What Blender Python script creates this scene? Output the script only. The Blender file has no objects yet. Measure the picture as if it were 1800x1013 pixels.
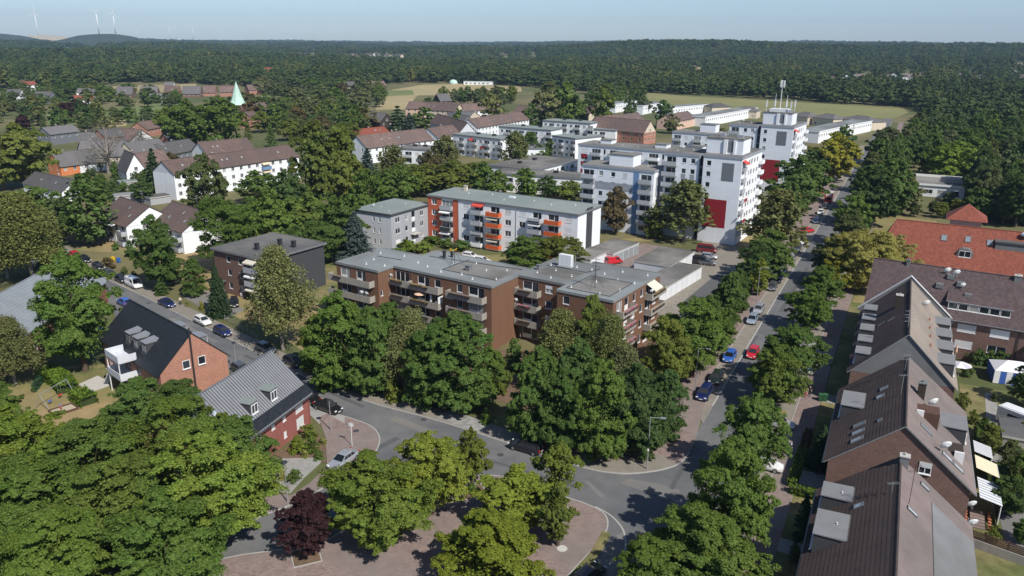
import bpy, math, random
import numpy as np
from mathutils import Vector, Matrix

SC = bpy.context.scene
COL = SC.collection
RND = random.Random(7)
RAD = math.radians

# ------------------------------------------------------------------ camera
F, HORIZON, ROLL, CAM_H = 1370.0, 71.0, 0.5, 50.0      # picture units: 1800 x 1013
_p = math.atan((506.5 - HORIZON) / F)
FW = np.array([0, math.cos(_p), -math.sin(_p)])
_rt = np.array([1.0, 0, 0]); _up = np.cross(_rt, FW)
_c, _s = math.cos(RAD(ROLL)), math.sin(RAD(ROLL))
RT = _c * _rt + _s * _up
UP = -_s * _rt + _c * _up
CAM = np.array([0, 0, CAM_H])
cam = bpy.data.cameras.new('camera')
cam.sensor_width = 36.0
cam.lens = 36.0 * F / 1800.0
cam.clip_start = 1.0
cam.clip_end = 60000.0
cam_o = bpy.data.objects.new('camera', cam)
COL.objects.link(cam_o)
cam_o.matrix_world = Matrix(((RT[0], UP[0], -FW[0], 0), (RT[1], UP[1], -FW[1], 0), (RT[2], UP[2], -FW[2], CAM_H), (0, 0, 0, 1)))
SC.camera = cam_o

# ------------------------------------------------------------------ sky and sun
SUN_EL, SUN_AZ = 46.0, 144.0          # azimuth measured clockwise from the camera's forward direction (+Y)
world = bpy.data.worlds.new('World'); SC.world = world; world.use_nodes = True
_nt = world.node_tree
_sky = _nt.nodes.new('ShaderNodeTexSky'); _sky.sky_type = 'NISHITA'; _sky.sun_disc = False
_sky.sun_elevation = RAD(SUN_EL); _sky.sun_rotation = RAD(SUN_AZ)
_sky.altitude = 60; _sky.air_density = 0.75; _sky.dust_density = 0.45; _sky.ozone_density = 3.0
_bg = _nt.nodes['Background']; _bg.inputs['Strength'].default_value = 0.11
_nt.links.new(_sky.outputs['Color'], _bg.inputs['Color'])
sun = bpy.data.lights.new('sun', 'SUN'); sun.energy = 4.8; sun.angle = RAD(0.53); sun.color = (1.0, 0.955, 0.88)
sun_o = bpy.data.objects.new('sun', sun); COL.objects.link(sun_o)
_sd = Vector((math.sin(RAD(SUN_AZ)) * math.cos(RAD(SUN_EL)), math.cos(RAD(SUN_AZ)) * math.cos(RAD(SUN_EL)), math.sin(RAD(SUN_EL))))
sun_o.rotation_euler = _sd.to_track_quat('Z', 'Y').to_euler()
sun_o.location = (0, 0, 300)
vs = SC.view_settings
vs.view_transform = 'Standard'; vs.look = 'None'; vs.gamma = 1.0; vs.exposure = 0.15; vs.use_curve_mapping = False
SC.cycles.max_bounces = 6; SC.cycles.diffuse_bounces = 3; SC.cycles.glossy_bounces = 3
SC.cycles.transmission_bounces = 4; SC.cycles.transparent_max_bounces = 4; SC.cycles.volume_bounces = 0
SC.cycles.use_denoising = True
SC.cycles.caustics_reflective = False; SC.cycles.caustics_refractive = False

# ------------------------------------------------------------------ measuring
def ray(x, y):
    return FW * F + RT * (x - 900) + UP * (506.5 - y)
def gp(x, y, z=0.0):
    """the place on the level z that stands at (x, y) of the survey picture"""
    d = ray(x, y); t = (z - CAM_H) / d[2]
    q = CAM + d * t
    return (float(q[0]), float(q[1]))
def proj(w):
    v = np.array(w, float) - CAM; dz = v @ FW
    return 900 + F * (v @ RT) / dz, 506.5 - F * (v @ UP) / dz
def depth(w):
    return float((np.array((w[0], w[1], w[2] if len(w) > 2 else 0), float) - CAM) @ FW)
def height_at(x, y, ytop):
    lo, hi = 0.0, 300.0
    for _ in range(40):
        m = (lo + hi) / 2
        if proj((x, y, m))[1] > ytop: lo = m
        else: hi = m
    return lo
ST = RAD(26.8)                                           # heading of the long straight street
def S(s, t):
    """street co-ordinates: s metres along the street, t metres to its east"""
    return (s * math.sin(ST) + t * math.cos(ST), s * math.cos(ST) - t * math.sin(ST))

# ------------------------------------------------------------------ materials
M = {}
def N(nt, kind, **kw):
    n = nt.nodes.new('ShaderNode' + kind)
    for k, v in kw.items(): setattr(n, k, v)
    return n
def col4(c): return (c[0], c[1], c[2], 1.0)
def mat(name, base, rough=0.8, var=0.12, scale=1.5, var2=None, spec=0.3, metal=0.0, pat=None, patscale=(1, 1), patcol=None, bump=0.0, coat=0.0, streak=0.0, objvar=0.0, patvar=0.22):
    """a surface with broad and fine unevenness in its own colour; pat adds bricks, pavers or tiles in metres along the surface"""
    m = bpy.data.materials.new(name); m.use_nodes = True
    nt = m.node_tree; L = nt.links.new
    b = nt.nodes['Principled BSDF']
    b.inputs['Roughness'].default_value = rough
    b.inputs['Specular IOR Level'].default_value = spec
    b.inputs['Metallic'].default_value = metal
    if coat: b.inputs['Coat Weight'].default_value = coat; b.inputs['Coat Roughness'].default_value = 0.08
    uv = N(nt, 'UVMap')
    tc = N(nt, 'TexCoord')
    co = tc.outputs['Object']
    n1 = N(nt, 'TexNoise'); n1.inputs['Scale'].default_value = scale; n1.inputs['Detail'].default_value = 6; n1.inputs['Roughness'].default_value = 0.65
    L(co, n1.inputs['Vector'])
    r1 = N(nt, 'MapRange'); r1.inputs['From Min'].default_value = 0.25; r1.inputs['From Max'].default_value = 0.75
    r1.inputs['To Min'].default_value = 1 - var; r1.inputs['To Max'].default_value = 1 + var
    L(n1.outputs['Fac'], r1.inputs['Value'])
    cur = None
    if pat:
        br = N(nt, 'TexBrick')
        br.offset = 0.5
        br.inputs['Scale'].default_value = 1.0
        br.inputs['Mortar Size'].default_value = 0.012 if pat == 'brick' else 0.02
        br.inputs['Mortar Smooth'].default_value = 0.2
        br.inputs['Brick Width'].default_value = patscale[0]
        br.inputs['Row Height'].default_value = patscale[1]
        br.inputs['Color1'].default_value = col4([c * (1 - patvar) for c in base])
        br.inputs['Color2'].default_value = col4([min(1, c * (1 + patvar)) for c in base])
        br.inputs['Mortar'].default_value = col4(patcol or [c * 0.6 for c in base])
        L(uv.outputs['UV'], br.inputs['Vector'])
        cur = br.outputs['Color']
    if var2 is not None:
        n2 = N(nt, 'TexNoise'); n2.inputs['Scale'].default_value = scale * 0.17; n2.inputs['Detail'].default_value = 5
        L(co, n2.inputs['Vector'])
        r2 = N(nt, 'MapRange'); r2.inputs['From Min'].default_value = 0.42; r2.inputs['From Max'].default_value = 0.6
        L(n2.outputs['Fac'], r2.inputs['Value'])
        mx = N(nt, 'MixRGB'); L(r2.outputs['Result'], mx.inputs['Fac'])
        if cur is None: mx.inputs['Color1'].default_value = col4(base)
        else: L(cur, mx.inputs['Color1'])
        mx.inputs['Color2'].default_value = col4(var2)
        cur = mx.outputs['Color']
    mul = N(nt, 'MixRGB', blend_type='MULTIPLY'); mul.inputs['Fac'].default_value = 1.0
    if cur is None: mul.inputs['Color1'].default_value = col4(base)
    else: L(cur, mul.inputs['Color1'])
    L(r1.outputs['Result'], mul.inputs['Color2'])
    cur = mul.outputs['Color']
    if streak:
        mp = N(nt, 'Mapping'); mp.inputs['Scale'].default_value = (2.2, 2.2, 0.12) ; L(co, mp.inputs['Vector'])
        n3 = N(nt, 'TexNoise'); n3.inputs['Scale'].default_value = 1.0; n3.inputs['Detail'].default_value = 4; L(mp.outputs['Vector'], n3.inputs['Vector'])
        r3 = N(nt, 'MapRange'); r3.inputs['From Min'].default_value = 0.35; r3.inputs['From Max'].default_value = 0.7
        r3.inputs['To Min'].default_value = 1.0; r3.inputs['To Max'].default_value = 1 - streak
        L(n3.outputs['Fac'], r3.inputs['Value'])
        m3 = N(nt, 'MixRGB', blend_type='MULTIPLY'); m3.inputs['Fac'].default_value = 1.0
        L(cur, m3.inputs['Color1']); L(r3.outputs['Result'], m3.inputs['Color2']); cur = m3.outputs['Color']
    if objvar:
        oi = N(nt, 'ObjectInfo'); r4 = N(nt, 'MapRange'); r4.inputs['To Min'].default_value = 1 - objvar; r4.inputs['To Max'].default_value = 1 + objvar
        L(oi.outputs['Random'], r4.inputs['Value'])
        m4 = N(nt, 'MixRGB', blend_type='MULTIPLY'); m4.inputs['Fac'].default_value = 1.0
        L(cur, m4.inputs['Color1']); L(r4.outputs['Result'], m4.inputs['Color2']); cur = m4.outputs['Color']
    L(cur, b.inputs['Base Color'])
    if bump:
        bp = N(nt, 'Bump'); bp.inputs['Strength'].default_value = bump; bp.inputs['Distance'].default_value = 0.05
        n5 = N(nt, 'TexNoise'); n5.inputs['Scale'].default_value = scale * 8; n5.inputs['Detail'].default_value = 3; L(co, n5.inputs['Vector'])
        L(n5.outputs['Fac'], bp.inputs['Height']); L(bp.outputs['Normal'], b.inputs['Normal'])
    M[name] = m
    return m

# ground surfaces
mat('asphalt', (0.118, 0.12, 0.125), 0.9, 0.16, 0.5, (0.15, 0.15, 0.15), bump=0.1)
mat('asphalt_patch', (0.095, 0.097, 0.10), 0.9, 0.12, 0.9, bump=0.1)
mat('asphalt_old', (0.165, 0.16, 0.155), 0.9, 0.10, 0.5, (0.19, 0.18, 0.165))
mat('paver_pink', (0.245, 0.18, 0.163), 0.9, 0.16, 0.5, (0.215, 0.175, 0.16), pat='pav', patscale=(0.4, 0.2), patcol=(0.19, 0.15, 0.13))
mat('paver_beige', (0.25, 0.22, 0.18), 0.9, 0.14, 0.6, (0.215, 0.195, 0.165), pat='pav', patscale=(0.4, 0.2), patcol=(0.2, 0.18, 0.15))
mat('paver_grey', (0.27, 0.265, 0.25), 0.9, 0.10, 0.7, (0.31, 0.30, 0.28), pat='pav', patscale=(0.5, 0.5), patcol=(0.19, 0.18, 0.17))
mat('kerbstone', (0.36, 0.35, 0.33), 0.85, 0.15, 2.0)
mat('manhole', (0.10, 0.10, 0.10), 0.6, 0.2, 4.0, metal=0.4)
mat('manhole_pale', (0.5, 0.49, 0.46), 0.7, 0.1, 4.0)
mat('dry_grass', (0.29, 0.215, 0.105), 0.95, 0.2, 0.35, (0.17, 0.165, 0.06), bump=0.4)
mat('lawn', (0.11, 0.125, 0.04), 0.95, 0.35, 0.7, (0.22, 0.18, 0.085), bump=0.4)
mat('lawn_green', (0.10, 0.15, 0.035), 0.95, 0.25, 0.5, bump=0.4)
mat('soil', (0.15, 0.10, 0.065), 0.95, 0.25, 1.0, bump=0.4)
mat('field_tan', (0.35, 0.285, 0.15), 0.95, 0.12, 0.02, (0.30, 0.25, 0.125))
mat('field_green', (0.125, 0.165, 0.055), 0.95, 0.14, 0.02, (0.165, 0.18, 0.07))
mat('meadow', (0.215, 0.205, 0.085), 0.95, 0.16, 0.015, (0.15, 0.17, 0.06))
mat('ground', (0.085, 0.10, 0.035), 0.95, 0.25, 0.08, (0.16, 0.14, 0.065), bump=0.3)
# walls
mat('brown_render', (0.185, 0.098, 0.060), 0.85, 0.05, 0.5, streak=0.10)
mat('brick_brown', (0.17, 0.085, 0.062), 0.88, 0.12, 0.6, pat='brick', patscale=(0.25, 0.083), patcol=(0.16, 0.13, 0.115))
mat('brick_dark', (0.20, 0.108, 0.085), 0.88, 0.14, 0.5, pat='brick', patscale=(0.25, 0.083), patcol=(0.14, 0.115, 0.105))
mat('brick_red', (0.40, 0.155, 0.095), 0.88, 0.12, 0.6, pat='brick', patscale=(0.25, 0.083), patcol=(0.36, 0.27, 0.22))
mat('brick_crimson', (0.31, 0.085, 0.068), 0.88, 0.12, 0.6, pat='brick', patscale=(0.25, 0.083), patcol=(0.24, 0.15, 0.13))
mat('white_render', (0.82, 0.835, 0.85), 0.85, 0.05, 0.5, streak=0.08)
mat('skylit_white_render', (0.77, 0.80, 0.85), 0.85, 0.03, 0.5, pat='brick', patscale=(3.2, 0.9), patcol=(0.66, 0.69, 0.75), streak=0.05, patvar=0.03)  # white wall; bluish sky shade put into the colour, sunlit ends stay white
mat('light_grey_render', (0.60, 0.62, 0.66), 0.85, 0.05, 0.5, streak=0.08)
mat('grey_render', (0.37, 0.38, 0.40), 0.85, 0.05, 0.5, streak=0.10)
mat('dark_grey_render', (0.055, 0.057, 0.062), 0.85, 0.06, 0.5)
mat('orange_render', (0.52, 0.12, 0.06), 0.85, 0.05, 0.5, streak=0.08)
mat('balcony_orange', (0.58, 0.11, 0.03), 0.7, 0.06, 0.8)
mat('red_panel', (0.26, 0.018, 0.025), 0.6, 0.05, 0.5)
mat('slate_panel', (0.16, 0.17, 0.19), 0.7, 0.06, 0.8)
mat('blue_panel', (0.16, 0.27, 0.45), 0.6, 0.06, 0.8)
mat('grey_panel', (0.30, 0.32, 0.36), 0.7, 0.06, 0.8)
mat('balcony_grey', (0.40, 0.42, 0.45), 0.75, 0.07, 0.8, objvar=0.1)
mat('concrete', (0.36, 0.33, 0.29), 0.9, 0.10, 0.8, streak=0.18)
mat('concrete_pale', (0.48, 0.46, 0.42), 0.9, 0.10, 0.8, streak=0.12)
mat('cream_render', (0.62, 0.54, 0.42), 0.85, 0.06, 0.5, streak=0.1)
mat('peach_render', (0.68, 0.47, 0.36), 0.85, 0.06, 0.5, streak=0.1)
mat('bright_orange_render', (0.62, 0.22, 0.09), 0.85, 0.06, 0.5, streak=0.1)
mat('timber_dark', (0.05, 0.038, 0.03), 0.8, 0.15, 1.5)
mat('timber_brown', (0.10, 0.055, 0.04), 0.8, 0.2, 1.5)
# roofs
mat('felt_grey', (0.23, 0.25, 0.25), 0.85, 0.10, 0.35, (0.16, 0.165, 0.16), bump=0.15)
mat('felt_gravel', (0.20, 0.19, 0.175), 0.95, 0.18, 0.5, (0.12, 0.115, 0.105), bump=0.5)
mat('felt_dark', (0.10, 0.10, 0.10), 0.9, 0.15, 0.5, (0.15, 0.145, 0.135), bump=0.2)
mat('felt_green', (0.20, 0.235, 0.22), 0.85, 0.07, 0.3, (0.24, 0.265, 0.25))
mat('dormer_felt', (0.20, 0.205, 0.21), 0.85, 0.12, 0.5, (0.15, 0.15, 0.15))
mat('tile_brown_shaded', (0.076, 0.055, 0.05), 0.75, 0.22, 0.5, (0.058, 0.045, 0.042), objvar=0.1)  # shade of the street slopes, turned from the sun, darkened into the tile colour
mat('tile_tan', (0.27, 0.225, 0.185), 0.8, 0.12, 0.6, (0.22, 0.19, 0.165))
mat('tile_brown_pale', (0.195, 0.155, 0.145), 0.8, 0.18, 0.5, (0.155, 0.13, 0.122))  # rear slopes' sunlight put into a paler copy; plain tile on far roofs
mat('tile_mauve', (0.098, 0.068, 0.068), 0.75, 0.12, 0.5, pat='tile', patscale=(0.34, 0.36), patcol=(0.045, 0.035, 0.037))
mat('tile_mid', (0.155, 0.105, 0.09), 0.8, 0.12, 0.5, (0.125, 0.09, 0.08), pat='tile', patscale=(0.6, 0.7), patcol=(0.09, 0.062, 0.055), objvar=0.15)
mat('tile_orange', (0.23, 0.068, 0.042), 0.75, 0.10, 0.5, pat='tile', patscale=(0.34, 0.36), patcol=(0.17, 0.045, 0.03))
mat('tile_black', (0.022, 0.026, 0.032), 0.5, 0.10, 0.5, pat='tile', patscale=(0.34, 0.36), patcol=(0.012, 0.013, 0.016))
mat('tile_silver', (0.125, 0.132, 0.145), 0.45, 0.14, 0.5, spec=0.5)
mat('tile_slate', (0.20, 0.22, 0.24), 0.5, 0.14, 0.5, spec=0.5)
mat('tile_grey_far', (0.12, 0.115, 0.115), 0.8, 0.14, 0.4, objvar=0.25)
mat('zinc', (0.30, 0.31, 0.33), 0.5, 0.08, 1.0, metal=0.3)
mat('lead_grey', (0.17, 0.175, 0.18), 0.6, 0.1, 1.0)
mat('copper_green', (0.42, 0.60, 0.50), 0.75, 0.10, 0.4, (0.48, 0.64, 0.55))
mat('hedge_core', (0.035, 0.055, 0.015), 0.95, 0.3, 2.0)
# joinery and metal
mat('white_frame', (0.74, 0.74, 0.74), 0.5, 0.03, 1.0)
mat('shutter', (0.66, 0.66, 0.66), 0.6, 0.03, 1.0, objvar=0.12)
mat('garage_white', (0.66, 0.67, 0.69), 0.6, 0.03, 1.0, objvar=0.04)
mat('garage_grey', (0.26, 0.28, 0.29), 0.7, 0.06, 1.0, objvar=0.08)
mat('white_metal', (0.70, 0.71, 0.72), 0.5, 0.04, 1.0)
mat('galvanised', (0.42, 0.43, 0.44), 0.45, 0.08, 1.5, metal=0.5)
mat('dark_metal', (0.035, 0.035, 0.038), 0.5, 0.1, 1.5)
mat('black_plastic', (0.02, 0.02, 0.02), 0.5, 0.1, 1.5)
mat('awning_cream', (0.62, 0.58, 0.47), 0.9, 0.05, 1.0, objvar=0.08)
mat('awning_yellow', (0.68, 0.60, 0.42), 0.9, 0.05, 1.0)
mat('awning_red', (0.55, 0.07, 0.05), 0.9, 0.05, 1.0)
mat('canvas_white', (0.74, 0.74, 0.75), 0.9, 0.04, 1.0)
mat('canvas_peach', (0.70, 0.47, 0.33), 0.9, 0.05, 1.0)
mat('canvas_lilac', (0.50, 0.47, 0.56), 0.9, 0.05, 1.0)
mat('canvas_blue', (0.05, 0.12, 0.42), 0.9, 0.05, 1.0)
mat('bin_blue', (0.03, 0.13, 0.42), 0.5, 0.05, 1.0)
mat('bin_green', (0.035, 0.12, 0.05), 0.5, 0.05, 1.0)
mat('plastic_yellow', (0.72, 0.47, 0.02), 0.5, 0.05, 1.0)
mat('plastic_red', (0.6, 0.03, 0.03), 0.5, 0.05, 1.0)
mat('terracotta', (0.42, 0.15, 0.08), 0.85, 0.1, 1.0)
mat('flowers_pink', (0.62, 0.05, 0.17), 0.9, 0.3, 6.0, (0.62, 0.30, 0.38))
mat('flowers_mixed', (0.16, 0.14, 0.04), 0.9, 0.4, 6.0, (0.45, 0.30, 0.10))
mat('planter_dark', (0.045, 0.04, 0.036), 0.8, 0.1, 2.0)
mat('bark', (0.10, 0.075, 0.055), 0.95, 0.25, 3.0, bump=0.5)
mat('bark_pale', (0.24, 0.22, 0.19), 0.95, 0.25, 2.0, (0.16, 0.14, 0.12))
mat('sand_hill', (0.42, 0.36, 0.26), 0.95, 0.1, 0.01)
mat('turbine_white', (0.80, 0.81, 0.82), 0.5, 0.02, 0.1)
mat('hill_green', (0.030, 0.045, 0.024), 0.95, 0.3, 0.03)
mat('tyre', (0.015, 0.015, 0.015), 0.85, 0.1, 3.0)
mat('rim', (0.45, 0.46, 0.47), 0.35, 0.05, 3.0, metal=0.8)
mat('headlamp', (0.75, 0.77, 0.8), 0.15, 0.02, 3.0)
mat('tail_lamp', (0.42, 0.01, 0.012), 0.25, 0.05, 3.0)
mat('number_plate', (0.68, 0.68, 0.66), 0.5, 0.02, 3.0)
mat('skin', (0.55, 0.33, 0.24), 0.6, 0.05, 2.0)
mat('hair', (0.05, 0.03, 0.02), 0.7, 0.1, 2.0)
mat('cloth_dark', (0.03, 0.03, 0.045), 0.9, 0.1, 2.0)
mat('cloth_red', (0.45, 0.07, 0.07), 0.9, 0.1, 2.0)
mat('cloth_white', (0.62, 0.60, 0.58), 0.9, 0.1, 2.0)
mat('cloth_blue', (0.08, 0.12, 0.35), 0.9, 0.1, 2.0)
mat('net_dark', (0.06, 0.06, 0.06), 0.9, 0.1, 2.0)

def glass_mat(name, dark, pale, share, rough=0.06):
    """window glass: a dark room behind most panes, pale curtains behind some"""
    m = bpy.data.materials.new(name); m.use_nodes = True
    nt = m.node_tree; L = nt.links.new; b = nt.nodes['Principled BSDF']
    b.inputs['Roughness'].default_value = rough; b.inputs['Specular IOR Level'].default_value = 0.6
    oi = N(nt, 'ObjectInfo'); cr = N(nt, 'ValToRGB')
    cr.color_ramp.interpolation = 'CONSTANT'
    cr.color_ramp.elements[0].color = col4(dark); cr.color_ramp.elements[1].position = 1 - share; cr.color_ramp.elements[1].color = col4(pale)
    e = cr.color_ramp.elements.new((1 - share) * 0.5); e.color = col4([c * 1.9 + 0.008 for c in dark])
    L(oi.outputs['Random'], cr.inputs['Fac']); L(cr.outputs['Color'], b.inputs['Base Color'])
    M[name] = m
glass_mat('glass', (0.018, 0.022, 0.028), (0.30, 0.30, 0.29), 0.22)
glass_mat('glass_dark', (0.012, 0.014, 0.017), (0.05, 0.05, 0.05), 0.2)
glass_mat('skylight_glass', (0.22, 0.25, 0.27), (0.45, 0.48, 0.50), 0.5, 0.12)  # pale base colour stands for the sky shining in the roof panes
glass_mat('car_glass', (0.012, 0.014, 0.016), (0.03, 0.032, 0.035), 0.3)

def car_paint(name, c, metal=0.0):
    m = bpy.data.materials.new(name); m.use_nodes = True
    nt = m.node_tree; L = nt.links.new; b = nt.nodes['Principled BSDF']
    b.inputs['Roughness'].default_value = 0.35; b.inputs['Metallic'].default_value = metal
    b.inputs['Coat Weight'].default_value = 0.8; b.inputs['Coat Roughness'].default_value = 0.06
    tc = N(nt, 'TexCoord'); n = N(nt, 'TexNoise'); n.inputs['Scale'].default_value = 1.2; n.inputs['Detail'].default_value = 4
    L(tc.outputs['Object'], n.inputs['Vector'])
    r = N(nt, 'MapRange'); r.inputs['To Min'].default_value = 0.9; r.inputs['To Max'].default_value = 1.1; L(n.outputs['Fac'], r.inputs['Value'])
    mx = N(nt, 'MixRGB', blend_type='MULTIPLY'); mx.inputs['Fac'].default_value = 1; mx.inputs['Color1'].default_value = col4(c)
    L(r.outputs['Result'], mx.inputs['Color2']); L(mx.outputs['Color'], b.inputs['Base Color'])
    M[name] = m
car_paint('paint_silver', (0.50, 0.52, 0.55), 0.5); car_paint('paint_grey', (0.12, 0.125, 0.135), 0.4)
car_paint('paint_black', (0.010, 0.010, 0.012)); car_paint('paint_white', (0.74, 0.74, 0.74))
car_paint('paint_blue', (0.010, 0.018, 0.085)); car_paint('paint_brightblue', (0.03, 0.11, 0.42))
car_paint('paint_red', (0.50, 0.012, 0.018)); car_paint('paint_maroon', (0.16, 0.012, 0.016)); car_paint('paint_darkgreen', (0.012, 0.022, 0.018))
car_paint('paint_paleblue', (0.36, 0.43, 0.50), 0.4)

def leaf_mat(name, trans=0.32, lo=0.68, hi=1.32):
    m = bpy.data.materials.new(name); m.use_nodes = True
    nt = m.node_tree; L = nt.links.new
    nt.nodes.remove(nt.nodes['Principled BSDF'])
    out = nt.nodes['Material Output']
    oi = N(nt, 'ObjectInfo'); ge = N(nt, 'NewGeometry'); tc = N(nt, 'TexCoord')
    n = N(nt, 'TexNoise'); n.inputs['Scale'].default_value = 0.55; n.inputs['Detail'].default_value = 3; L(tc.outputs['Object'], n.inputs['Vector'])
    hs = N(nt, 'HueSaturation')
    r1 = N(nt, 'MapRange'); r1.inputs['To Min'].default_value = lo; r1.inputs['To Max'].default_value = hi; L(ge.outputs['Random Per Island'], r1.inputs['Value'])
    r2 = N(nt, 'MapRange'); r2.inputs['From Min'].default_value = 0.3; r2.inputs['From Max'].default_value = 0.7
    r2.inputs['To Min'].default_value = 0.494; r2.inputs['To Max'].default_value = 0.516; L(n.outputs['Fac'], r2.inputs['Value'])
    L(oi.outputs['Color'], hs.inputs['Color']); L(r1.outputs['Result'], hs.inputs['Value']); L(r2.outputs['Result'], hs.inputs['Hue'])
    d = N(nt, 'BsdfDiffuse'); t = N(nt, 'BsdfTranslucent'); g = N(nt, 'BsdfGlossy'); g.inputs['Roughness'].default_value = 0.6
    g.inputs['Color'].default_value = (0.7, 0.75, 0.7, 1)
    L(hs.outputs['Color'], d.inputs['Color'])
    hs2 = N(nt, 'HueSaturation'); hs2.inputs['Hue'].default_value = 0.485; hs2.inputs['Saturation'].default_value = 1.1; hs2.inputs['Value'].default_value = 1.2
    L(hs.outputs['Color'], hs2.inputs['Color']); L(hs2.outputs['Color'], t.inputs['Color'])
    m1 = N(nt, 'MixShader'); m1.inputs['Fac'].default_value = trans; L(d.outputs[0], m1.inputs[1]); L(t.outputs[0], m1.inputs[2])
    m2 = N(nt, 'MixShader'); m2.inputs['Fac'].default_value = 0.015; L(m1.outputs[0], m2.inputs[1]); L(g.outputs[0], m2.inputs[2])
    L(m2.outputs[0], out.inputs['Surface'])
    M[name] = m
leaf_mat('leaf')
# ------------------------------------------------------------------ mesh building
class MB:
    def __init__(s): s.v = []; s.f = []; s.m = []
    def quad(s, *pts, m=0):
        i = len(s.v); s.v.extend(tuple(p) for p in pts); s.f.append(tuple(range(i, i + len(pts)))); s.m.append(m); return s
    def box(s, x0, x1, y0, y1, z0, z1, m=0):
        i = len(s.v)
        s.v += [(x0, y0, z0), (x1, y0, z0), (x1, y1, z0), (x0, y1, z0), (x0, y0, z1), (x1, y0, z1), (x1, y1, z1), (x0, y1, z1)]
        for f in ((3, 2, 1, 0), (4, 5, 6, 7), (0, 1, 5, 4), (1, 2, 6, 5), (2, 3, 7, 6), (3, 0, 4, 7)):
            s.f.append(tuple(i + k for k in f)); s.m.append(m)
        return s
    def prism(s, poly, z0, z1, m=0, mt=None, bottom=True):
        n = len(poly); i = len(s.v)
        s.v += [(p[0], p[1], z0) for p in poly] + [(p[0], p[1], z1) for p in poly]
        for k in range(n):
            a, b = k, (k + 1) % n
            s.f.append((i + a, i + b, i + n + b, i + n + a)); s.m.append(m)
        s.f.append(tuple(i + n + k for k in range(n))); s.m.append(m if mt is None else mt)
        if bottom: s.f.append(tuple(i + n - 1 - k for k in range(n))); s.m.append(m)
        return s
    def tube(s, p0, p1, r0, r1=None, n=8, m=0, caps=True):
        r1 = r0 if r1 is None else r1
        a = Vector(p0); b = Vector(p1); d = (b - a)
        if d.length < 1e-6: return s
        d.normalize()
        u = d.orthogonal().normalized(); w = d.cross(u)
        i = len(s.v)
        for c, r in ((a, r0), (b, r1)):
            for k in range(n):
                an = 2 * math.pi * k / n
                s.v.append(tuple(c + (u * math.cos(an) + w * math.sin(an)) * r))
        for k in range(n):
            k2 = (k + 1) % n
            s.f.append((i + k, i + k2, i + n + k2, i + n + k)); s.m.append(m)
        if caps:
            s.f.append(tuple(i + n - 1 - k for k in range(n))); s.m.append(m)
            s.f.append(tuple(i + n + k for k in range(n))); s.m.append(m)
        return s
    def lathe(s, prof, n=12, m=0, c=(0, 0, 0)):
        i = len(s.v)
        for r, z in prof:
            for k in range(n):
                an = 2 * math.pi * k / n
                s.v.append((c[0] + r * math.cos(an), c[1] + r * math.sin(an), c[2] + z))
        for j in range(len(prof) - 1):
            for k in range(n):
                k2 = (k + 1) % n
                s.f.append((i + j * n + k, i + j * n + k2, i + (j + 1) * n + k2, i + (j + 1) * n + k)); s.m.append(m)
        s.f.append(tuple(i + n - 1 - k for k in range(n))); s.m.append(m)
        s.f.append(tuple(i + (len(prof) - 1) * n + k for k in range(n))); s.m.append(m)
        return s
    def mesh(s, name, mats, smooth=False):
        me = bpy.data.meshes.new(name)
        me.from_pydata(s.v, [], s.f)
        for k in (mats if isinstance(mats, (list, tuple)) else [mats]): me.materials.append(M[k])
        if len(set(s.m)) > 1 or (s.m and s.m[0]): me.polygons.foreach_set('material_index', s.m)
        auto_uv(me)
        if smooth: me.polygons.foreach_set('use_smooth', [True] * len(me.polygons))
        me.update()
        return me

def auto_uv(me):
    """metres along and up every face"""
    n = len(me.polygons)
    if not n: return
    nor = np.empty(n * 3); me.polygons.foreach_get('normal', nor); nor = nor.reshape(-1, 3)
    tot = np.empty(n, int); me.polygons.foreach_get('loop_total', tot)
    vi = np.empty(len(me.loops), int); me.loops.foreach_get('vertex_index', vi)
    co = np.empty(len(me.vertices) * 3); me.vertices.foreach_get('co', co); co = co.reshape(-1, 3)
    u = np.stack([-nor[:, 1], nor[:, 0], np.zeros(n)], 1)
    ln = np.linalg.norm(u, axis=1); flat = ln < 0.05
    u[flat] = (1, 0, 0); u[~flat] /= ln[~flat][:, None]
    v = np.cross(nor, u); v[flat] = (0, 1, 0)
    fi = np.repeat(np.arange(n), tot)
    p = co[vi]
    uv = np.stack([(p * u[fi]).sum(1), (p * v[fi]).sum(1)], 1)
    lay = me.uv_layers.new(name='UVMap')
    lay.data.foreach_set('uv', uv.ravel())

def obj(name, me, parent=None, loc=(0, 0, 0), rot=0.0, scale=None, kind=None):
    o = bpy.data.objects.new(name, me); COL.objects.link(o)
    o.location = loc
    o.rotation_euler = (0, 0, rot) if not isinstance(rot, (tuple, list)) else rot
    if scale is not None: o.scale = scale
    if parent is not None: o.parent = parent
    if kind: o['kind'] = kind
    return o
def tag(o, label, cat, group=None):
    o['label'] = label; o['category'] = cat
    if group: o['group'] = group
    return o
def thing(name, label, cat, loc, heading=0.0, group=None):
    """an empty at the thing's base; its local y points along the heading (degrees, clockwise from +Y)"""
    o = bpy.data.objects.new(name, None); COL.objects.link(o)
    o.empty_display_size = 0.5
    o.location = (loc[0], loc[1], loc[2] if len(loc) > 2 else 0.0); o.rotation_euler = (0, 0, -RAD(heading))
    return tag(o, label, cat, group)
def dup(o, parent=None):
    c = o.copy(); COL.objects.link(c)
    if parent is not None: c.parent = parent
    for ch in list(o.children): dup(ch, c)
    return c
ORD = ['first', 'second', 'third', 'fourth', 'fifth', 'sixth', 'seventh', 'eighth', 'ninth', 'tenth', 'eleventh', 'twelfth', 'thirteenth', 'fourteenth', 'fifteenth',
       'sixteenth', 'seventeenth', 'eighteenth', 'nineteenth', 'twentieth']
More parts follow.
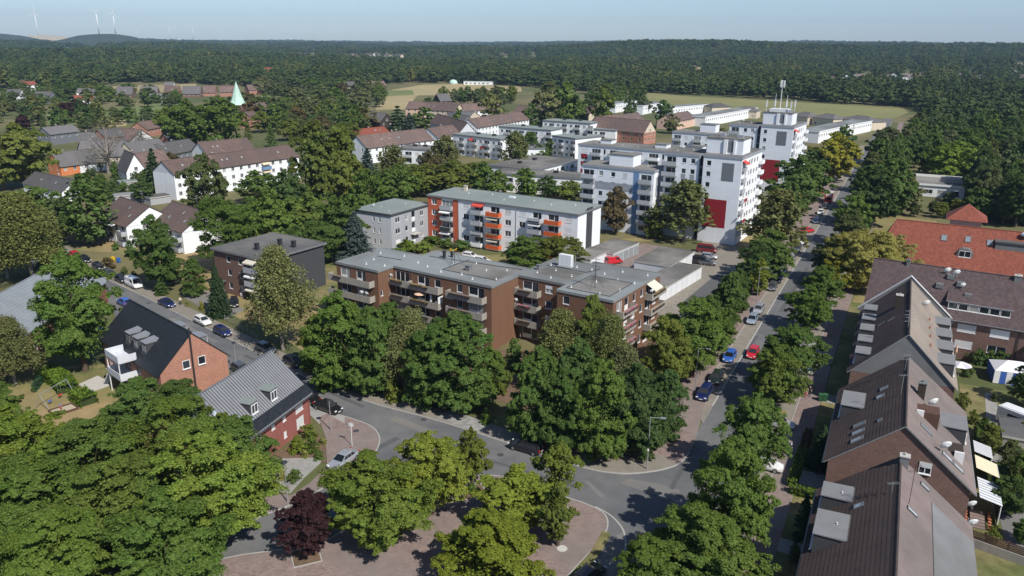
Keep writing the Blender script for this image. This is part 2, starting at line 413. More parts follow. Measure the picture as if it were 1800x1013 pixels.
_T = ['', '', 'twenty', 'thirty', 'forty', 'fifty', 'sixty', 'seventy', 'eighty', 'ninety']
def nth(i):
    if i < 20: return ORD[i]
    t, u = divmod(i + 1, 10)
    if u: return _T[t] + '-' + ORD[u - 1]
    return _T[t][:-1] + 'ieth'

def offset_poly(poly, d):
    """grow a counter-clockwise outline by d"""
    n = len(poly); out = []
    for i in range(n):
        a = Vector(poly[i - 1]); b = Vector(poly[i]); c = Vector(poly[(i + 1) % n])
        e1 = (b - a).normalized(); e2 = (c - b).normalized()
        n1 = Vector((e1.y, -e1.x)); n2 = Vector((e2.y, -e2.x))
        k = 1 + n1.dot(n2)
        off = (n1 + n2) * (d / k) if k > 0.05 else n1 * d
        out.append((b.x + off.x, b.y + off.y))
    return out
def curve(pts, n=6, closed=False):
    out = []; m = len(pts)
    rng = range(m) if closed else range(m - 1)
    for i in rng:
        g = lambda k: np.array(pts[k % m] if closed else pts[min(max(k, 0), m - 1)], float)
        p0, p1, p2, p3 = g(i - 1), g(i), g(i + 1), g(i + 2)
        for j in range(n):
            t = j / n
            q = 0.5 * ((2 * p1) + (-p0 + p2) * t + (2 * p0 - 5 * p1 + 4 * p2 - p3) * t * t + (-p0 + 3 * p1 - 3 * p2 + p3) * t ** 3)
            out.append(tuple(q))
    if not closed: out.append(tuple(pts[-1]))
    return out
def ccw(poly):
    a = sum(poly[i - 1][0] * poly[i][1] - poly[i][0] * poly[i - 1][1] for i in range(len(poly)))
    return poly if a > 0 else poly[::-1]
def px(pts, z=0.0): return [gp(p[0], p[1], z) for p in pts]
# ------------------------------------------------------------------ the ground
def smooth(a, b, x):
    t = min(1.0, max(0.0, (x - a) / (b - a))); return t * t * (3 - 2 * t)
def terr(x, y):
    d = math.hypot(x, y)
    if d < 1000: return 0.0
    ang = math.degrees(math.atan2(x, y))
    w = smooth(-4, 12, ang)
    z = 27 * smooth(1100, 2700, d) * w + 6 * smooth(2500, 7000, d)
    z += (9 * math.sin(y * 0.0052 + x * 0.0012 + 1.3) + 6 * math.sin(x * 0.0031 + 1.3) * math.cos(y * 0.0023) + 4 * math.sin(x * 0.0083 + y * 0.004)) * smooth(1200, 2300, d)
    z += 10 * smooth(1200, 2600, d) * smooth(-8, -22, ang) * smooth(4200, 2600, d)
    return z
def build_ground():
    rs = [0, 60, 150, 300, 500, 800, 1000, 1150, 1300, 1450, 1600, 1800, 2000, 2250, 2500, 2750, 3000, 3400, 3900, 4500, 5200, 6000, 7500, 9800]
    n = 96; v = [(0, 0, 0)]; f = []
    for r in rs[1:]:
        for k in range(n):
            a = 2 * math.pi * k / n
            x, y = r * math.sin(a), r * math.cos(a)
            v.append((x, y, terr(x, y)))
    for k in range(n): f.append((0, 1 + (k + 1) % n, 1 + k))
    for j in range(len(rs) - 2):
        for k in range(n):
            k2 = (k + 1) % n
            f.append((1 + j * n + k, 1 + j * n + k2, 1 + (j + 1) * n + k2, 1 + (j + 1) * n + k))
    mb = MB(); mb.v = v; mb.f = f; mb.m = [0] * len(f)
    obj('ground', mb.mesh('ground', 'ground'), kind='structure')
build_ground()

def sheet(name, pts, z, m, kind='structure'):
    pts = ccw(pts); mb = MB(); mb.quad(*[(p[0], p[1], z) for p in pts])
    return obj(name, mb.mesh(name, m), kind=kind)
def slab(name, pts, z, m, kerb='kerbstone'):
    pts = ccw(pts); mb = MB(); mb.prism(pts, -0.3, z, m=1, mt=0, bottom=False)
    return obj(name, mb.mesh(name, [m, kerb]), kind='structure')
def kerb(pts, z=0.115, w=0.16, parent=None):
    """a line of kerb stones along the polyline"""
    mb = MB(); n = len(pts)
    L, R = [], []
    for i in range(n):
        a = Vector(pts[max(i - 1, 0)]); b = Vector(pts[min(i + 1, n - 1)]); d = (b - a).normalized(); q = Vector((-d.y, d.x)) * (w / 2)
        p = Vector(pts[i]); L.append(p + q); R.append(p - q)
    for i in range(n - 1):
        a, b, c, d = L[i], L[i + 1], R[i + 1], R[i]
        mb.quad((d.x, d.y, z), (c.x, c.y, z), (b.x, b.y, z), (a.x, a.y, z))
        mb.quad((a.x, a.y, z), (b.x, b.y, z), (b.x, b.y, -0.1), (a.x, a.y, -0.1))
        mb.quad((c.x, c.y, z), (d.x, d.y, z), (d.x, d.y, -0.1), (c.x, c.y, -0.1))
    return obj('kerb', mb.mesh('kerb', 'kerbstone'), parent=parent, kind='structure')
def line_offset(pts, d):
    out = []
    for i in range(len(pts)):
        a = Vector(pts[max(i - 1, 0)]); b = Vector(pts[min(i + 1, len(pts) - 1)]); e = (b - a).normalized()
        out.append((pts[i][0] - e.y * d, pts[i][1] + e.x * d))
    return out

# the straight street: asphalt, parking strip and footway to the west, bays and footway to the east
rd = [S(30, -20), S(30, -13.6), S(620, -13.6), S(620, -20)]
sheet('road', rd, 0.016, 'asphalt')
# cross street with the junction
NK = [(60, 418), (110, 446), (180, 487), (260, 525), (410, 600), (600, 690), (770, 740), (880, 775), (1010, 818), (1080, 832), (1140, 830), (1190, 817), (1216, 790)]
nk = curve(px(NK), 6)
SK0 = line_offset(curve(px(NK[:6]), 4), -8.6)           # south kerb of the cross street, behind the two brick houses
bulge = curve(px([(545, 708), (585, 727), (620, 738), (652, 751), (666, 770), (661, 792), (642, 814), (601, 839), (557, 864), (506, 890), (465, 905), (400, 935), (250, 985)]), 5)
isl = curve(px([(320, 1000), (415, 978), (470, 970), (560, 955), (600, 935), (645, 905), (700, 872), (770, 845), (860, 836), (930, 850), (987, 872), (1029, 886), (1063, 904), (1069, 928), (1053, 956), (1018, 994), (985, 1030), (940, 1075)]), 5)
cross = SK0[:-4] + bulge[2:] + [gp(60, 1060), gp(300, 1250), S(30, -19.5), S(30, -14), S(78, -14), S(93, -14), S(103, -18), S(108, -21)] + nk[::-1]
sheet('road', cross, 0.008, 'asphalt')
sheet('road_patch', px([(1105, 842), (1165, 852), (1195, 862), (1190, 880), (1125, 862), (1090, 850)]), 0.021, 'asphalt_old')
sheet('road_patch', px([(1075, 945), (1096, 935), (1100, 1013), (1040, 1013)]), 0.013, 'asphalt_old')
def trench(a, b, w, m='asphalt_patch', z=0.0235):
    q = [gp(*a), gp(*b)]; l, r = line_offset(q, w / 2), line_offset(q, -w / 2); sheet('road_patch', [l[0], l[1], r[1], r[0]], z, m)
for a, b, w, m in (((430, 625), (640, 716), .7, 'asphalt_patch'), ((690, 735), (760, 762), 1.4, 'asphalt_old'), ((830, 800), (1010, 856), .5, 'asphalt_patch'), ((1030, 846), (1060, 874), .6, 'asphalt_old'), ((1262, 690), (1330, 590), .8, 'asphalt_patch'), ((1372, 548), (1420, 470), .7, 'asphalt_patch'), ((1180, 860), (1222, 780), .6, 'asphalt_patch'), ((640, 800), (700, 770), .9, 'asphalt_patch'), ((520, 905), (600, 865), .6, 'asphalt_old'), ((300, 560), (380, 602), .9, 'asphalt_old'), ((1400, 520), (1415, 498), 1.6, 'asphalt_old')): trench(a, b, w, m)
kerb(curve(px([(1046, 891), (1070, 904), (1088, 921), (1098, 940), (1099, 968), (1090, 1013)]), 5), 0.03, 0.2)
# footway along the north side of the cross street
slab('pavement', nk[:-6] + line_offset(nk[:-6], 3.0)[::-1], 0.11, 'paver_beige')
kerb(line_offset(nk[:-2], -0.07), 0.118)
slab('pavement', nk[-25:] + [S(96, -20.1), S(120, -23.2), S(120, -27.2), S(92, -28.5), S(86, -31.5), gp(960, 770), gp(900, 762)], 0.105, 'paver_pink')
for a, b in (((525, 640), (600, 688)), ((768, 736), (842, 762))):
    q = [gp(*a), gp(*b)]; o = line_offset(q, 3.0)
    sheet('driveway', [q[0], q[1], o[1], o[0]], 0.121, 'paver_grey')
# corner footway in front of the pale-roofed brick house
slab('pavement', bulge[8:] + px([(300, 1000), (380, 900), (470, 868), (512, 872), (545, 850), (575, 820), (572, 770), (560, 735), (575, 728), (606, 746)]), 0.10, 'paver_pink')
kerb(line_offset(bulge, 0.08), 0.112)
slab('parking_bay', px([(520, 660), (545, 700), (585, 724), (622, 740), (610, 752), (575, 742), (560, 745), (545, 730), (520, 705), (495, 680)]), 0.06, 'paver_grey')
slab('driveway', px([(497, 807), (560, 806), (566, 812), (535, 840), (510, 868), (478, 862), (490, 835)]), 0.118, 'paver_grey')
# traffic island with its trees
slab('plaza', isl + px([(700, 1200), (300, 1160), (200, 1060)]), 0.11, 'paver_pink')
kerb(line_offset(isl, -0.08), 0.122)
strip = curve(px([(1058, 935), (1040, 968), (1012, 1000), (990, 1025)]), 5)
sheet('verge', strip + line_offset(strip, 1.0)[::-1], 0.13, 'lawn')
mh = MB().lathe([(0.55, 0), (0.55, 0.012)], 16); o = obj('manhole_cover', mh.mesh('manhole_cover', 'manhole_pale'), loc=(*gp(988, 966), 0.111), kind='structure')
sheet('inspection_cover', px([(975, 942), (993, 949), (981, 956), (963, 949)]), 0.116, 'manhole')
for p in ((626, 759), (1000, 846), (262, 533), (745, 738), (880, 800), (1210, 760)):
    mh = MB().lathe([(0.42, 0), (0.42, 0.006)], 14); obj('manhole_cover', mh.mesh('manhole_cover', 'manhole'), loc=(*gp(*p), 0.125 if p == (626, 759) else 0.026), kind='structure')
# long strips of the street
slab('parking_strip', [S(104, -22.6), S(98, -20), S(440, -20), S(440, -22.6)], 0.075, 'paver_beige')
kerb([S(104 + i * 12, -20.05) for i in range(29)], 0.085, 0.22)
slab('pavement', [S(112, -26.4), S(112, -22.6), S(440, -22.6), S(440, -26.4)], 0.10, 'paver_pink')
kerb([S(112 + i * 12, -22.6) for i in range(28)], 0.112, 0.12)
slab('parking_bay', [S(58, -13.6), S(58, -9.2), S(168, -9.2), S(168, -13.6)], 0.07, 'paver_beige')
kerb([S(50 + i * 12, -13.6) for i in range(46)], 0.09, 0.2)
slab('pavement', [S(50, -9.2), S(50, -6.3), S(590, -6.3), S(590, -9.2)], 0.10, 'paver_pink')
kerb([S(50 + i * 12, -9.2) for i in range(12)], 0.112, 0.12)
for s0 in (72, 79.5, 84, 105, 117, 133):
    slab('tree_bed', [S(s0, -13.3), S(s0, -10.2), S(s0 + 2.2, -10.2), S(s0 + 2.2, -13.3)], 0.09, 'dry_grass')
sheet('driveway', px([(1400, 610), (1448, 612), (1443, 592), (1410, 588)]), 0.125, 'paver_grey')
for s0, s1 in ((73.5, 76), (88, 91.5), (113, 116)):
    slab('path', [S(s0, -6.3), S(s0, -1.6), S(s1, -1.6), S(s1, -6.3)], 0.09, 'paver_grey')
# yards and parking
slab('yard', px([(1168, 505), (1240, 420), (1296, 430), (1310, 470), (1262, 522), (1225, 555), (1160, 560), (1135, 520)]), 0.03, 'paver_beige')
sheet('yard_track', px([(1262, 480), (1285, 476), (1270, 512), (1225, 548), (1190, 540)]), 0.036, 'asphalt_patch')
slab('yard', px([(1040, 478), (1130, 428), (1205, 440), (1180, 470), (1090, 500)]), 0.03, 'paver_pink')
slab('yard', px([(700, 448), (770, 440), (900, 455), (980, 470), (900, 480), (740, 470)]), 0.03, 'paver_beige')
slab('yard', px([(330, 505), (392, 518), (430, 545), (395, 562), (352, 540), (318, 520)]), 0.03, 'asphalt_old')
slab('terrace', px([(138, 676), (172, 661), (200, 676), (160, 690)]), 0.06, 'concrete_pale')
# grass, soil and lawns
sheet('lawn', px([(130, 440), (210, 445), (330, 500), (420, 560), (470, 575), (580, 650), (650, 560), (560, 470), (420, 440), (200, 415)]), 0.004, 'dry_grass')
sheet('lawn', px([(540, 470), (600, 455), (640, 500), (620, 530), (545, 520)]), 0.007, 'lawn')
sheet('lawn', px([(20, 650), (190, 640), (215, 680), (190, 760), (80, 770), (0, 720)]), 0.006, 'dry_grass')
sheet('lawn', px([(100, 650), (190, 645), (205, 665), (150, 665), (110, 672)]), 0.0095, 'lawn')
sheet('lawn', px([(740, 455), (880, 448), (1000, 470), (900, 480)]), 0.0335, 'dry_grass')
sheet('lawn', px([(1050, 425), (1230, 405), (1340, 395), (1370, 440), (1296, 470), (1230, 415), (1130, 425)]), 0.012, 'dry_grass')
sheet('lawn', px([(540, 665), (860, 700), (1000, 750), (1180, 720), (1300, 560), (1180, 555), (1000, 620), (600, 600)]), 0.005, 'soil')
sheet('lawn', [S(60, -6.2), S(60, -1.5), S(165, -1.5), S(165, -6.2)], 0.012, 'lawn')
sheet('lawn', [S(60, 12), S(60, 45), S(130, 45), S(130, 12)], 0.012, 'lawn')
slab('path', [S(99, 14.3), S(99, 15.8), S(128, 16.8), S(128, 15.3)], 0.03, 'paver_grey')
slab('yard', [S(86, 15), S(80, 24), S(92, 30), S(99, 18), S(99, 14.3)], 0.025, 'asphalt_old')
slab('yard', [S(55, 13), S(55, 32), S(79, 34), S(80, 21), S(74, 14)], 0.022, 'asphalt_old')
sheet('lawn', [S(165, -6), S(165, 10), S(260, 10), S(260, -6)], 0.012, 'dry_grass')
sheet('lawn', px([(480, 800), (500, 790), (560, 765), (573, 785), (572, 815), (500, 808)]), 0.112, 'soil')
# fields beyond the town
def field(pts, m, z):
    w = px(pts); sheet('field', w, z + max(terr(*p) for p in w), m)
field([(690, 158), (745, 149), (810, 148), (915, 153), (918, 161), (850, 168), (735, 168), (730, 172), (715, 193), (660, 193), (668, 170)], 'field_tan', 0.05)
field([(430, 168), (560, 160), (725, 159), (728, 167), (620, 172), (440, 178)], 'field_green', 0.06)
field([(1135, 163), (1200, 169), (1400, 180), (1612, 192), (1570, 209), (1440, 204), (1250, 192), (1140, 180)], 'meadow', 0.05)
field([(80, 200), (200, 190), (325, 178), (330, 200), (310, 212), (85, 222)], 'field_green', 0.05)
field([(198, 152), (280, 149), (345, 147), (345, 158), (270, 164), (198, 166)], 'field_tan', 0.05)
field([(1084, 118), (1128, 118), (1130, 131), (1086, 131)], 'field_tan', 0.5)
field([(1198, 118), (1262, 121), (1262, 134), (1200, 132)], 'field_tan', 0.5)
field([(855, 97), (940, 95.5), (950, 112), (862, 114)], 'field_tan', 0.5)
field([(190, 213), (225, 210), (222, 222), (190, 224)], 'field_tan', 0.07)
# ------------------------------------------------------------------ building kit
_cache = {}
def window_meshes(kind, w, h, fm, det):
    key = (kind, round(w, 2), round(h, 2), fm, det)
    if key in _cache: return _cache[key]
    fr = MB(); t = 0.075
    y0, y1 = 0.06, 0.16
    gl = MB()
    if kind in ('shut',):
        fr.box(0, w, 0.03, 0.10, 0, h, m=1)
        n = max(3, int(h / 0.22))
        for i in range(n): fr.box(0.02, w - 0.02, 0.018, 0.032, h * i / n + 0.02, h * (i + 1) / n - 0.02, m=1)
        fr.box(-0.05, w + 0.05, -0.06, 0.06, -0.06, -0.003)
        r = (fr.mesh('window_shut', [fm, 'shutter']), None)
        _cache[key] = r; return r
    top = h
    if kind == 'half':
        top = h * 0.55
        fr.box(0, w, 0.03, 0.10, top, h, m=1 if det else 2)
    fr.box(0, t, y0, y1, 0, h); fr.box(w - t, w, y0, y1, 0, h)
    fr.box(t, w - t, y0, y1, 0, t); fr.box(t, w - t, y0, y1, h - t, h)
    if kind in ('w2', 'half') and w > 0.9: fr.box(w / 2 - t * 0.6, w / 2 + t * 0.6, y0 + .004, y1, t, h - t)
    if kind == 'w3':
        for k in (1, 2): fr.box(w * k / 3 - t * 0.6, w * k / 3 + t * 0.6, y0 + .004, y1, t, h - t)
    if kind == 'wd':                                      # window with a balcony door beside it
        fr.box(w * .6 - t, w * .6 + t * 0.4, y0 + .004, y1, t, h - t); fr.box(t, w * .6 - t, y0 - .01, y1, t, h * 0.36, m=0)
    if kind == 'door': fr.box(t, w - t, y0 + .01, y1, t, h * 0.4)
    if kind not in ('door', 'wd', 'dark'): fr.box(-0.05, w + 0.05, -0.07, 0.06, -0.06, -0.003)
    if det:
        gl.box(t, w - t, 0.105, 0.135, t, top - (t if top == h else 0))
        r = (fr.mesh('window_' + kind, [fm, 'shutter']), gl.mesh('pane', 'glass'))
    else:
        fr.box(t, w - t, 0.105, 0.135, t, top - (t if top == h else 0), m=1)
        r = (fr.mesh('window_' + kind, [fm, 'glass', 'shutter']), None)
    _cache[key] = r
    return r

class Building:
    def __init__(s, name, label, cat, loc, heading, group=None, frame='white_frame', det=True):
        s.o = thing(name, label, cat, loc, heading, group); s.frame = frame; s.det = det
    def part(s, name, mb, mats, parent=None, loc=(0, 0, 0), rot=0.0, label=None):
        me = mb if isinstance(mb, bpy.types.Mesh) else mb.mesh(name, mats)
        o = obj(name, me, parent or s.o, loc, rot)
        if label: o['label'] = label
        return o
    def window(s, p, rot, u, z, w, h, kind, frame=None, parent=None):
        me, pane = window_meshes(kind, w, h, frame or s.frame, s.det)
        x = p[0] + math.cos(rot) * u; y = p[1] + math.sin(rot) * u
        nm = 'door' if kind == 'door' else ('shuttered_window' if kind == 'shut' else 'window')
        o = obj(nm, me, parent or s.o, (x, y, z), rot)
        if pane: obj('pane', pane, o)
        return o
    def shell(s, outline, z0, z1, m, openings=None, name='wall', gable=None, mats=None, edge_mat=None):
        """walls along a counter-clockwise outline, pierced by the openings listed per edge: (u, z, w, h, kind)"""
        mb = MB(); n = len(outline); ml = [m]
        for i in range(n):
            a = outline[i]; b = outline[(i + 1) % n]
            L = math.hypot(b[0] - a[0], b[1] - a[1]); dx, dy = (b[0] - a[0]) / L, (b[1] - a[1]) / L
            nx, ny = dy, -dx
            rs = (openings or {}).get(i, [])
            mi = 0
            if edge_mat and i in edge_mat:
                if edge_mat[i] not in ml: ml.append(edge_mat[i])
                mi = ml.index(edge_mat[i])
            us = sorted({0.0, L} | {max(0, min(L, round(r[0], 3))) for r in rs} | {max(0, min(L, round(r[0] + r[2], 3))) for r in rs})
            zs = sorted({z0, z1} | {round(r[1], 3) for r in rs} | {round(r[1] + r[3], 3) for r in rs})
            P = lambda u, z, d=0.0: (a[0] + dx * u - nx * d, a[1] + dy * u - ny * d, z)
            for j in range(len(us) - 1):
                uc = (us[j] + us[j + 1]) / 2
                k = 0
                while k < len(zs) - 1:
                    zc = (zs[k] + zs[k + 1]) / 2
                    if any(r[0] < uc < r[0] + r[2] and r[1] < zc < r[1] + r[3] for r in rs): k += 1; continue
                    k2 = k + 1
                    while k2 < len(zs) - 1 and not any(r[0] < uc < r[0] + r[2] and r[1] < (zs[k2] + zs[k2 + 1]) / 2 < r[1] + r[3] for r in rs): k2 += 1
                    mb.quad(P(us[j], zs[k]), P(us[j + 1], zs[k]), P(us[j + 1], zs[k2]), P(us[j], zs[k2]), m=mi)
                    k = k2
            D = 0.2
            for r in rs:
                u, z, w, h, kind = r[:5]
                mb.quad(P(u, z), P(u, z, D), P(u, z + h, D), P(u, z + h), m=mi); mb.quad(P(u + w, z, D), P(u + w, z), P(u + w, z + h), P(u + w, z + h, D), m=mi)
                mb.quad(P(u, z + h, D), P(u + w, z + h, D), P(u + w, z + h), P(u, z + h), m=mi); mb.quad(P(u, z), P(u + w, z), P(u + w, z, D), P(u, z, D), m=mi)
                s.window(a, math.atan2(dy, dx), u, z, w, h, kind, r[5] if len(r) > 5 else None)
        return s.part(name, mb, ml)
    def box_shell(s, x0, x1, y0, y1, z0, z1, m, op=None, edge_mat=None, name='wall'):
        return s.shell([(x0, y0), (x1, y0), (x1, y1), (x0, y1)], z0, z1, m, op, edge_mat=edge_mat, name=name)
    def flat_roof(s, outline, z, over=0.25, fascia=0.4, top='felt_grey', edge='lead_grey', rim=0.08, name='roof'):
        o = offset_poly(outline, over); i = offset_poly(outline, over - 0.22)
        mb = MB(); mb.prism(o, z - fascia * 0.35, z + fascia * 0.65 - rim, m=1, mt=0)
        n = len(o); zt = z + fascia * 0.65
        for k in range(n):                                  # raised rim
            a, b, c, d = o[k], o[(k + 1) % n], i[(k + 1) % n], i[k]
            e = 0.004; zb = zt - rim + 0.002
            mb.quad((a[0], a[1], zt), (b[0], b[1], zt), (c[0], c[1], zt), (d[0], d[1], zt), m=0)
            mb.quad((a[0], a[1], zb), (b[0], b[1], zb), (b[0], b[1], zt), (a[0], a[1], zt), m=1)
            mb.quad((c[0], c[1], zb), (d[0], d[1], zb), (d[0], d[1], zt), (c[0], c[1], zt), m=0)
        return s.part(name, mb, [top, edge]), zt - rim
    def panel(s, p, rot, u, z, w, h, m, name='panel', proud=0.03, label=None):
        mb = MB(); mb.box(0, w, -proud, 0.002 + 0.03 - 0.03, 0, h)
        return s.part(name, mb, m, loc=(p[0] + math.cos(rot) * u, p[1] + math.sin(rot) * u, z), rot=rot, label=label)
    def balcony(s, p, rot, u, z, w, d=1.4, h=1.0, m='balcony_grey', slab='concrete', planter=None, gap=0.0, sides=True, glassy=False):
        key = ('balc', round(w, 2), d, h, m, slab, gap, sides)
        if key not in _cache:
            mb = MB(); mb.box(0, w, -d, 0, -0.16, 0, m=1)
            mb.box(0, w, -d - 0.003, -d + 0.08, gap + 0.002, h)
            if sides:
                mb.box(0.002, 0.08, -d + 0.08, -0.003, gap + 0.002, h); mb.box(w - 0.08, w - 0.002, -d + 0.08, -0.003, gap + 0.002, h)
            mb.box(0.02, w - 0.02, -d + 0.015, -d + 0.065, h, h + 0.05, m=1)
            _cache[key] = mb.mesh('balcony', [m, slab])
        o = obj('balcony', _cache[key], s.o, (p[0] + math.cos(rot) * u, p[1] + math.sin(rot) * u, z), rot)
        if planter:
            pw, pm, off = planter
            pl = MB(); pl.box(0, pw, -0.28, 0, -0.3, 0)
            pl.box(0.03, pw - 0.03, -0.25, -0.03, 0, 0.03, m=1)
            po = obj('planter', pl.mesh('planter', ['planter_dark', 'soil']), o, (off, -d - 0.02, h * 0.9))
            if pm: scatter_leaves(po, 'flowers', (0, pw, -0.36, 0.06, -0.12, 0.28), int(pw * 80), 0.11, pm)
        return o
    def awning(s, p, rot, u, z, w, out=1.6, drop=0.7, m='awning_cream'):
        mb = MB()
        mb.quad((0, 0, 0), (w, 0, 0), (w, -out, -drop), (0, -out, -drop)); mb.quad((0, 0, -.03), (0, -out, -drop - .03), (w, -out, -drop - .03), (w, 0, -.03))
        mb.quad((0, -out, -drop), (w, -out, -drop), (w, -out, -drop - 0.22), (0, -out, -drop - 0.22))
        mb.box(0, w, -0.12, -0.005, -0.05, 0.1)
        return s.part('awning', mb, m, loc=(p[0] + math.cos(rot) * u, p[1] + math.sin(rot) * u, z), rot=rot)
    def dish(s, loc, r=0.42, heading=0.0, pole=0.6):
        """satellite dish facing the heading (in the building's own frame)"""
        key = ('dish', r, pole)
        if key not in _cache:
            mb = MB(); prof = [(0.02, 0.0), (r * .5, .04 * r / .42), (r * .85, .11 * r / .42), (r, .16 * r / .42), (r * 1.02, .155 * r / .42), (r * .8, .08 * r / .42), (0.03, -0.03)]
            tmp = MB().lathe(prof, 14)
            ca, sa = math.cos(RAD(62)), math.sin(RAD(62))
            off = len(mb.v)
            for x, y, zz in tmp.v: mb.v.append((x, -(y * -ca + zz * sa), pole + y * sa + zz * ca))
            mb.f += tmp.f; mb.m += tmp.m
            mb.tube((0, 0.05, 0), (0, 0.05, pole), 0.03, n=6, m=1)
            mb.tube((0, 0, pole - r * .8), (0, -0.62 * r / .42, pole + .06), 0.018, n=5, m=1); mb.box(-.05, .05, -.68 * r / .42, -.58 * r / .42, pole, pole + .12, m=1)
            _cache[key] = mb.mesh('satellite_dish', ['white_metal', 'galvanised'])
        return obj('satellite_dish', _cache[key], s.o, loc, -RAD(heading))
    def chimney(s, x, y, z, w=0.7, d=0.7, h=1.4, m='brick_brown', cap='concrete_pale'):
        mb = MB(); mb.box(-w / 2, w / 2, -d / 2, d / 2, -1.5, h); mb.box(-w / 2 - .08, w / 2 + .08, -d / 2 - .08, d / 2 + .08, h, h + 0.12, m=1)
        mb.tube((0, 0, h + .12), (0, 0, h + .35), 0.12, n=8, m=1)
        return s.part('chimney', mb, [m, cap], loc=(x, y, z))
    def antenna(s, x, y, z, h=3.0, rungs=3, m='galvanised', rot=0.6):
        mb = MB(); mb.tube((0, 0, 0), (0, 0, h), 0.03, n=5)
        for k in range(rungs):
            zz = h - 0.15 - k * 0.55; L = 0.55 + 0.12 * k
            mb.tube((-L, 0, zz), (L, 0, zz), 0.016, n=4)
            for j in range(-3, 4): mb.tube((j * L / 3.2, -0.28, zz), (j * L / 3.2, 0.28, zz), 0.012, n=4)
        return s.part('antenna', mb, m, loc=(x, y, z), rot=rot)
    def vents(s, pts, z, m='white_metal', name='roof_vent'):
        if 'vent' not in _cache: _cache['vent'] = MB().tube((0, 0, -.05), (0, 0, .28), .06, .05, 8).tube((0, 0, .28), (0, 0, .34), .10, .07, 8).lathe([(.2, 0), (.07, .09)], 8).mesh('roof_vent', m)
        for x, y in pts: s.part(name, _cache['vent'], None, loc=(x, y, z))

def scatter_leaves(parent, name, bx, n, size, m, seed=None):
    """loose leaves or petals in a box, as one part"""
    rng = np.random.default_rng(RND.randrange(1 << 30))
    c = np.stack([rng.uniform(bx[2 * k], bx[2 * k + 1], n) for k in range(3)], 1)
    o = leaf_cloud(name, c, rng.normal(size=(n, 3)) + (0, 0, 0.8), np.full(n, size) * rng.uniform(.7, 1.3, n), rng, m)
    ob = obj(name, o, parent); ob['kind'] = 'stuff'
    return ob

def leaf_cloud(name, cen, nor, size, rng, m, aspect=0.75):
    """one small quad per leaf"""
    n = len(cen)
    nor = nor / (np.linalg.norm(nor, axis=1, keepdims=True) + 1e-9)
    r = rng.normal(size=(n, 3)); t = np.cross(nor, r); t /= (np.linalg.norm(t, axis=1, keepdims=True) + 1e-9)
    b = np.cross(nor, t)
    t = t * (size * 0.5)[:, None]; b = b * (size * 0.5 * aspect)[:, None]
    k = nor * (size * 0.12)[:, None]
    v = np.stack([cen - t, cen - b * 1.0 - k, cen + t, cen + b * 1.0 - k], 1).reshape(-1, 3)
    me = bpy.data.meshes.new(name)
    me.vertices.add(4 * n); me.vertices.foreach_set('co', v.ravel())
    me.loops.add(4 * n); me.loops.foreach_set('vertex_index', np.arange(4 * n, dtype=np.int32))
    me.polygons.add(n); me.polygons.foreach_set('loop_start', np.arange(0, 4 * n, 4, dtype=np.int32)); me.polygons.foreach_set('loop_total', np.full(n, 4, dtype=np.int32))
    me.materials.append(M[m]); me.update(calc_edges=True)
    return me

def tiled_slope(mb, o, ux, uv, w, L, tile=0.3, course=0.36, amp=0.035, step=0.03, m=0, n=None):
    """a roof slope of overlapping ribbed tiles: o lower left corner, ux along the eaves, uv up the slope"""
    o, ux, uv = Vector(o), Vector(ux).normalized(), Vector(uv).normalized()
    nn = ux.cross(uv).normalized()
    nt = max(1, int(w / tile)); nc = max(1, int(L / course))
    prof = [(k / 6, .5 - .5 * math.cos(2 * math.pi * k / 6)) for k in range(6)]
    us = []
    for i in range(nt):
        for a, hgt in prof: us.append(((i + a) * w / nt, hgt * amp))
    us.append((w, 0.0))
    rows = []
    for j in range(nc):
        rows.append((j * L / nc, step)); rows.append(((j + 1) * L / nc - 0.001, 0.0))
    i0 = len(mb.v); K = len(us)
    for v, dz in rows:
        for u, h in us: mb.v.append(tuple(o + ux * u + uv * v + nn * (h + dz)))
    for r in range(len(rows) - 1):
        for k in range(K - 1):
            a = i0 + r * K + k
            mb.f.append((a, a + 1, a + K + 1, a + K)); mb.m.append(m)

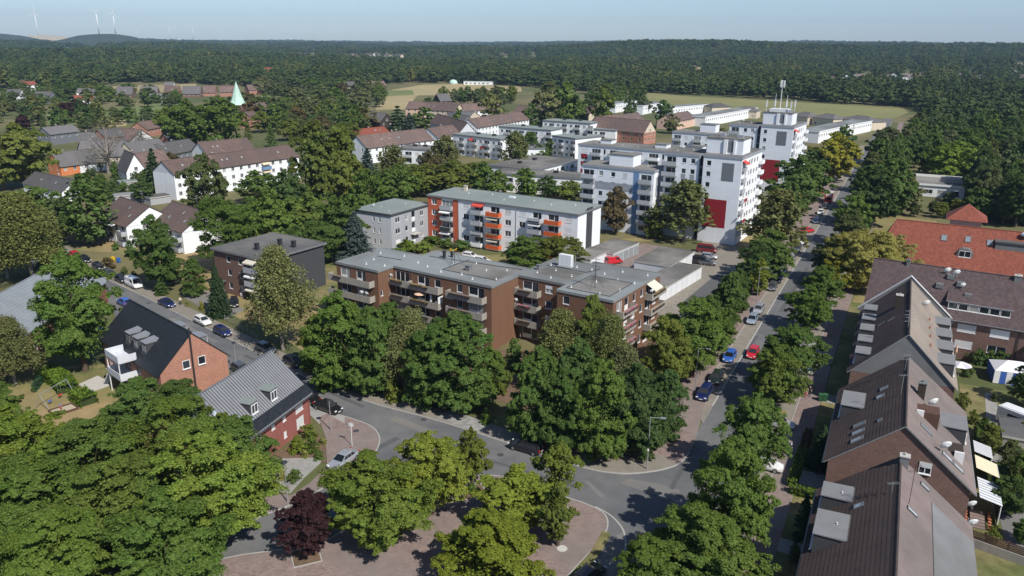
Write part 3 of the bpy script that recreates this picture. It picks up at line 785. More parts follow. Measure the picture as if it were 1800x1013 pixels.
def gable_roof(b, x0, x1, y0, y1, ze, zr, m, ridge='y', over=0.35, gover=0.25, tiled=False, tile=0.3, course=0.36, edge='zinc', m2=None, thick=0.16, name='roof', plain=(), hip=0.0, amp=0.035):
    """two slopes with thickness; ridge runs along local x or y. m covers the first slope (low side), m2 the other"""
    mb = MB(); m2i = 0
    mats = [m, edge]
    if m2 and m2 != m: mats.append(m2); m2i = 2
    if ridge == 'y':
        T = lambda u, v, z: (u, v, z)
        a0, a1, c0, c1 = x0, x1, y0 - gover, y1 + gover
    else:
        T = lambda u, v, z: (v, u, z)
        a0, a1, c0, c1 = y0, y1, x0 - gover, x1 + gover
    mid = (a0 + a1) / 2; sl = (zr - ze) / (mid - a0)
    e0, e1 = a0 - over, a1 + over; zl = ze - over * sl
    t = thick
    for (ea, sgn, mi) in ((e0, 1, 0), (e1, -1, m2i)):
        p1, p2 = T(ea, c0, zl), T(ea, c1, zl)
        h1 = hip
        r1, r2 = T(mid, c0 + h1, zr), T(mid, c1 - h1, zr)
        up = lambda q: (q[0], q[1], q[2] + t)
        mb.quad(p1, p2, r2, r1, m=1)                        # underside
        mb.quad(up(p1), up(p2), p2, p1, m=1)                # eaves edge
        mb.quad(up(p1), p1, r1, up(r1), m=1); mb.quad(up(p2), p2, r2, up(r2), m=1)
        if tiled and not hip and sgn not in plain:
            uv = Vector(r1) - Vector(p1); ux = Vector(p2) - Vector(p1)
            o = up(p1); 
            if ux.cross(uv).z < 0: o = up(p2); ux = -ux; uv = Vector(r2) - Vector(p2)
            tiled_slope(mb, o, ux, uv, (Vector(p2) - Vector(p1)).length, uv.length, tile, course, amp, m=mi)
        else:
            mb.quad(up(p1), up(p2), up(r2), up(r1), m=mi)
    if hip:
        for cc, s2 in ((c0, 1), (c1, -1)):
            r = T(mid, cc + s2 * hip, zr); q1, q2 = T(e0, cc, zl), T(e1, cc, zl)
            mb.quad((q1[0], q1[1], q1[2] + t), (q2[0], q2[1], q2[2] + t), (r[0], r[1], r[2] + t), m=0)
            mb.quad((q1[0], q1[1], q1[2] + t), (q2[0], q2[1], q2[2] + t), q2, q1, m=1)
    # ridge cap
    ra, rb = T(mid, c0 + hip, zr + t + 0.03), T(mid, c1 - hip, zr + t + 0.03)
    mb.tube(ra, rb, 0.13, n=6, m=0)
    o = b.part(name, mb, mats)
    return o
def gable_walls(b, x0, x1, y0, y1, z0, ze, zr, m, op=None, ridge='y', edge_mat=None, gable_op=None, gm=None):
    """four walls and the two gable triangles above the eaves; windows of the gables are set as boxes into the triangle"""
    b.box_shell(x0, x1, y0, y1, z0, ze, m, op, edge_mat)
    if ridge == 'y':
        xm = (x0 + x1) / 2
        tri = [((x0, y0, ze), (x1, y0, ze), (xm, y0, zr)), ((x1, y1, ze), (x0, y1, ze), (xm, y1, zr))]
    else:
        ym = (y0 + y1) / 2
        tri = [((x1, y0, ze), (x1, y1, ze), (x1, ym, zr)), ((x0, y1, ze), (x0, y0, ze), (x0, ym, zr))]
    for t in tri: b.part('gable', MB().quad(*t), gm or m)
def dormer(b, p, rot, w, d, h, roof='dormer_felt', cheek='dark_grey_render', win=True, slope=0.12, frame=None, over=0.12):
    """flat-roofed dormer box: front at p, running back d into the slope (local: x along the front, -y outward)"""
    mb = MB()
    mb.box(0, w, 0, d, -0.9, h)
    o = b.part('dormer', mb, cheek, loc=p, rot=rot)
    r = MB()
    z0, z1 = h + 0.002, h + 0.09
    r.quad((-over, -over, z1), (w + over, -over, z1), (w + over, d, z1 + slope), (-over, d, z1 + slope))
    r.quad((-over, -over, z0), (-over, d, z0), (w + over, d, z0), (w + over, -over, z0), m=1)
    r.quad((-over, -over, z0), (w + over, -over, z0), (w + over, -over, z1), (-over, -over, z1), m=1)
    r.quad((w + over, -over, z0), (w + over, d, z0), (w + over, d, z1 + slope), (w + over, -over, z1), m=1); r.quad((-over, d, z0), (-over, -over, z0), (-over, -over, z1), (-over, d, z1 + slope), m=1)
    b.part('dormer_roof', r, [roof, 'zinc'], parent=o)
    if win:
        me, pane = window_meshes('w2' if w > 1.3 else 'w1', w - 0.3, min(h - 0.3, 1.2), frame or b.frame, False)
        obj('window', me, o, (0.15, -0.17, 0.12))
    return o
def skylight(b, p, tilt_axis, w=0.8, l=1.2, open_=0.0, m='skylight_glass', name='skylight'):
    """roof window lying on a slope; p centre, tilt_axis = (ux, uv) local directions along the eaves and up the slope"""
    ux, uv = Vector(tilt_axis[0]).normalized(), Vector(tilt_axis[1]).normalized(); nn = ux.cross(uv)
    if nn.z < 0: ux = -ux; nn = ux.cross(uv)
    R = Matrix((ux, uv, nn)).transposed()
    mb = MB(); t = 0.09
    mb.box(-w / 2, w / 2, -l / 2, -l / 2 + t, 0, .12); mb.box(-w / 2, w / 2, l / 2 - t, l / 2, 0, .12)
    mb.box(-w / 2, -w / 2 + t, -l / 2 + t, l / 2 - t, 0, .12); mb.box(w / 2 - t, w / 2, -l / 2 + t, l / 2 - t, 0, .12)
    mb.box(-w / 2 + t, w / 2 - t, -l / 2 + t, l / 2 - t, 0.01, .08, m=1)
    return b.part(name, mb, ['lead_grey', m], loc=p, rot=tuple(R.to_euler()))
def frame_px(a, c, z):
    """origin, heading of local y and width of a facade whose top corners stand at a (left) and c (right)"""
    p, q = Vector(gp(a[0], a[1], z)), Vector(gp(c[0], c[1], z)); d = q - p
    return (p.x, p.y), -math.degrees(math.atan2(d.y, d.x)), d.length
# ------------------------------------------------------------------ brown balcony block
def brown_block():
    h = 33.3; o = gp(864.2, 505.7, 11.3)
    b = Building('apartment_block', 'long brown four-storey apartment block with zigzag flat roof and concrete balconies', 'building', o, h)
    OUT = [(-31.5, -4), (-21.4, -4), (-21.4, 0), (0, 0), (0, 8), (9.7, 8), (9.7, 4.7), (19.8, 4.7), (19.8, 23), (7, 23), (7, 21), (-.3, 21), (-.3, 12.5), (-21.4, 12.5), (-21.4, 8.2), (-31.5, 8.2)]
    fl = [0.3, 3.05, 5.8, 8.55]
    op = {i: [] for i in range(16)}
    for k, z in enumerate(fl):
        top = k == 3
        op[0] += [(1.0, z + .05, 2.4, 2.15, 'wd'), (4.9, z + .05, 2.2, 2.15, 'wd')]
        op[1] += [(0.5, z + 0.9, 0.6, 1.0, 'w1')] if k < 3 else []
        op[2] += [(0.5, z + .05, 3.2, 2.15, 'w3'), (5.6, z + .05, 2.6, 2.15, 'wd'), (9.4, z + .7, 1.3, 1.4, 'w1'), (14.2, z + .7, 1.2, 1.4, 'w1'), (16.7, z + .05, 3.2, 2.15, 'wd')]
        if k < 3: op[2] += [(11.8, z + 2.0, 1.6, 0.9, 'w2')]
        op[4] += [(1.0, z + .05, 3.1, 2.15, 'wd'), (5.5, z + .75, 1.4, 1.4, 'half' if k % 2 else 'w1')]
        op[5] += [(1.0, z + .9, 0.7, 1.1, 'w1')]
        op[6] += [(1.1, z + .75, 1.2, 1.35, 'shut' if k == 1 else 'w1'), (6.5, z + .75, 1.5, 1.35, 'w2')]
        op[7] += [(1.2, z + .05, 2.0, 2.15, 'wd'), (4.2, z + .05, 1.4, 2.15, 'door'), (7.3, z + .75, 1.0, 1.35, 'w1'), (10.2, z + .75, 1.1, 1.35, 'w1'), (12.4, z + .05, 2.2, 2.15, 'wd'), (15.6, z + .75, 1.3, 1.35, 'w1')]
        op[9] += []
        op[13] += []
    b.shell(OUT, 0, 11.3, 'brown_render', op)
    b.flat_roof(OUT, 11.3, 0.12, 0.42, 'felt_grey', 'felt_grey')
    zt = 11.3 + 0.42 * .65 - .08
    R0, R90 = 0.0, math.pi / 2
    mm = dict(m='concrete', slab='concrete')
    for k, z in enumerate(fl):
        if k == 0: continue
        pl = [None, (1.8, None, .6), (2.2, 'flowers_mixed', 1.0), (1.7, None, .9)][k]
        b.balcony(OUT[0], R0, -1.0, z, 10.2, planter=(1.8, None, 1.6), **mm)
        b.balcony(OUT[2], R0, -0.3, z, 4.5, planter=(2.7, 'flowers_mixed' if k == 3 else None, .9), **mm)
        b.balcony(OUT[2], R0, 4.3, z, 6.9, planter=(3.8, 'flowers_mixed' if k > 1 else None, .9), **mm)
        b.balcony(OUT[2], R0, 12.8, z, 7.6, planter=(4.3, None, .9), **mm)
        b.balcony(OUT[4], R0, 0.1, z, 4.6, planter=(2.4, 'flowers_pink' if k == 2 else None, .9), **mm)
        b.balcony(OUT[7], R90, 0.9, z, 5.2, planter=(4.6, 'flowers_pink', .3), **mm)
        b.balcony(OUT[7], R90, 12.0, z, 6.2, planter=(4.6, 'flowers_mixed' if k == 3 else None, .5), **mm)
        b.part('privacy_screen', MB().box(-.04, .04, -1.36, -.02, 0.02, 2.2), 'white_metal', loc=(-21.4 + 11.15, 0, z)) if k == 2 else None
    # downpipes and joints
    for x, y in ((-17.1, -.06), (9.62, 7.9)): b.part('downpipe', MB().tube((x, y, .2), (x, y, 11.1), .05, n=6), 'brown_render')
    b.awning(OUT[7], R90, 12.6, 11.0, 3.2, 1.7, .9)
    for loc, hd in (((-21.0, -1.25, 9.6), 170), ((-23.2, -5.3, 6.9), 170), ((.4, 6.75, 6.9), 160), ((21.1, 17.1 - .3, 9.7), 120), ((21.0, 9.5, 6.9), 120), ((-24.3, -5.3, 6.9), 150), ((21.1, 5.8, 4.1), 120)):
        b.dish(loc, .42, hd, .4)
    # parasols on the balconies
    for (x, y, z, m, r) in ((-14.5, -.9, 5.8, 'canvas_peach', 1.1), (-12.2, -.8, 5.8, 'canvas_white', .25), (1.1, 7.2, 0.6, 'bin_green', .22)):
        mb = MB(); mb.tube((0, 0, 0), (0, 0, 2.2), .025, n=6, m=1); mb.lathe([(r, 1.95 if r > .5 else 1.0), (r * .55, 2.15), (.02, 2.35)], 10)
        b.part('parasol', mb, [m, 'white_metal'], loc=(x, y, z))
    # roof fittings
    vp = [(-29, 5), (-27, 1), (-24, 6), (-22.5, -1), (-18, 10), (-16, 3), (-13.5, 7.5), (-12, 1.8), (-10, 9.5), (-8, 2.5), (-6, 7), (-5, 1.5), (-3, 9), (-1.5, 3.5), (2, 11), (4, 14), (5.5, 9.7), (8, 12.5), (9, 18), (11, 7), (13, 12), (14, 20), (15.5, 15), (16.5, 6.5), (18.3, 10), (18.6, 15), (18.5, 20.5), (6, 18), (-19, 4), (-26, -2), (12, 17), (1.5, 16.5)]
    b.vents(vp, zt)
    gravel = MB()
    for x0, x1, y0, y1 in ((-12.5, -1.2, 3.2, 10.8), (1.5, 8.8, 10.5, 15.5), (10.8, 18.2, 6.5, 14.5)):
        gravel.box(x0, x1, y0, y1, zt - .02, zt + .012)
    b.part('gravel_bed', gravel, 'felt_gravel')
    for (x, y) in ((-13.0, 7.0), (14.3, 9.0)):              # guyed aerial masts
        mb = MB(); mb.tube((0, 0, 0), (0, 0, 5.2), .06, .04, 6)
        for zz, L in ((4.9, .8), (4.3, .9), (3.7, .7)):
            mb.tube((-L, 0, zz), (L, 0, zz), .022, n=4)
            for j in range(-3, 4): mb.tube((j * L / 3.2, -.3, zz), (j * L / 3.2, .3, zz), .014, n=4)
        for an in (30, 150, 270): mb.tube((1.5 * math.cos(RAD(an)), 1.5 * math.sin(RAD(an)), 0), (0, 0, 2.6), .025, n=4)
        b.part('aerial_mast', mb, 'dark_metal', loc=(x, y, zt))
    for (x, y, m, w, hh) in ((-17.3, 9.5, 'dark_metal', .45, 1.2), (-8.6, 5.3, 'lead_grey', .9, .9), (1.2, 12.7, 'lead_grey', .5, .9), (-31, 5, 'lead_grey', .6, .8), (-16.4, 10.6, 'dark_metal', .35, .9)):
        mb = MB(); mb.box(-w / 2, w / 2, -w / 2, w / 2, 0, hh); mb.box(-w / 2 - .08, w / 2 + .08, -w / 2 - .08, w / 2 + .08, hh, hh + .1)
        b.part('roof_cowl', mb, m, loc=(x, y, zt))
    mb = MB()                                               # white telecom cabinets on a grating
    for k in range(3): mb.box(k * .85, k * .85 + .8, 0, .9, .25, 2.3)
    mb.box(-.2, 2.8, -.4, 1.3, .1, .2, m=1); mb.tube((3.3, .2, 0), (3.3, .2, 2.6), .05, n=6, m=1)
    b.part('equipment_cabinet', mb, ['white_metal', 'galvanised'], loc=(3.0, 16.6, zt))
    mb = MB()
    for p, q in (((-20, 8.5), (-1, 10.9)), ((1, 15.8), (9, 15.9)), ((9, 15.9), (10, 19.3)), ((10.6, 6.2), (18.4, 6.2)), ((18.4, 6.2), (18.4, 14.7)), ((10.6, 14.7), (18.4, 14.7)), ((10.6, 6.2), (10.6, 14.7)), ((-12.6, 3), (-1, 3)), ((-12.6, 3), (-12.6, 11)), ((-28, 3), (-22.5, 3.6))):
        mb.tube((p[0], p[1], .1), (q[0], q[1], .1), .045, n=5)
    b.part('lightning_cable', mb, 'dark_metal', loc=(0, 0, zt))
brown_block()

# ------------------------------------------------------------------ white and orange block with its grey annex
def white_block():
    o = gp(752.3, 343.9, 11.6)
    b = Building('apartment_block', 'white four-storey apartment block with an orange-red end and orange balconies', 'building', o, 31)
    W, D = 43.2, 12.6
    fl = [0.5, 3.25, 6.0, 8.75]
    op = {0: [], 1: [], 2: [], 3: []}
    for k, z in enumerate(fl):
        sh = lambda p: 'shut' if RND.random() < p else 'w2'
        op[0] += [(1.2, z + .75, 1.5, 1.4, 'w2')]
        op[0] += [(4.4, z + .1, 3.4, 2.1, 'w3'), (11.0, z + .75, 1.7, 1.4, sh(.6)), (14.4, z + .1, 2.6, 2.1, 'wd')]
        op[0] += [(19.2, z + .1, 2.6, 2.1, 'wd'), (23.4, z + .75, 1.7, 1.4, sh(.4)), (27.4, z + .75, 1.7, 1.4, sh(.5)), (31.2, z + .1, 2.4, 2.1, 'wd'), (35.4, z + .1, 2.8, 2.1, 'wd'), (39.9, z + .75, 1.7, 1.4, sh(.8))]
        op[2] += [(u, z + .75, 1.5, 1.4, 'w2') for u in (2, 7, 12, 17, 22, 27, 32, 37)]
    b.box_shell(0, W, 0, D, 0, 11.6, 'white_render', op)
    b.flat_roof([(0, 0), (W, 0), (W, D), (0, D)], 11.6, .3, .45, 'felt_green', 'lead_grey')
    zt = 11.6 + .45 * .65 - .08
    P0 = (0, 0)
    # orange-red end bay: rendered strips between the openings
    def strip(u0, u1, z0, z1): b.panel(P0, 0, u0, z0, u1 - u0, z1 - z0, 'orange_render', 'rendered_panel', .05)
    strip(0, 1.15, 0, 11.4); strip(2.75, 4.35, 0, 11.4); strip(7.85, 9.4, 0, 11.4)
    for k, z in enumerate(fl):
        strip(1.15, 2.75, (fl[k - 1] + 2.2) if k else 0, z + .68)
    strip(1.15, 2.75, fl[3] + 2.2, 11.4)
    strip(9.45, 9.75, 0, 0.01)
    b.part('rendered_panel', MB().box(-.05, -.002, -.05, D, 0, 11.4), 'orange_render')
    for u in (9.6, 26.6): b.part('downpipe', MB().tube((u, -.09, .2), (u, -.09, 11.3), .06, n=6), 'grey_render')
    for k, z in enumerate(fl):
        b.balcony(P0, 0, 4.3, z, 3.5, 1.0, .95, 'balcony_grey')
        b.balcony(P0, 0, 14.0, z, 3.2, 1.5, .95, 'balcony_grey' if k else 'white_render')
        b.balcony(P0, 0, 18.6, z, 3.8, 1.5, 1.0, 'balcony_orange')
        b.balcony(P0, 0, 30.4, z, 3.5, 1.5, .95, 'balcony_grey')
        b.balcony(P0, 0, 35.0, z, 3.9, 1.5, 1.0, 'balcony_orange')
    for u, k, m in ((4.3, 2, 'canvas_white'), (4.3, 0, 'canvas_white'), (14.2, 3, 'awning_red'), (18.7, 2, 'awning_cream'), (18.7, 0, 'awning_cream'), (30.6, 2, 'canvas_white'), (35.2, 0, 'awning_yellow')):
        b.awning(P0, 0, u, fl[k] + 2.5, 3.3, 1.5, .45, m)
    for u, k in ((14.2, 1), (4.6, 1), (30.6, 3)):            # solar panels hung on balcony fronts
        mb = MB()
        for j in range(3): mb.box(j * 1.05, j * 1.05 + 1.0, -.06, 0, 0, .9)
        b.part('solar_panel', mb, 'glass_dark', loc=(u, -1.53, fl[k] + .1), rot=(RAD(-20), 0, 0))
    scatter_leaves(b.o, 'balcony_flowers', (18.8, 22.0, -1.85, -1.5, 4.0, 4.5), 220, .13, 'flowers_mixed')
    # right-hand gable: dark fin
    b.part('wall_fin', MB().box(W + .002, W + .25, 4.6, 7.4, 0, 12.4), 'dark_grey_render')
    b.vents([(8, 7), (14, 9), (20, 5), (27, 8), (33, 6), (38, 9)], zt)
    b.chimney(4.8, 10.2, zt, .9, .7, 1.2, 'cream_render')
    b.part('roof_hatch', MB().box(0, 1.6, 0, 1.0, 0, .35), 'white_metal', loc=(19.5, 8.0, zt))
    # annex
    o2 = gp(687.0, 379.2, 9.0)
    a = Building('apartment_block', 'light grey three-storey flat-roofed block beside the orange end of the white block', 'building', o2, 31)
    op = {0: [], 1: [], 3: []}
    for k, z in enumerate((0.4, 3.2, 6.0)):
        op[0] += [(6.2, z + .8, .55, 1.3, 'w1'), (8.1, z + .8, .55, 1.3, 'w1')]
        op[1] += [(1.6, z + .8, 1.8, 1.3, 'shut' if k == 0 else 'w2'), (5.4, z + .8, 1.1, 1.3, 'w1'), (8.0, z + .1, 1.5, 2.5, 'door'), (11.6, z + .8, 1.3, 1.3, 'w2')]
        op[3] += [(2.5, z + .8, 1.5, 1.3, 'w2'), (9, z + .8, 1.5, 1.3, 'w2')]
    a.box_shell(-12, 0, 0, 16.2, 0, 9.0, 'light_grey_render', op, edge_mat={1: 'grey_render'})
    a.flat_roof([(-12, 0), (0, 0), (0, 16.2), (-12, 16.2)], 9.0, .25, .5, 'felt_green', 'dark_grey_render')
    a.part('entrance_canopy', MB().box(.003, 1.3, 7.4, 10.2, 2.75, 2.9), 'concrete_pale')
    a.vents([(-3, 3), (-8, 6), (-5, 12)], 9.2); a.dish((-9, 4, 9.2), .4, 150, .6)
white_block()

# ------------------------------------------------------------------ small brown brick block
def brick_block():
    o, h, w = frame_px((375, 437.5), (466, 457.5), 9.0)
    b = Building('apartment_block', 'small brown brick block of flats with dark flat roof beside the conifer', 'building', o, h)
    op = {0: []}
    for k, z in enumerate((0.5, 3.3, 6.1)):
        op[0] += [(w * .25, z + .75, 1.1, 1.3, 'w1'), (w * .48, z + .75, 1.1, 1.3, 'w1'), (w * .70, z + .1, 2.8, 2.1, 'wd')]
    D = 15.5
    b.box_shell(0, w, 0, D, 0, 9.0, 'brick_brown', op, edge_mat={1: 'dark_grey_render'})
    b.flat_roof([(0, 0), (w, 0), (w, D), (0, D)], 9.0, .5, .4, 'felt_dark', 'lead_grey')
    for k, z in enumerate((3.3, 6.1)): b.balcony((0, 0), 0, w * .66, z, 3.8, 1.3, .95, 'balcony_grey')
    for k, z in enumerate((0.5, 3.3, 6.1)): b.awning((0, 0), 0, w * .67, z + 2.45, 3.2, 1.5, .5, 'awning_cream' if k != 1 else 'canvas_white')
    b.part('porch_roof', MB().box(0, 2.6, -1.4, -.003, 2.6, 2.75), 'felt_dark', loc=(.6, 0, 0))
    b.window((0, 0), 0, .9, .2, 1.2, 2.1, 'door').location.y -= .12
    for x, y in ((w * .55, 4), (w * .62, 9), (w * .85, 9.5)):
        mb = MB().box(-.35, .35, -.35, .35, 0, 1.3).box(-.45, .45, -.45, .45, 1.3, 1.4)
        b.part('chimney', mb, 'dark_metal', loc=(x, y, 9.15))
brick_block()

# ------------------------------------------------------------------ garages
def garages(pl, pr, z, D, n, label, door='garage_white', side=0, roof='felt_gravel'):
    o, h, w = frame_px(pl, pr, z)
    b = Building('garage_row', label, 'garage', o, h)
    b.box_shell(0, w, 0, D, 0, z, 'light_grey_render')
    b.flat_roof([(0, 0), (w, 0), (w, D), (0, D)], z, .1, .3, roof, 'concrete_pale')
    L = w if side == 0 else D
    for k in range(n):
        mb = MB(); dw = L / n - .25
        mb.box(0, dw, -.05, -.003, .03, z - .35)
        for j in range(5): mb.box(.06, dw - .06, -.065, -.05, .08 + j * (z - .5) / 5, .03 + (j + 1) * (z - .5) / 5)
        if side == 0: b.part('garage_door', mb, door, loc=(k * L / n + .12, 0, 0))
        else: b.part('garage_door', mb, door, loc=(w, k * L / n + .12, 0), rot=math.pi / 2)
    return b
garages((1160, 513), (1234, 469.5), 2.6, 6.0, 8, 'row of garages with bright white doors facing the paved yard')
garages((1177.5, 470), (1221, 443), 2.63, 8.5, 6, 'grey-roofed garage row with white end wall beside the parked vans')
garages((1078, 447), (1123, 428), 2.6, 7.0, 5, 'garage row with five grey doors behind the red van', 'garage_grey')
garages((1038, 457), (1074, 441), 2.57, 6.0, 3, 'low flat-roofed garages next to the dark fin of the white block', 'garage_white')

# ------------------------------------------------------------------ white tower blocks with red panels
def tower(o, h, W, D, Z, label, wingw, antenna=False, stain=True):
    b = Building('tower_block', label, 'building', o, h)
    fl = [Z - 0.5 - 2.75 * (k + 1) for k in range(int(Z / 2.75))]
    op = {0: [], 1: []}
    for z in fl:
        if z < 0: continue
        op[0] += [(0.9, z + .8, 1.15, 1.3, 'w1')]
        op[1] += [(u, z + .8, 1.5, 1.3, 'w2') for u in (3.4, 6.4, 11.2, 14.0)] + [(8.6, z + .1, 1.3, 2.2, 'door')]
    b.box_shell(0, W, 0, D, 0, Z, 'skylit_white_render', op, edge_mat={1: 'white_render'})
    b.flat_roof([(0, 0), (W, 0), (W, D), (0, D)], Z, .15, .7, 'felt_gravel', 'grey_panel')
    b.panel((0, 0), 0, W * .5, Z - 6.0, W * .31, 4.6, 'slate_panel', 'grey_panel')
    b.panel((0, 0), 0, W * .12, Z - 18.2, W * .58, 7.3, 'red_panel', 'red_panel')
    for z in fl:
        if z < 2: continue
        b.balcony((W, 0), math.pi / 2, 0.3, z, 2.6, .7, .95, 'balcony_grey'); b.balcony((W, 0), math.pi / 2, D - 3.0, z, 2.8, 1.0, .95, 'white_render')
    b.awning((W, 0), math.pi / 2, .3, fl[0] + 2.5, 2.8, 1.3, .6, 'awning_red')
    for k in (3, 5): b.panel((W, 0), math.pi / 2, 3.2, fl[k] - .5, 5.0, .9, 'red_panel', 'red_panel', .035)
    zt = Z + .7 * .65 - .08
    # penthouse with the lift room
    mb = MB(); mb.box(-.6, 8.8, 3.6, 10.6, 0, 3.7)
    pz = b.part('penthouse', mb, 'skylit_white_render', loc=(0, 0, zt))
    b.part('penthouse_roof', MB().box(-.75, 8.95, 3.45, 10.75, 3.703, 4.05), 'felt_gravel', parent=pz)
    b.part('service_door', MB().box(4.9, 6.3, 3.53, 3.598, .5, 3.3), 'slate_panel', parent=pz)
    b.part('pilaster', MB().box(3.9, 4.8, 3.2, 3.598, 0, 3.65), 'white_render', parent=pz); b.part('pilaster', MB().box(6.4, 7.0, 3.3, 3.598, 0, 3.65), 'white_render', parent=pz)
    b.part('roof_cowl', MB().box(2, 3.2, 6, 7.2, 4.05, 4.9).box(6.6, 8.2, 5, 6.0, 4.05, 4.8), 'grey_panel', parent=pz)
    if antenna:
        mb = MB(); mb.tube((4, 6, 4), (4, 6, 14), .16, .10, 8)
        for an in (0, 120, 240):
            c, s2 = math.cos(RAD(an)), math.sin(RAD(an)); mb.box(4 + c * .6 - .22, 4 + c * .6 + .22, 6 + s2 * .6 - .22, 6 + s2 * .6 + .22, 12.0, 14.2)
        for x, y in ((0, 4), (1.6, 9), (8, 4), (8, 9.6), (5.4, 9)):
            mb.tube((x, y, 4), (x, y, 8.0 + (x % 2)), .09, .07, 6); mb.box(x - .2, x + .2, y - .15, y + .15, 5.5, 7.6)
        mb.box(1, 7, 4.5, 8.5, 4.05, 5.0)
        b.part('antenna_mast', mb, 'white_metal', parent=pz)
    # recessed stair glazing and wing
    st = MB(); st.box(-1.4, -.003, 1.6, 8, 0, Z - .2)
    b.part('stair_glazing', st, 'glass_dark')
    bars = MB()
    for z in fl: bars.box(-1.38, -.03, 1.5, 1.598, z - .3, z + .35)
    b.part('spandrel', bars, 'slate_panel')
    x1 = -1.4; x0 = x1 - wingw
    op = {0: []}
    for z in fl:
        if z < 0: continue
        op[0] += [(.6, z + .1, 2.6, 2.1, 'wd'), (wingw - 4.6, z + .8, 1.2, 1.3, 'w1'), (wingw - 2.2, z + .8, 1.2, 1.3, 'w1')]
    b.box_shell(x0, x1, .8, 12.5, 0, Z - .4, 'skylit_white_render', op, name='wing_wall')
    b.flat_roof([(x0, .8), (x1, .8), (x1, 12.5), (x0, 12.5)], Z - .4, .15, .7, 'felt_gravel', 'grey_panel', name='wing_roof')
    for z in fl:
        if z < 2: continue
        b.balcony((x0, .8), 0, -.2, z, 3.9, 1.2, 1.0, 'balcony_grey')
    for k, z in enumerate(fl[1:5]):
        if k % 2 == 0:
            for du in (4.6, 2.2): b.panel((x0, .8), 0, wingw - du, z - 1.25 + .7, 1.2, 1.2, 'slate_panel' if k else 'grey_panel', 'grey_panel', .02)
    b.dish((x0 + 3, 6, Z), .45, 150, .8); b.vents([(x0 + 2, 5), (x0 + 5, 9), (2, 13), (7, 15)], Z)
    return b
TH = 31.5
o1 = gp(1237.4, 273.7, 22.3)
tower(o1, TH, 9.9, 18.9, 22.3, 'white tower block with a big dark red panel beside the parked vans', 9.4)
zt2 = 23.5; q = gp(1395.5, 225, zt2)
tower((q[0] - 10.5 * math.cos(RAD(TH)), q[1] + 10.5 * math.sin(RAD(TH))), TH, 10.5, 19.5, zt2, 'white tower block farther up the street with tall antenna mast on its roof', 9.4, True)

def slab_block(name, label, o, h, W, D, Z, cols, wall='skylit_white_render', side='white_render', floors=None, roof='felt_gravel', edge='grey_panel', det=False, pent=(), blue=None, end=None, balc='balcony_grey', fasc=.6, sidewin=()):
    """flat-roofed block of flats; cols lists what stands above one another: (u, 'b'|'w'|'B', width)"""
    b = Building(name, label, 'building', o, h, det=det)
    n = floors or int(Z / 2.75); fl = [Z - .45 - 2.75 * (k + 1) for k in range(n)]
    op = {0: [], 1: [], 2: [], 3: []}
    for k, z in enumerate(fl):
        for u, t, w in cols:
            if t == 'w': op[0].append((u, z + .8, w, 1.3, 'shut' if RND.random() < .12 else ('w2' if w > 1.3 else 'w1')))
            elif t == 's': op[0].append((u, z + .4, w, 1.9, 'w1'))
            else: op[0].append((u + .3, z + .1, w - .6, 2.1, 'wd' if w < 4 else 'w3'))
        for u in sidewin: op[1].append((u, z + .8, 1.2, 1.3, 'w1'))
    b.box_shell(0, W, 0, D, 0, Z, wall, op, edge_mat={1: side})
    b.flat_roof([(0, 0), (W, 0), (W, D), (0, D)], Z, .2, fasc, roof, edge)
    for k, z in enumerate(fl):
        for u, t, w in cols:
            if t in 'bB' and z > 1: b.balcony((0, 0), 0, u, z, w, 1.2, 1.0, balc if t == 'b' else 'white_render')
    for x, y, w, d, hh in pent:
        p = b.part('roof_house', MB().box(0, w, 0, d, 0, hh), wall, loc=(x, y, Z + .2))
        b.part('roof_house_cover', MB().box(-.15, w + .15, -.15, d + .15, hh + .003, hh + .25), roof, parent=p)
    if blue: b.panel((0, 0), 0, blue[0], 0, blue[1], Z - .6, 'blue_panel', 'blue_panel')
    if end: b.panel((W, 0), math.pi / 2, end[0], end[1], end[2], end[3], end[4], 'end_panel')
    b.vents([(W * RND.uniform(.1, .9), D * RND.uniform(.2, .8)) for _ in range(5)], Z + .3)
    return b
fb = slab_block('apartment_block', 'six-storey white block with a blue stair strip in front of the red-panelled tower', gp(1024.4, 290.4, 17.3), TH, 21.0, 9.2, 17.3,
           [(0, 'b', 3.8), (5.0, 'w', 1.25), (8.6, 'w', 1.25), (12.1, 'w', 1.25), (17.0, 'b', 3.6)], det=True, pent=((6.8, 2.6, 7.0, 5.5, 3.0),), blue=(15.2, 1.6))
fb.panel((0, 0), 0, 3.9, 17.3 - 6.1, 11.2, 2.1, 'grey_panel', 'grey_panel', .02)
fb.panel((21.0, 0), math.pi / 2, 1.6, 10.4, 2.8, 5.2, 'grey_panel', 'grey_panel'); fb.panel((21.0, 0), math.pi / 2, .3, 2.0, 3.2, 4.0, 'red_panel', 'red_panel')
lb = slab_block('apartment_block', 'long five-storey white block with low roof houses behind the blue-striped block', gp(1016.7, 254.5, 14.2), TH, 46.0, 12.5, 14.2,
           [(1.2, 'w', 2.6), (5.2, 'b', 4.0), (10.0, 's', .9), (12.2, 'b', 4.2), (18, 'w', 1.3), (21, 'b', 4.0), (27, 'B', 4.0), (32, 's', .9), (34, 'b', 4.0), (39.5, 'w', 1.3), (42, 'w', 1.3)],
           pent=((6.0, 6, 4.2, 4.2, 1.3), (27, 6, 4.2, 4.2, 1.3), (40, 5, 4.2, 4.2, 1.6)))
for k in range(3): lb.panel((0, 0), 0, 1.2, 14.2 - 3.55 - 2.75 * k - .85, 2.6, 1.35, 'red_panel', 'red_panel', .025)
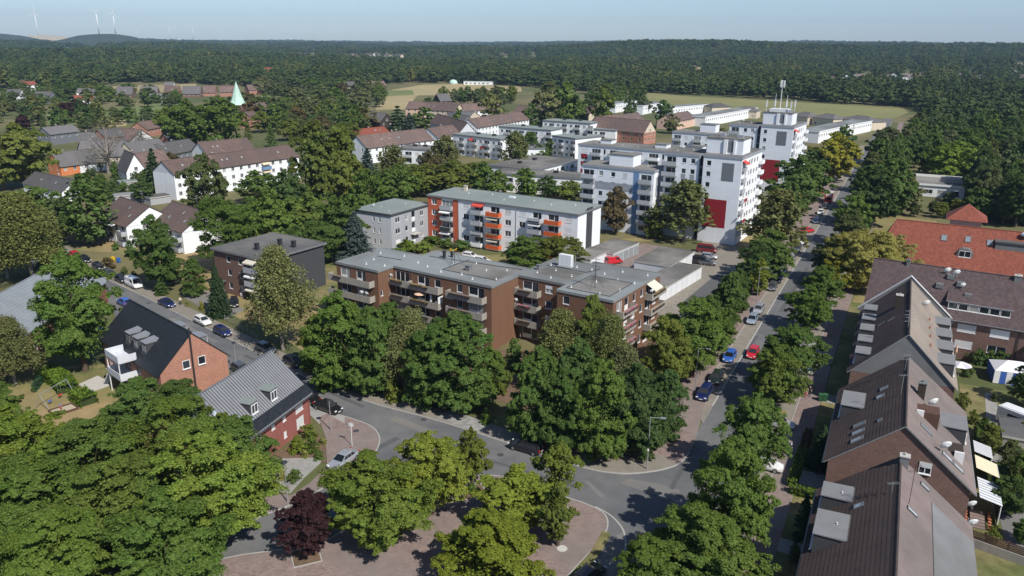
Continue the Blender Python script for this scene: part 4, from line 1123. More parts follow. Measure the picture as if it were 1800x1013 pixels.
slab_block('apartment_block', 'white block with a small roof house between the two tower blocks', gp(1182, 232.5, 14.2), TH, 22, 12, 14.2, [(.5, 'b', 3.6), (5.4, 'w', 1.3), (9, 'b', 3.6), (14, 'w', 1.3), (17.5, 'b', 3.6)], pent=((10, 5, 6.5, 5, 3.2),))
# ------------------------------------------------------------------ row of brick houses on the right
HR = 26.3
def row_house(label, apex_px, zr, ze, W, L, wall, m1, m2, tile, back=0.0):
    """gable house: near gable apex at the picture place, ridge running L metres along the street"""
    p = gp(apex_px[0], apex_px[1], zr)
    b = Building('row_house', label, 'house', (p[0] + back * math.sin(RAD(HR)), p[1] + back * math.cos(RAD(HR))), HR, 'brick houses in a row along the right footway')
    return b, W / 2, L
SLW = lambda w, ze, zr: (Vector((0, 1, 0)), Vector((w, 0, zr - ze)))      # street-side slope axes
SLE = lambda w, ze, zr: (Vector((0, 1, 0)), Vector((-w, 0, zr - ze)))
def on_w(w, ze, zr, x, y, up=.2):  # point on the west slope at local x (negative)
    return (x, y, ze + (x + w) / w * (zr - ze) + up)
def on_e(w, ze, zr, x, y, up=.2):
    return (x, y, ze + (w - x) / w * (zr - ze) + up)

def row():
    # nearest house, lower ridge
    ze, zr = 5.2, 10.6
    b, w, L = row_house('nearest brown row house with two flat dormers and a grey metal-roofed rear', (1583, 806), zr, ze, 13.4, 26, 'brick_dark', None, None, True)
    gable_walls(b, -w, w, -26, 0, 0, ze, zr, 'brick_dark', {3: [(3 + 5.2 * k, .9, 1.4, 1.4, 'w2') for k in range(4)], 1: [(3 + 5.2 * k, .9, 1.4, 1.4, 'w2') for k in range(4)], 2: []})
    gable_roof(b, -w, w, -26, 0, ze, zr, 'tile_brown_shaded', 'y', .45, .1, True, .36, .42, m2='tile_brown_pale', plain=(-1,), amp=.10)
    for y, ww in ((-5.6, 2.6), (-12.6, 4.2)): dormer(b, (-w + .25, y + ww, ze + .6), -math.pi / 2, ww, 3.6, 1.9, frame='white_frame')
    b.part('vent_pipe', MB().tube((0, 0, 0), (0, 0, .25), .07, n=8), 'white_metal', loc=(-w + 2.0, -4.6, ze + 2.6)); b.part('vent_pipe', MB().tube((0, 0, 0), (0, 0, .25), .07, n=8), 'white_metal', loc=(-w + 2.0, -10.4, ze + 2.6))
    ax = SLW(w, ze, zr); ae = SLE(w, ze, zr)
    skylight(b, on_w(w, ze, zr, -3.1, -7.0), ax, .8, 1.0)
    skylight(b, on_e(w, ze, zr, 2.4, -1.5), ae, .55, 1.1); skylight(b, on_e(w, ze, zr, 1.2, -8.5), ae, .55, 1.2)
    sl = (zr - ze) / w
    mb = MB(); mb.quad((3.1, -26, ze + (w - 3.1) * sl + .24), (w + .4, -26, ze - .4 * sl + .24), (w + .4, -3.2, ze - .4 * sl + .24), (3.1, -3.2, ze + (w - 3.1) * sl + .24))
    mb.quad((3.1, -3.2, ze + (w - 3.1) * sl + .24), (w + .4, -3.2, ze - .4 * sl + .24), (w + .4, -3.2, ze - .4 * sl + .1), (3.1, -3.2, ze + (w - 3.1) * sl + .1))
    b.part('felt_roof_panel', mb, 'dormer_felt')
    b.chimney(.3, -1.1, zr, .8, .7, .9, 'lead_grey', 'concrete_pale')
    b.antenna(.9, -7.5, zr - .9, 4.4, 2, 'timber_brown'); b.antenna(-.6, -7, zr - .6, 1.6, 1)
    b.part('gutter', MB().tube((-w - .55, -26, ze - .35), (-w - .55, 0, ze - .35), .08, n=6), 'zinc')
    # second house: brown roof with big brick gable
    ze, zr = 5.4, 11.2
    b, w, L = row_house('brick row house with large windowed gable wall, roof terrace and white satellite dishes', (1592, 750), zr, ze, 14.0, 21, 'brick_dark', None, None, True)
    gable_walls(b, -w, w, 0, 21, 0, ze, zr, 'brick_dark', {3: [(3 + 4.8 * k, .9, 1.5, 1.4, 'w2') for k in range(4)] + [(3 + 4.8 * k, 3.5, 1.5, 1.3, 'w2') for k in range(4)], 1: [(2 + 4.8 * k, .9, 1.5, 1.4, 'w2') for k in range(4)] + [(2 + 4.8 * k, 3.5, 1.5, 1.3, 'w2') for k in range(4)]})
    gable_roof(b, -w, w, 0, 21, ze, zr, 'tile_brown_shaded', 'y', .45, .25, True, .36, .42, m2='tile_brown_pale', amp=.08)
    for x, z, k in ((1.9, 6.2, 'half'),):
        me, pane = window_meshes(k, 1.2, 1.35, 'white_frame', True); o = obj('window', me, b.o, (x, -.12, z)); obj('pane', pane, o) if pane else None
    ax = SLW(w, ze, zr); ae = SLE(w, ze, zr)
    for y, ln in ((1.6, 1.5), (3.6, 1.5), (5.6, 1.5)): skylight(b, on_w(w, ze, zr, -w + 2.6, y), ax, .9, ln)
    skylight(b, on_w(w, ze, zr, -2.3, 13.6), ax, .9, 1.0); skylight(b, on_w(w, ze, zr, -2.6, 11.5), ax, .9, 1.0); skylight(b, on_w(w, ze, zr, -2.4, 4.2), ax, .7, .5)
    dormer(b, (-w + .3, 14.6, ze + .5), -math.pi / 2, 4.4, 3.6, 1.9)
    dormer(b, (w - .3, 9.4, ze + .6), math.pi / 2, 3.6, 3.6, 1.9)
    for x, y in ((2.2, 3.8), (4.6, 2.0), (5.6, 2.0)): skylight(b, on_e(w, ze, zr, x, y), ae, .8, 1.7)
    b.chimney(1.6, 11.6, zr - 1.3, .8, .8, 2.0, 'timber_dark', 'lead_grey')
    # terrace cut into the slope, drawn as a dark timber-lined box with a white door
    mb = MB(); mb.box(1.1, 3.5, 6.4, 8.6, zr - 3.0, zr - .75); t = b.part('roof_terrace', mb, 'timber_brown')
    b.part('terrace_door', MB().box(1.15, 1.9, 6.1, 6.36, zr - 2.2, zr - .5), 'white_frame', parent=t); b.part('terrace_rail', MB().tube((3.6, 6.4, zr - 1.2), (3.6, 8.6, zr - 1.2), .04, n=6).tube((3.6, 6.4, zr - 2.4), (3.6, 6.4, zr - 1.2), .03, n=5).tube((3.6, 8.6, zr - 2.4), (3.6, 8.6, zr - 1.2), .03, n=5), 'zinc', parent=t)
    mb = MB(); mb.box(4.2, 6.2, 4.0, 6.2, ze + .2, ze + 2.2); t = b.part('roof_window_box', mb, 'timber_dark')
    b.part('shutter_panel', MB().box(5.3, 6.25, 3.7, 3.98, ze + .8, ze + 2.3), 'white_frame', parent=t)
    b.dish((4.2, 1.2, ze + 2.4), .62, 150, 1.5); b.dish((3.0, 10.0, ze + 3.4), .62, 140, 1.5); b.dish((w + .6, 1.3, 2.6), .55, 150, .5); b.dish((w + .7, -1.0, 1.7), .6, 150, .5)
    b.antenna(-.3, 16.5, zr, 2.2, 2); b.antenna(-.6, 9.0, zr - .4, 2.8, 1)
    b.part('gutter', MB().tube((-w - .55, -.2, ze - .35), (-w - .55, 21.2, ze - .35), .08, n=6), 'zinc'); b.part('gutter', MB().tube((w + .55, -.2, ze - .35), (w + .55, 21.2, ze - .35), .08, n=6), 'zinc')
    # third house, tan rear slope with dormers on both sides
    ze, zr = 5.9, 12.4
    b, w, L = row_house('brick row house with tan rear roof slope and rows of flat grey dormers', (1598, 589), zr, ze, 13.0, 27.5, 'brick_dark', None, None, True)
    gable_walls(b, -w, w, 0, 28.5, 0, ze, zr, 'brick_dark', {1: [(2 + 4.8 * k, .9, 1.5, 1.4, 'w2') for k in range(6)] + [(2 + 4.8 * k, 3.5, 1.5, 1.3, 'w2') for k in range(6)], 3: [(2 + 4.8 * k, 3.5, 1.5, 1.3, 'w2') for k in range(6)]}, edge_mat=None, gm='dormer_felt')
    gable_roof(b, -w, w, 0, 28.5, ze, zr, 'tile_brown_shaded', 'y', .45, .2, True, .36, .42, m2='tile_tan', plain=(-1,), amp=.08)
    for y in (1.2, 6.5, 11.8, 17.1, 22.4): dormer(b, (-w + .3, y + 2.7, ze + .5), -math.pi / 2, 2.7, 3.0, 1.8)
    for y in (2.4, 8.2, 14.0, 19.8): dormer(b, (w - .3, y, ze + .5), math.pi / 2, 3.6, 3.4, 1.9)
    for y in (5, 9, 13, 17): b.part('vent_pipe', MB().tube((0, 0, 0), (0, 0, .5), .1, n=8), 'terracotta', loc=on_e(w, ze, zr, 3.1, y))
    b.chimney(-1.5, 17, zr - 1.4, .9, .9, 1.9, 'timber_dark', 'concrete_pale'); b.dish((2.6, 21.5, zr - 2.3), .6, 150, .7)
    for y in (3, 6): b.antenna(-.2, y, zr - .2, 1.9, 2)
    mb = MB()                                               # raised party wall with white coping where the row meets the long roof
    for s in (-1, 1):
        mb.quad((0, 28.6, ze), (s * (w + .9), 28.6, ze), (s * (w + .9), 28.6, ze + .5), (0, 28.6, zr + .8)); mb.quad((0, 28.9, ze), (0, 28.9, zr + .8), (s * (w + .9), 28.9, ze + .5), (s * (w + .9), 28.9, ze))
        mb.quad((0, 28.5, zr + .82), (s * (w + .95), 28.5, ze + .52), (s * (w + .95), 29.0, ze + .52), (0, 29.0, zr + .82), m=1); mb.quad((0, 28.5, zr + .68), (s * (w + .95), 28.5, ze + .38), (s * (w + .95), 28.5, ze + .52), (0, 28.5, zr + .82), m=1)
    b.part('party_wall', mb, ['lead_grey', 'white_metal'])
    for x, y in ((-2.2, 12), (-3.4, 12.8)): skylight(b, on_w(w, ze, zr, x, y), SLW(w, ze, zr), .35, 1.2)
row()

# ------------------------------------------------------------------ mauve-roofed brick building across the end of the row
def mauve():
    zr, ze = 13.4, 7.0
    o, h, w = frame_px((1540, 456), (1786, 489), zr)
    b = Building('brick_building', 'long brick building with mauve-brown tiled roof and a wide ribbon of dormer windows', 'house', o, 31.2)
    W, D = 42.0, 12.4; y0, y1 = -D / 2, D / 2
    op = {0: [], 3: []}
    for u, k1, k2 in ((14.3, 'shut', 'shut'), (19.0, 'w2', 'shut'), (27, 'w2', 'w2'), (32, 'shut', 'w2')): op[0] += [(u, 1.9, 2.6, 1.35, k1), (u, 4.7, 2.7, 1.35, k2)]
    gable_walls(b, 0, W, y0, y1, 0, ze, zr, 'brick_dark', op, ridge='x')
    gable_roof(b, 0, W, y0, y1, ze, zr, 'tile_mauve', 'x', .5, .3)
    # raking parapet where the row meets it
    sl = (zr - ze) / (D / 2)
    # ribbon dormer on the camera side
    dm = MB(); dm.box(0, 9.2, 0, 3.0, -.5, 1.35); t = b.part('dormer', dm, 'tile_mauve', loc=(12.2, y0 + 1.0, ze + .95))
    b.part('dormer_roof', MB().quad((-.2, -.25, 1.42), (9.4, -.25, 1.42), (9.4, 3.2, 3.1), (-.2, 3.2, 3.1)).quad((-.2, -.25, 1.36), (9.4, -.25, 1.36), (9.4, -.25, 1.42), (-.2, -.25, 1.42), m=1).quad((9.4, -.25, 1.36), (9.4, 3.2, 1.36), (9.4, 3.2, 3.1), (9.4, -.25, 1.42)), ['tile_mauve', 'white_metal'], parent=t)
    for k in range(6):
        me, pane = window_meshes('w1', 1.4, 1.1, 'white_frame', True); q = obj('window', me, t, (.2 + k * 1.5, -.17, .12)); obj('pane', pane, q)
    for x, y in ((10.6, -2.6), (13.6, -2.0), (12.0, -1.2), (15.0, -3.4)):
        b.part('roof_cowl', MB().box(-.55, .55, -.5, .5, -.4, .35), 'lead_grey', loc=(x, y, zr + y * sl + .3))
    b.dish((11.4, -1.0, zr - .9), .6, 150, .8); b.dish((12.8, -1.2, zr - 1.0), .6, 150, .8); b.dish((14.0, -2.8, zr - 2.6), .5, 150, .8)
    b.chimney(5.2, -.3, zr, .5, .5, .7, 'lead_grey', 'lead_grey'); b.chimney(21.5, -.2, zr, 1.0, .9, .5, 'lead_grey', 'concrete_pale')
    b.part('downpipe', MB().tube((23.0, y0 - .12, 0), (23.0, y0 - .12, ze), .07, n=6), 'dark_metal')
    for k, z in ((1, 3.1), (0, .4)): b.balcony((0, y0), 0, 24.0, z, 6.5, 1.4, 1.0, 'timber_brown', planter=(5, 'flowers_mixed', .7))
mauve()

# ------------------------------------------------------------------ orange-roofed building
def orange():
    zr, ze = 13.0, 6.0
    o, h, w = frame_px((1575, 387), (1800, 409), zr)
    b = Building('tiled_building', 'long building with orange-red tiled roof, skylights and arched dormers', 'house', o, 29)
    W, D = 70.0, 15.0; y0, y1 = -D / 2, D / 2
    op = {0: [(3 + 4 * k, 2.0, 1.5, 1.5, 'w2') for k in range(15)]}
    b.box_shell(-3, W, y0, y1, 0, ze, 'cream_render', op)
    gable_roof(b, -3, W, y0, y1, ze, zr, 'tile_orange', 'x', .5, .3, hip=3.4)
    sl = (zr - ze) / (D / 2); ax = (Vector((1, 0, 0)), Vector((0, 1, sl)))
    for x, y in ((9.8, -2.6), (14.2, -2.4), (18.2, -2.6), (32.5, -3.0), (38.2, -3.3), (45, -3.3)): skylight(b, (x, y, zr + y * sl + .2), ax, 1.1, 1.5)
    for x in (14.0, 32.5, 37.6, 42.6):
        yb = -5.6; zb = zr + yb * sl
        mb = MB(); prof = [(-1.5, -.4), (1.5, -.4), (1.5, .9), (1.1, 1.5), (.5, 1.8), (-.5, 1.8), (-1.1, 1.5), (-1.5, .9)]
        n = len(prof)
        for d in (0, 3.0): mb.v += [(q, d, z) for q, z in prof]
        mb.f = [tuple(range(n))] + [(k, (k + 1) % n, n + (k + 1) % n, n + k) for k in range(n)]; mb.m = [0] * (n + 1)
        t = b.part('arched_dormer', mb, 'lead_grey', loc=(x, yb, zb))
        me, pane = window_meshes('w2', 2.2, 1.3, 'white_frame', False); obj('window', me, t, (-1.1, -.17, .05))
    mb = MB(); mb.box(-5, 5, 0, 3.5, -.6, 1.2); t = b.part('flat_dormer', mb, 'lead_grey', loc=(24.2, -3.6, zr - 3.6 * sl + .4))
    b.part('dormer_roof', MB().box(-5.2, 5.2, -.25, 3.2, 1.203, 1.5), 'felt_dark', parent=t)
    b.part('roof_dome', MB().lathe([(.9, 0), (.85, .4), (.5, .7), (.05, .8)], 10), 'white_metal', loc=(24.2, -1.0, zr - .3))
    # red hipped turret behind
    tw = b.part('turret', MB().box(-3, 3, -3, 3, 6, zr + .6), 'cream_render', loc=(13.5, 8.5, 0))
    b.part('turret_roof', MB().quad((-4, -4, zr + .5), (4, -4, zr + .5), (0, 0, zr + 3.6)).quad((4, -4, zr + .5), (4, 4, zr + .5), (0, 0, zr + 3.6)).quad((4, 4, zr + .5), (-4, 4, zr + .5), (0, 0, zr + 3.6)).quad((-4, 4, zr + .5), (-4, -4, zr + .5), (0, 0, zr + 3.6)), 'tile_orange', parent=tw)
orange()

# ------------------------------------------------------------------ brick houses on the left
def slate_house():
    ze, zr = 5.2, 10.8
    r0, r1 = Vector(gp(335, 584, 10.4)), Vector(gp(228, 527, 10.4))
    h = math.degrees(math.atan2(r1.x - r0.x, r1.y - r0.y))
    L = (r1 - r0).length
    b = Building('brick_house', 'red brick house with black tiled roof, three dormers and pale steel balconies', 'house', (r0.x, r0.y), h)
    w = 4.95; ze, zr = 5.5, 10.2
    gable_walls(b, -w, w, 0, L, 0, ze, zr, 'brick_red', {3: [(2.0 + 3.6 * k, z, 1.2, 1.5, 'w2') for k in range(4) for z in (.9, 3.4)], 1: [(2.0 + 3.6 * k, z, 1.2, 1.5, 'w2') for k in range(4) for z in (.9, 3.4)]})
    gable_roof(b, -w, w, 0, L, ze, zr, 'tile_black', 'y', .5, .12, edge='tile_black')
    for x in (-1.75, .55):
        me, pane = window_meshes('w1', 1.1, 1.25, 'white_frame', True); o = obj('window', me, b.o, (x, -.12, 5.2)); obj('pane', pane, o)
    b.part('flue', MB().tube((-.3, -.18, .6), (-.3, -.18, zr + .9), .13, n=8), 'dark_metal')
    for y in (6.2, 9.0, 11.8): dormer(b, (-w + 1.0, y + 1.5, ze + .8), -math.pi / 2, 1.5, 2.9, 1.7, 'zinc', 'dark_grey_render', True, .5, frame='lead_grey')
    for y in (3.5, 10.0): dormer(b, (w - 1.1, y, ze + .8), math.pi / 2, 2.0, 2.6, 1.6, 'zinc', 'lead_grey', True, .4)
    # free-standing steel balcony tower
    for z in (2.9, 5.6): 
        mb = MB(); mb.box(0, 4.6, -2.6, -.01, -.12, 0); mb.box(0, 4.6, -2.62, -2.55, .02, 1.0); mb.box(0, .06, -2.54, -.02, .02, 1.0); mb.box(4.54, 4.6, -2.54, -.02, .02, 1.0)
        b.part('steel_balcony', mb, 'light_grey_render', loc=(-w, 12.2, z), rot=-math.pi / 2)
    posts = [(-w - 2.5, 7.8), (-w - 2.5, 12.0)]
    for x, y in posts: b.part('balcony_post', MB().tube((x, y, 0), (x, y, 5.6), .08, n=6), 'white_metal')
    st = MB()
    for k in range(9): st.box(0, 1.0, k * .28, k * .28 + .26, 2.4 - k * .27, 2.46 - k * .27)
    st.tube((0, 0, 3.4), (0, 2.5, 1.1), .04, n=5); st.tube((1, 0, 3.4), (1, 2.5, 1.1), .04, n=5)
    b.part('outside_stair', st, 'white_metal', loc=(-w - 2.6, 12.6, 0))
slate_house()
def pale_house():
    # ridge from the far corner to the lower left; eaves on the camera side
    ze, zr = 5.0, 9.8
    a, c = Vector(gp(488, 617, zr)), Vector(gp(345, 697, zr))       # right end of the ridge; a point near the far end, along the ridge
    # eaves corners on the street side and the camera side
    e1 = Vector(gp(541, 687, ze)); e2 = Vector(gp(462, 745, ze))
    d = (e2 - e1).normalized(); h = -math.degrees(math.atan2(-d.y, -d.x))
    b = Building('brick_house', 'crimson brick house with silvery ribbed tile roof and two small dormers', 'house', (e1.x, e1.y), h)
    L, D = 20.0, 10.6
    op = {0: [(L - 3.1, 3.0, 1.7, 1.35, 'shut'), (L - 3.1, .7, 1.7, 1.5, 'shut'), (L - 6.0, 3.2, .7, .9, 'shut'), (L - 6.0, .9, .6, .9, 'shut'), (L - 8.4, 3.2, .7, .9, 'shut'), (L - 11.6, 1.8, 1.1, 2.6, 'door'), (L - 15.5, 3.0, 1.7, 1.35, 'w2')], 1: [(3, 3, 1.5, 1.35, 'w2'), (3, .8, 1.5, 1.35, 'w2'), (6.5, 3, 1.5, 1.35, 'w2')]}
    gable_walls(b, -L, 0, 0, D, 0, ze, zr, 'brick_crimson', op, ridge='x')
    gable_roof(b, -L, 0, 0, D, ze, zr, 'tile_silver', 'x', .55, .25, True, .44, .40, edge='tile_slate', amp=.09)
    mb = MB(); sl = (zr - ze) / (D / 2)
    mb.quad((-L - .3, -.6, ze - .6 * sl + .42), (.3, -.6, ze - .6 * sl + .42), (.3, .5, ze + .5 * sl + .42), (-L - .3, .5, ze + .5 * sl + .42))
    b.part('eaves_strip', mb, 'tile_black')
    for x in (-6.6, -10.6): dormer(b, (x, 1.15, ze + 1.1), 0, 1.5, 2.4, 1.55, 'felt_green', 'dark_grey_render', True, .1)
    skylight(b, (-14.6, 2.9, ze + 2.9 * sl + .25), (Vector((1, 0, 0)), Vector((0, 1, sl))), .8, 1.3)
    b.part('downpipe', MB().tube((-.1, -.1, 0), (-.1, -.1, ze), .06, n=6), 'brick_crimson')
    b.part('gutter', MB().tube((-L - .3, -.68, ze - .5), (.3, -.68, ze - .5), .08, n=6), 'dark_metal')
pale_house()
def far_left_house():
    zr, ze = 9.4, 5.0
    a, c = Vector(gp(118, 455, zr)), Vector(gp(0, 518, zr))
    d = (c - a).normalized(); h = -math.degrees(math.atan2(-d.y, -d.x))
    b = Building('brick_house', 'house with a long blue-grey slate roof under the birch at the left edge', 'house', (a.x, a.y), h)
    L, D = 34.0, 13.0
    gable_walls(b, -L, 0, -D / 2, D / 2, 0, ze, zr, 'brick_crimson', {0: [(3 + 4 * k, 1, 1.4, 1.4, 'w2') for k in range(7)]}, ridge='x')
    gable_roof(b, -L, 0, -D / 2, D / 2, ze, zr, 'tile_slate', 'x', .5, .25, True, .5, .6, edge='tile_slate', amp=.09)
far_left_house()
# ------------------------------------------------------------------ houses farther off
def house(label, a, c, ze, zr, D, wall, roof, along=True, name='house', group=None, wins=2, chim=1, det=False, gm=None, floors=None, L=None, timber=False, balc=(), side=None):
    """a and c: picture places of the two eaves corners nearest the camera; ridge parallel to them (along) or running away"""
    o, h, w = frame_px(a, c, ze)
    b = Building(name, label, 'house', o, h, group, det=det)
    op = {0: [], 1: [], 3: []}
    fl = floors or max(1, int(ze / 2.7))
    for k in range(fl):
        z = ze - 2.65 * (k + 1) + .95
        if z < .3: z = .4
        n = max(2, int(w / 3.4)) * (1 if wins else 0)
        for i in range(n): op[0].append((w * (i + .5) / n - .6, z, 1.2, min(1.3, ze - z - .2), 'w2'))
        nd = max(1, int(D / 4.5)) if wins else 0
        for i in range(nd):
            op[1].append((D * (i + .5) / nd - .5, z, 1.0, min(1.3, ze - z - .2), 'w1')); op[3].append((D * (i + .5) / nd - .5, z, 1.0, min(1.3, ze - z - .2), 'w1'))
    if side == 'blank': op[1] = []; op[3] = []
    gable_walls(b, 0, w, 0, D, 0, ze, zr, wall, op, 'x' if along else 'y', gm=gm)
    gable_roof(b, 0, w, 0, D, ze, zr, roof, 'x' if along else 'y', .35, .25, edge='timber_dark')
    if not along and wins:
        me, _ = window_meshes('w2', 1.2, 1.3, 'white_frame', False); obj('window', me, b.o, (w / 2 - .6, -.17, ze + .4))
    if timber:
        mb = MB(); mb.box(.2, w - .2, -.06, -.003, ze - .1, ze + .12); mb.box(w * .5 - .1, w * .5 + .1, -.06, -.003, ze + .12, zr - .3); mb.box(w * .26, w * .74, -.065, -.004, ze + (zr - ze) * .45, ze + (zr - ze) * .45 + .2)
        b.part('timber_frame', mb, 'timber_dark')
    for k in range(chim):
        u = RND.uniform(.3, .7)
        if along: b.chimney(w * u, D / 2 + .5, zr - .4, .6, .6, 1.1, RND.choice(['brick_red', 'brick_brown', 'concrete']))
        else: b.chimney(w / 2 + .4, D * u, zr - .3, .6, .6, 1.1, RND.choice(['brick_red', 'brick_brown']))
    sl = (zr - ze) / ((D if along else w) / 2)
    if along:
        for k in range(int(w / 9)): skylight(b, (w * RND.uniform(.1, .9), D * .25, ze + D * .25 * sl + .2), (Vector((1, 0, 0)), Vector((0, 1, sl))), .6, 1.0)
    for u, z, ww, m in balc: b.balcony((0, 0), 0, u, z, ww, 1.1, 1.0, m)
    return b
# pair of white gabled houses by the cross street
def pair(label, o):
    b = Building('house', label, 'house', o, -47.4)
    w, L = 12.3, 17.3; ze, zr = 5.5, 9.5
    op = {3: [(1.5 + 4.2 * k, z, 1.9, 1.6, 'wd' if k % 2 else 'w2') for k in range(4) for z in (.7, 3.3)]}
    gable_walls(b, 0, w, 0, L, 0, ze, zr, 'white_render', op, 'y')
    gable_roof(b, 0, w, 0, L, ze, zr, 'tile_mid', 'y', .5, .25, edge='timber_dark')
    b.part('string_course', MB().box(-.02, w + .02, -.05, -.003, ze - .25, ze - .1), 'light_grey_render')
    for k in (1, 3):
        for z in (.4, 3.0): b.balcony((0, L), -math.pi / 2, 1.1 + 4.2 * k, z, 3.0, 1.2, 1.0, 'slate_panel' if k == 1 else 'balcony_grey')
    b.awning((0, L), -math.pi / 2, 9.2, 5.3, 2.8, 1.4, .5, 'canvas_white')
    sl = (zr - ze) / (w / 2)
    for x, y in ((2.4, 3), (2.2, 11), (4.2, 7)): skylight(b, (x, y, ze + x * sl + .2), (Vector((0, 1, 0)), Vector((1, 0, sl))), .5, 1.0)
    b.antenna(w / 2, 3.5, zr, 3.6, 2)
pair('white gable-ended house with brown roof, left of the pair by the pine', (-95.3, 187.5))
pair('white house with brown roof, right of the pair, half hidden by a tree', (-79.3, 182.1))
b = house('long white three-storey house with brown roof and blue balconies behind the round tree', (305.6, 307), (525, 275), 8.4, 12.0, 11.5, 'white_render', 'tile_mid', True, chim=2, det=True, side='blank', gm='light_grey_render')
for u in (34, 46):
    for z in (2.8, 5.6): b.balcony((0, 0), 0, u, z, 3.6, 1.2, 1.0, 'blue_panel' if z > 3 else 'light_grey_render'); b.awning((0, 0), 0, u, z + 2.4, 3.4, 1.3, .5, 'awning_yellow' if u == 34 else 'canvas_white')
V = 'houses of the old village on the left'
house('orange rendered cottage with dark roof beside the big round tree', (106, 293), (139, 289), 3.6, 8.2, 9, 'bright_orange_render', 'tile_grey_far', True, group=V)
house('white cottage with dark roof behind the bare tree', (139.5, 289), (186, 284), 3.4, 8.0, 9, 'white_render', 'tile_grey_far', True, group=V)
house('narrow white house with steep front gable and red chimney', (222, 303), (257, 300), 4.2, 10.2, 14, 'white_render', 'tile_grey_far', False, group=V)
house('cream house with steep gable behind the narrow white one', (215, 275), (237, 268), 4.5, 9.8, 18, 'cream_render', 'tile_grey_far', False, group=V)
house('half-timbered house with white triangular gable', (231, 247), (268, 242), 4.0, 8.2, 14, 'white_render', 'tile_mid', False, group=V, timber=True)
house('brick house with white windows left of the half-timbered house', (186, 243), (222, 239), 5.4, 8.6, 10, 'brick_red', 'tile_grey_far', True, group=V)
house('grey slated house with dormer row at the edge of the village', (88, 237), (140, 231), 5.0, 8.0, 9, 'slate_panel', 'tile_grey_far', True, group=V)
house('low dark-roofed house left of the brick village house', (140, 252), (184, 250), 3.4, 7.6, 9, 'white_render', 'tile_grey_far', True, group=V)
house('dark hipped-looking barn roof to the right of the steep gables', (292, 273), (352, 262), 3.5, 7.5, 11, 'slate_panel', 'tile_grey_far', True, group=V)
house('brown-roofed white villa above the long white house', (363, 271), (448, 262), 5.4, 9.4, 12, 'white_render', 'tile_mid', True, group=V)
house('low house with dark roof hidden below the bare tree', (200, 262), (232, 258), 3.2, 6.5, 9, 'white_render', 'tile_grey_far', True, group=V)
house('dark-roofed outbuilding behind the half-timbered house', (258, 228), (292, 222), 4.0, 7.4, 10, 'brick_red', 'tile_mid', True, group=V)
house('long dark roof running right from the cream steep gable', (240, 275), (298, 266), 4.5, 9.4, 11, 'cream_render', 'tile_grey_far', True, group=V)
house('brown-roofed wing behind the narrow white house', (256, 297), (303, 289), 4.2, 9.4, 9, 'white_render', 'tile_mid', True, group=V)
house('small dark-roofed house above the white cottages', (150, 272), (196, 268), 4.0, 8.4, 10, 'white_render', 'tile_grey_far', True, group=V)
house('grey-roofed house at the foot of the big round trees', (300, 252), (345, 247), 4.0, 8.0, 10, 'brick_red', 'tile_grey_far', True, group=V)
house('low brown-roofed row house between trees at left', (40, 322), (108, 338), 3.2, 6.4, 9, 'white_render', 'tile_grey_far', True, group=V)
house('low house with red-brown roof between conifer and birch', (118, 382), (150, 374), 3.0, 5.6, 8, 'brick_red', 'tile_mid', True, group=V)
# flat-roofed sheds behind the pair of white houses
for i, (a, c, z, lab) in enumerate((((202, 346), (258, 341), 2.2, 'grey flat-roofed shed behind the white gable house'), ((264, 349), (300, 344), 2.2, 'pale flat-roofed shed beside the grey one'), ((212, 322), (244, 319), 2.6, 'small white garage below the steep gables'))):
    o, h, w = frame_px(a, c, z)
    b = Building('shed', lab, 'shed', o, h, det=False); b.box_shell(0, w, 0, 5, 0, z, 'grey_render'); b.flat_roof([(0, 0), (w, 0), (w, 5), (0, 5)], z, .2, .3, ['felt_grey', 'felt_dark', 'felt_green'][i], 'concrete_pale')
# long brown-roofed rows in the middle distance
R = 'brown-roofed terraces in the middle distance'
b = house('long brown-roofed white terrace behind the spruce', (645, 261), (762, 246), 6.5, 11.0, 12, 'white_render', 'tile_mid', True, group=R, chim=2)
house('brown-roofed terrace joining the long one on its right', (770, 243), (812, 237), 6.5, 10.5, 12, 'white_render', 'tile_mid', True, group=R)
house('terrace with grey boarded front gable and brown roof', (808, 233), (836, 232), 6.5, 11, 52, 'light_grey_render', 'tile_mid', False, group=R, wins=0)
house('brown-roofed terrace seen beyond the grey boarded gable', (840, 225), (930, 210), 6.5, 10.5, 12, 'white_render', 'tile_mid', True, group=R)
house('dark-roofed row with solar panels below the pink gable', (818, 214), (848, 207), 5.0, 9.5, 12, 'cream_render', 'tile_grey_far', False, group=R)
house('row house with a pale pink gable wall', (803, 194), (815, 191), 6.0, 10, 36, 'peach_render', 'tile_mid', False, group=R)
house('brown-roofed row right of the pink gable', (815, 195), (880, 194), 5.6, 9.6, 12, 'white_render', 'tile_mid', True, group=R)
house('brown-roofed row left of the pink gable', (722, 192), (800, 196), 5.6, 9.6, 12, 'cream_render', 'tile_mid', True, group=R)
house('grey-roofed house with dormers below the brown row', (772, 212), (806, 220), 5.0, 9.6, 12, 'slate_panel', 'tile_grey_far', True, group=R)
house('dark-gabled house with grey roof near the spruce', (668, 215), (692, 213), 4.5, 9.0, 14, 'timber_dark', 'tile_grey_far', False, group=R)
house('red-roofed low house left of the long terrace', (612, 241), (685, 233), 3.0, 5.6, 9, 'brick_red', 'tile_orange', True, group=R)
house('brown-roofed villa with cream gable behind the low white flats', (902, 199), (952, 203), 5.0, 9.5, 12, 'cream_render', 'tile_mid', True, group=R)
house('brown-roofed house half hidden by the poplars', (1010, 199), (1035, 202), 5.0, 9.5, 12, 'cream_render', 'tile_mid', True, group=R)
house('large brown-roofed house with cream gable and red brick base', (1132, 234), (1153, 231), 6.0, 11.5, 34, 'brick_red', 'tile_mid', False, group=R, gm='cream_render')
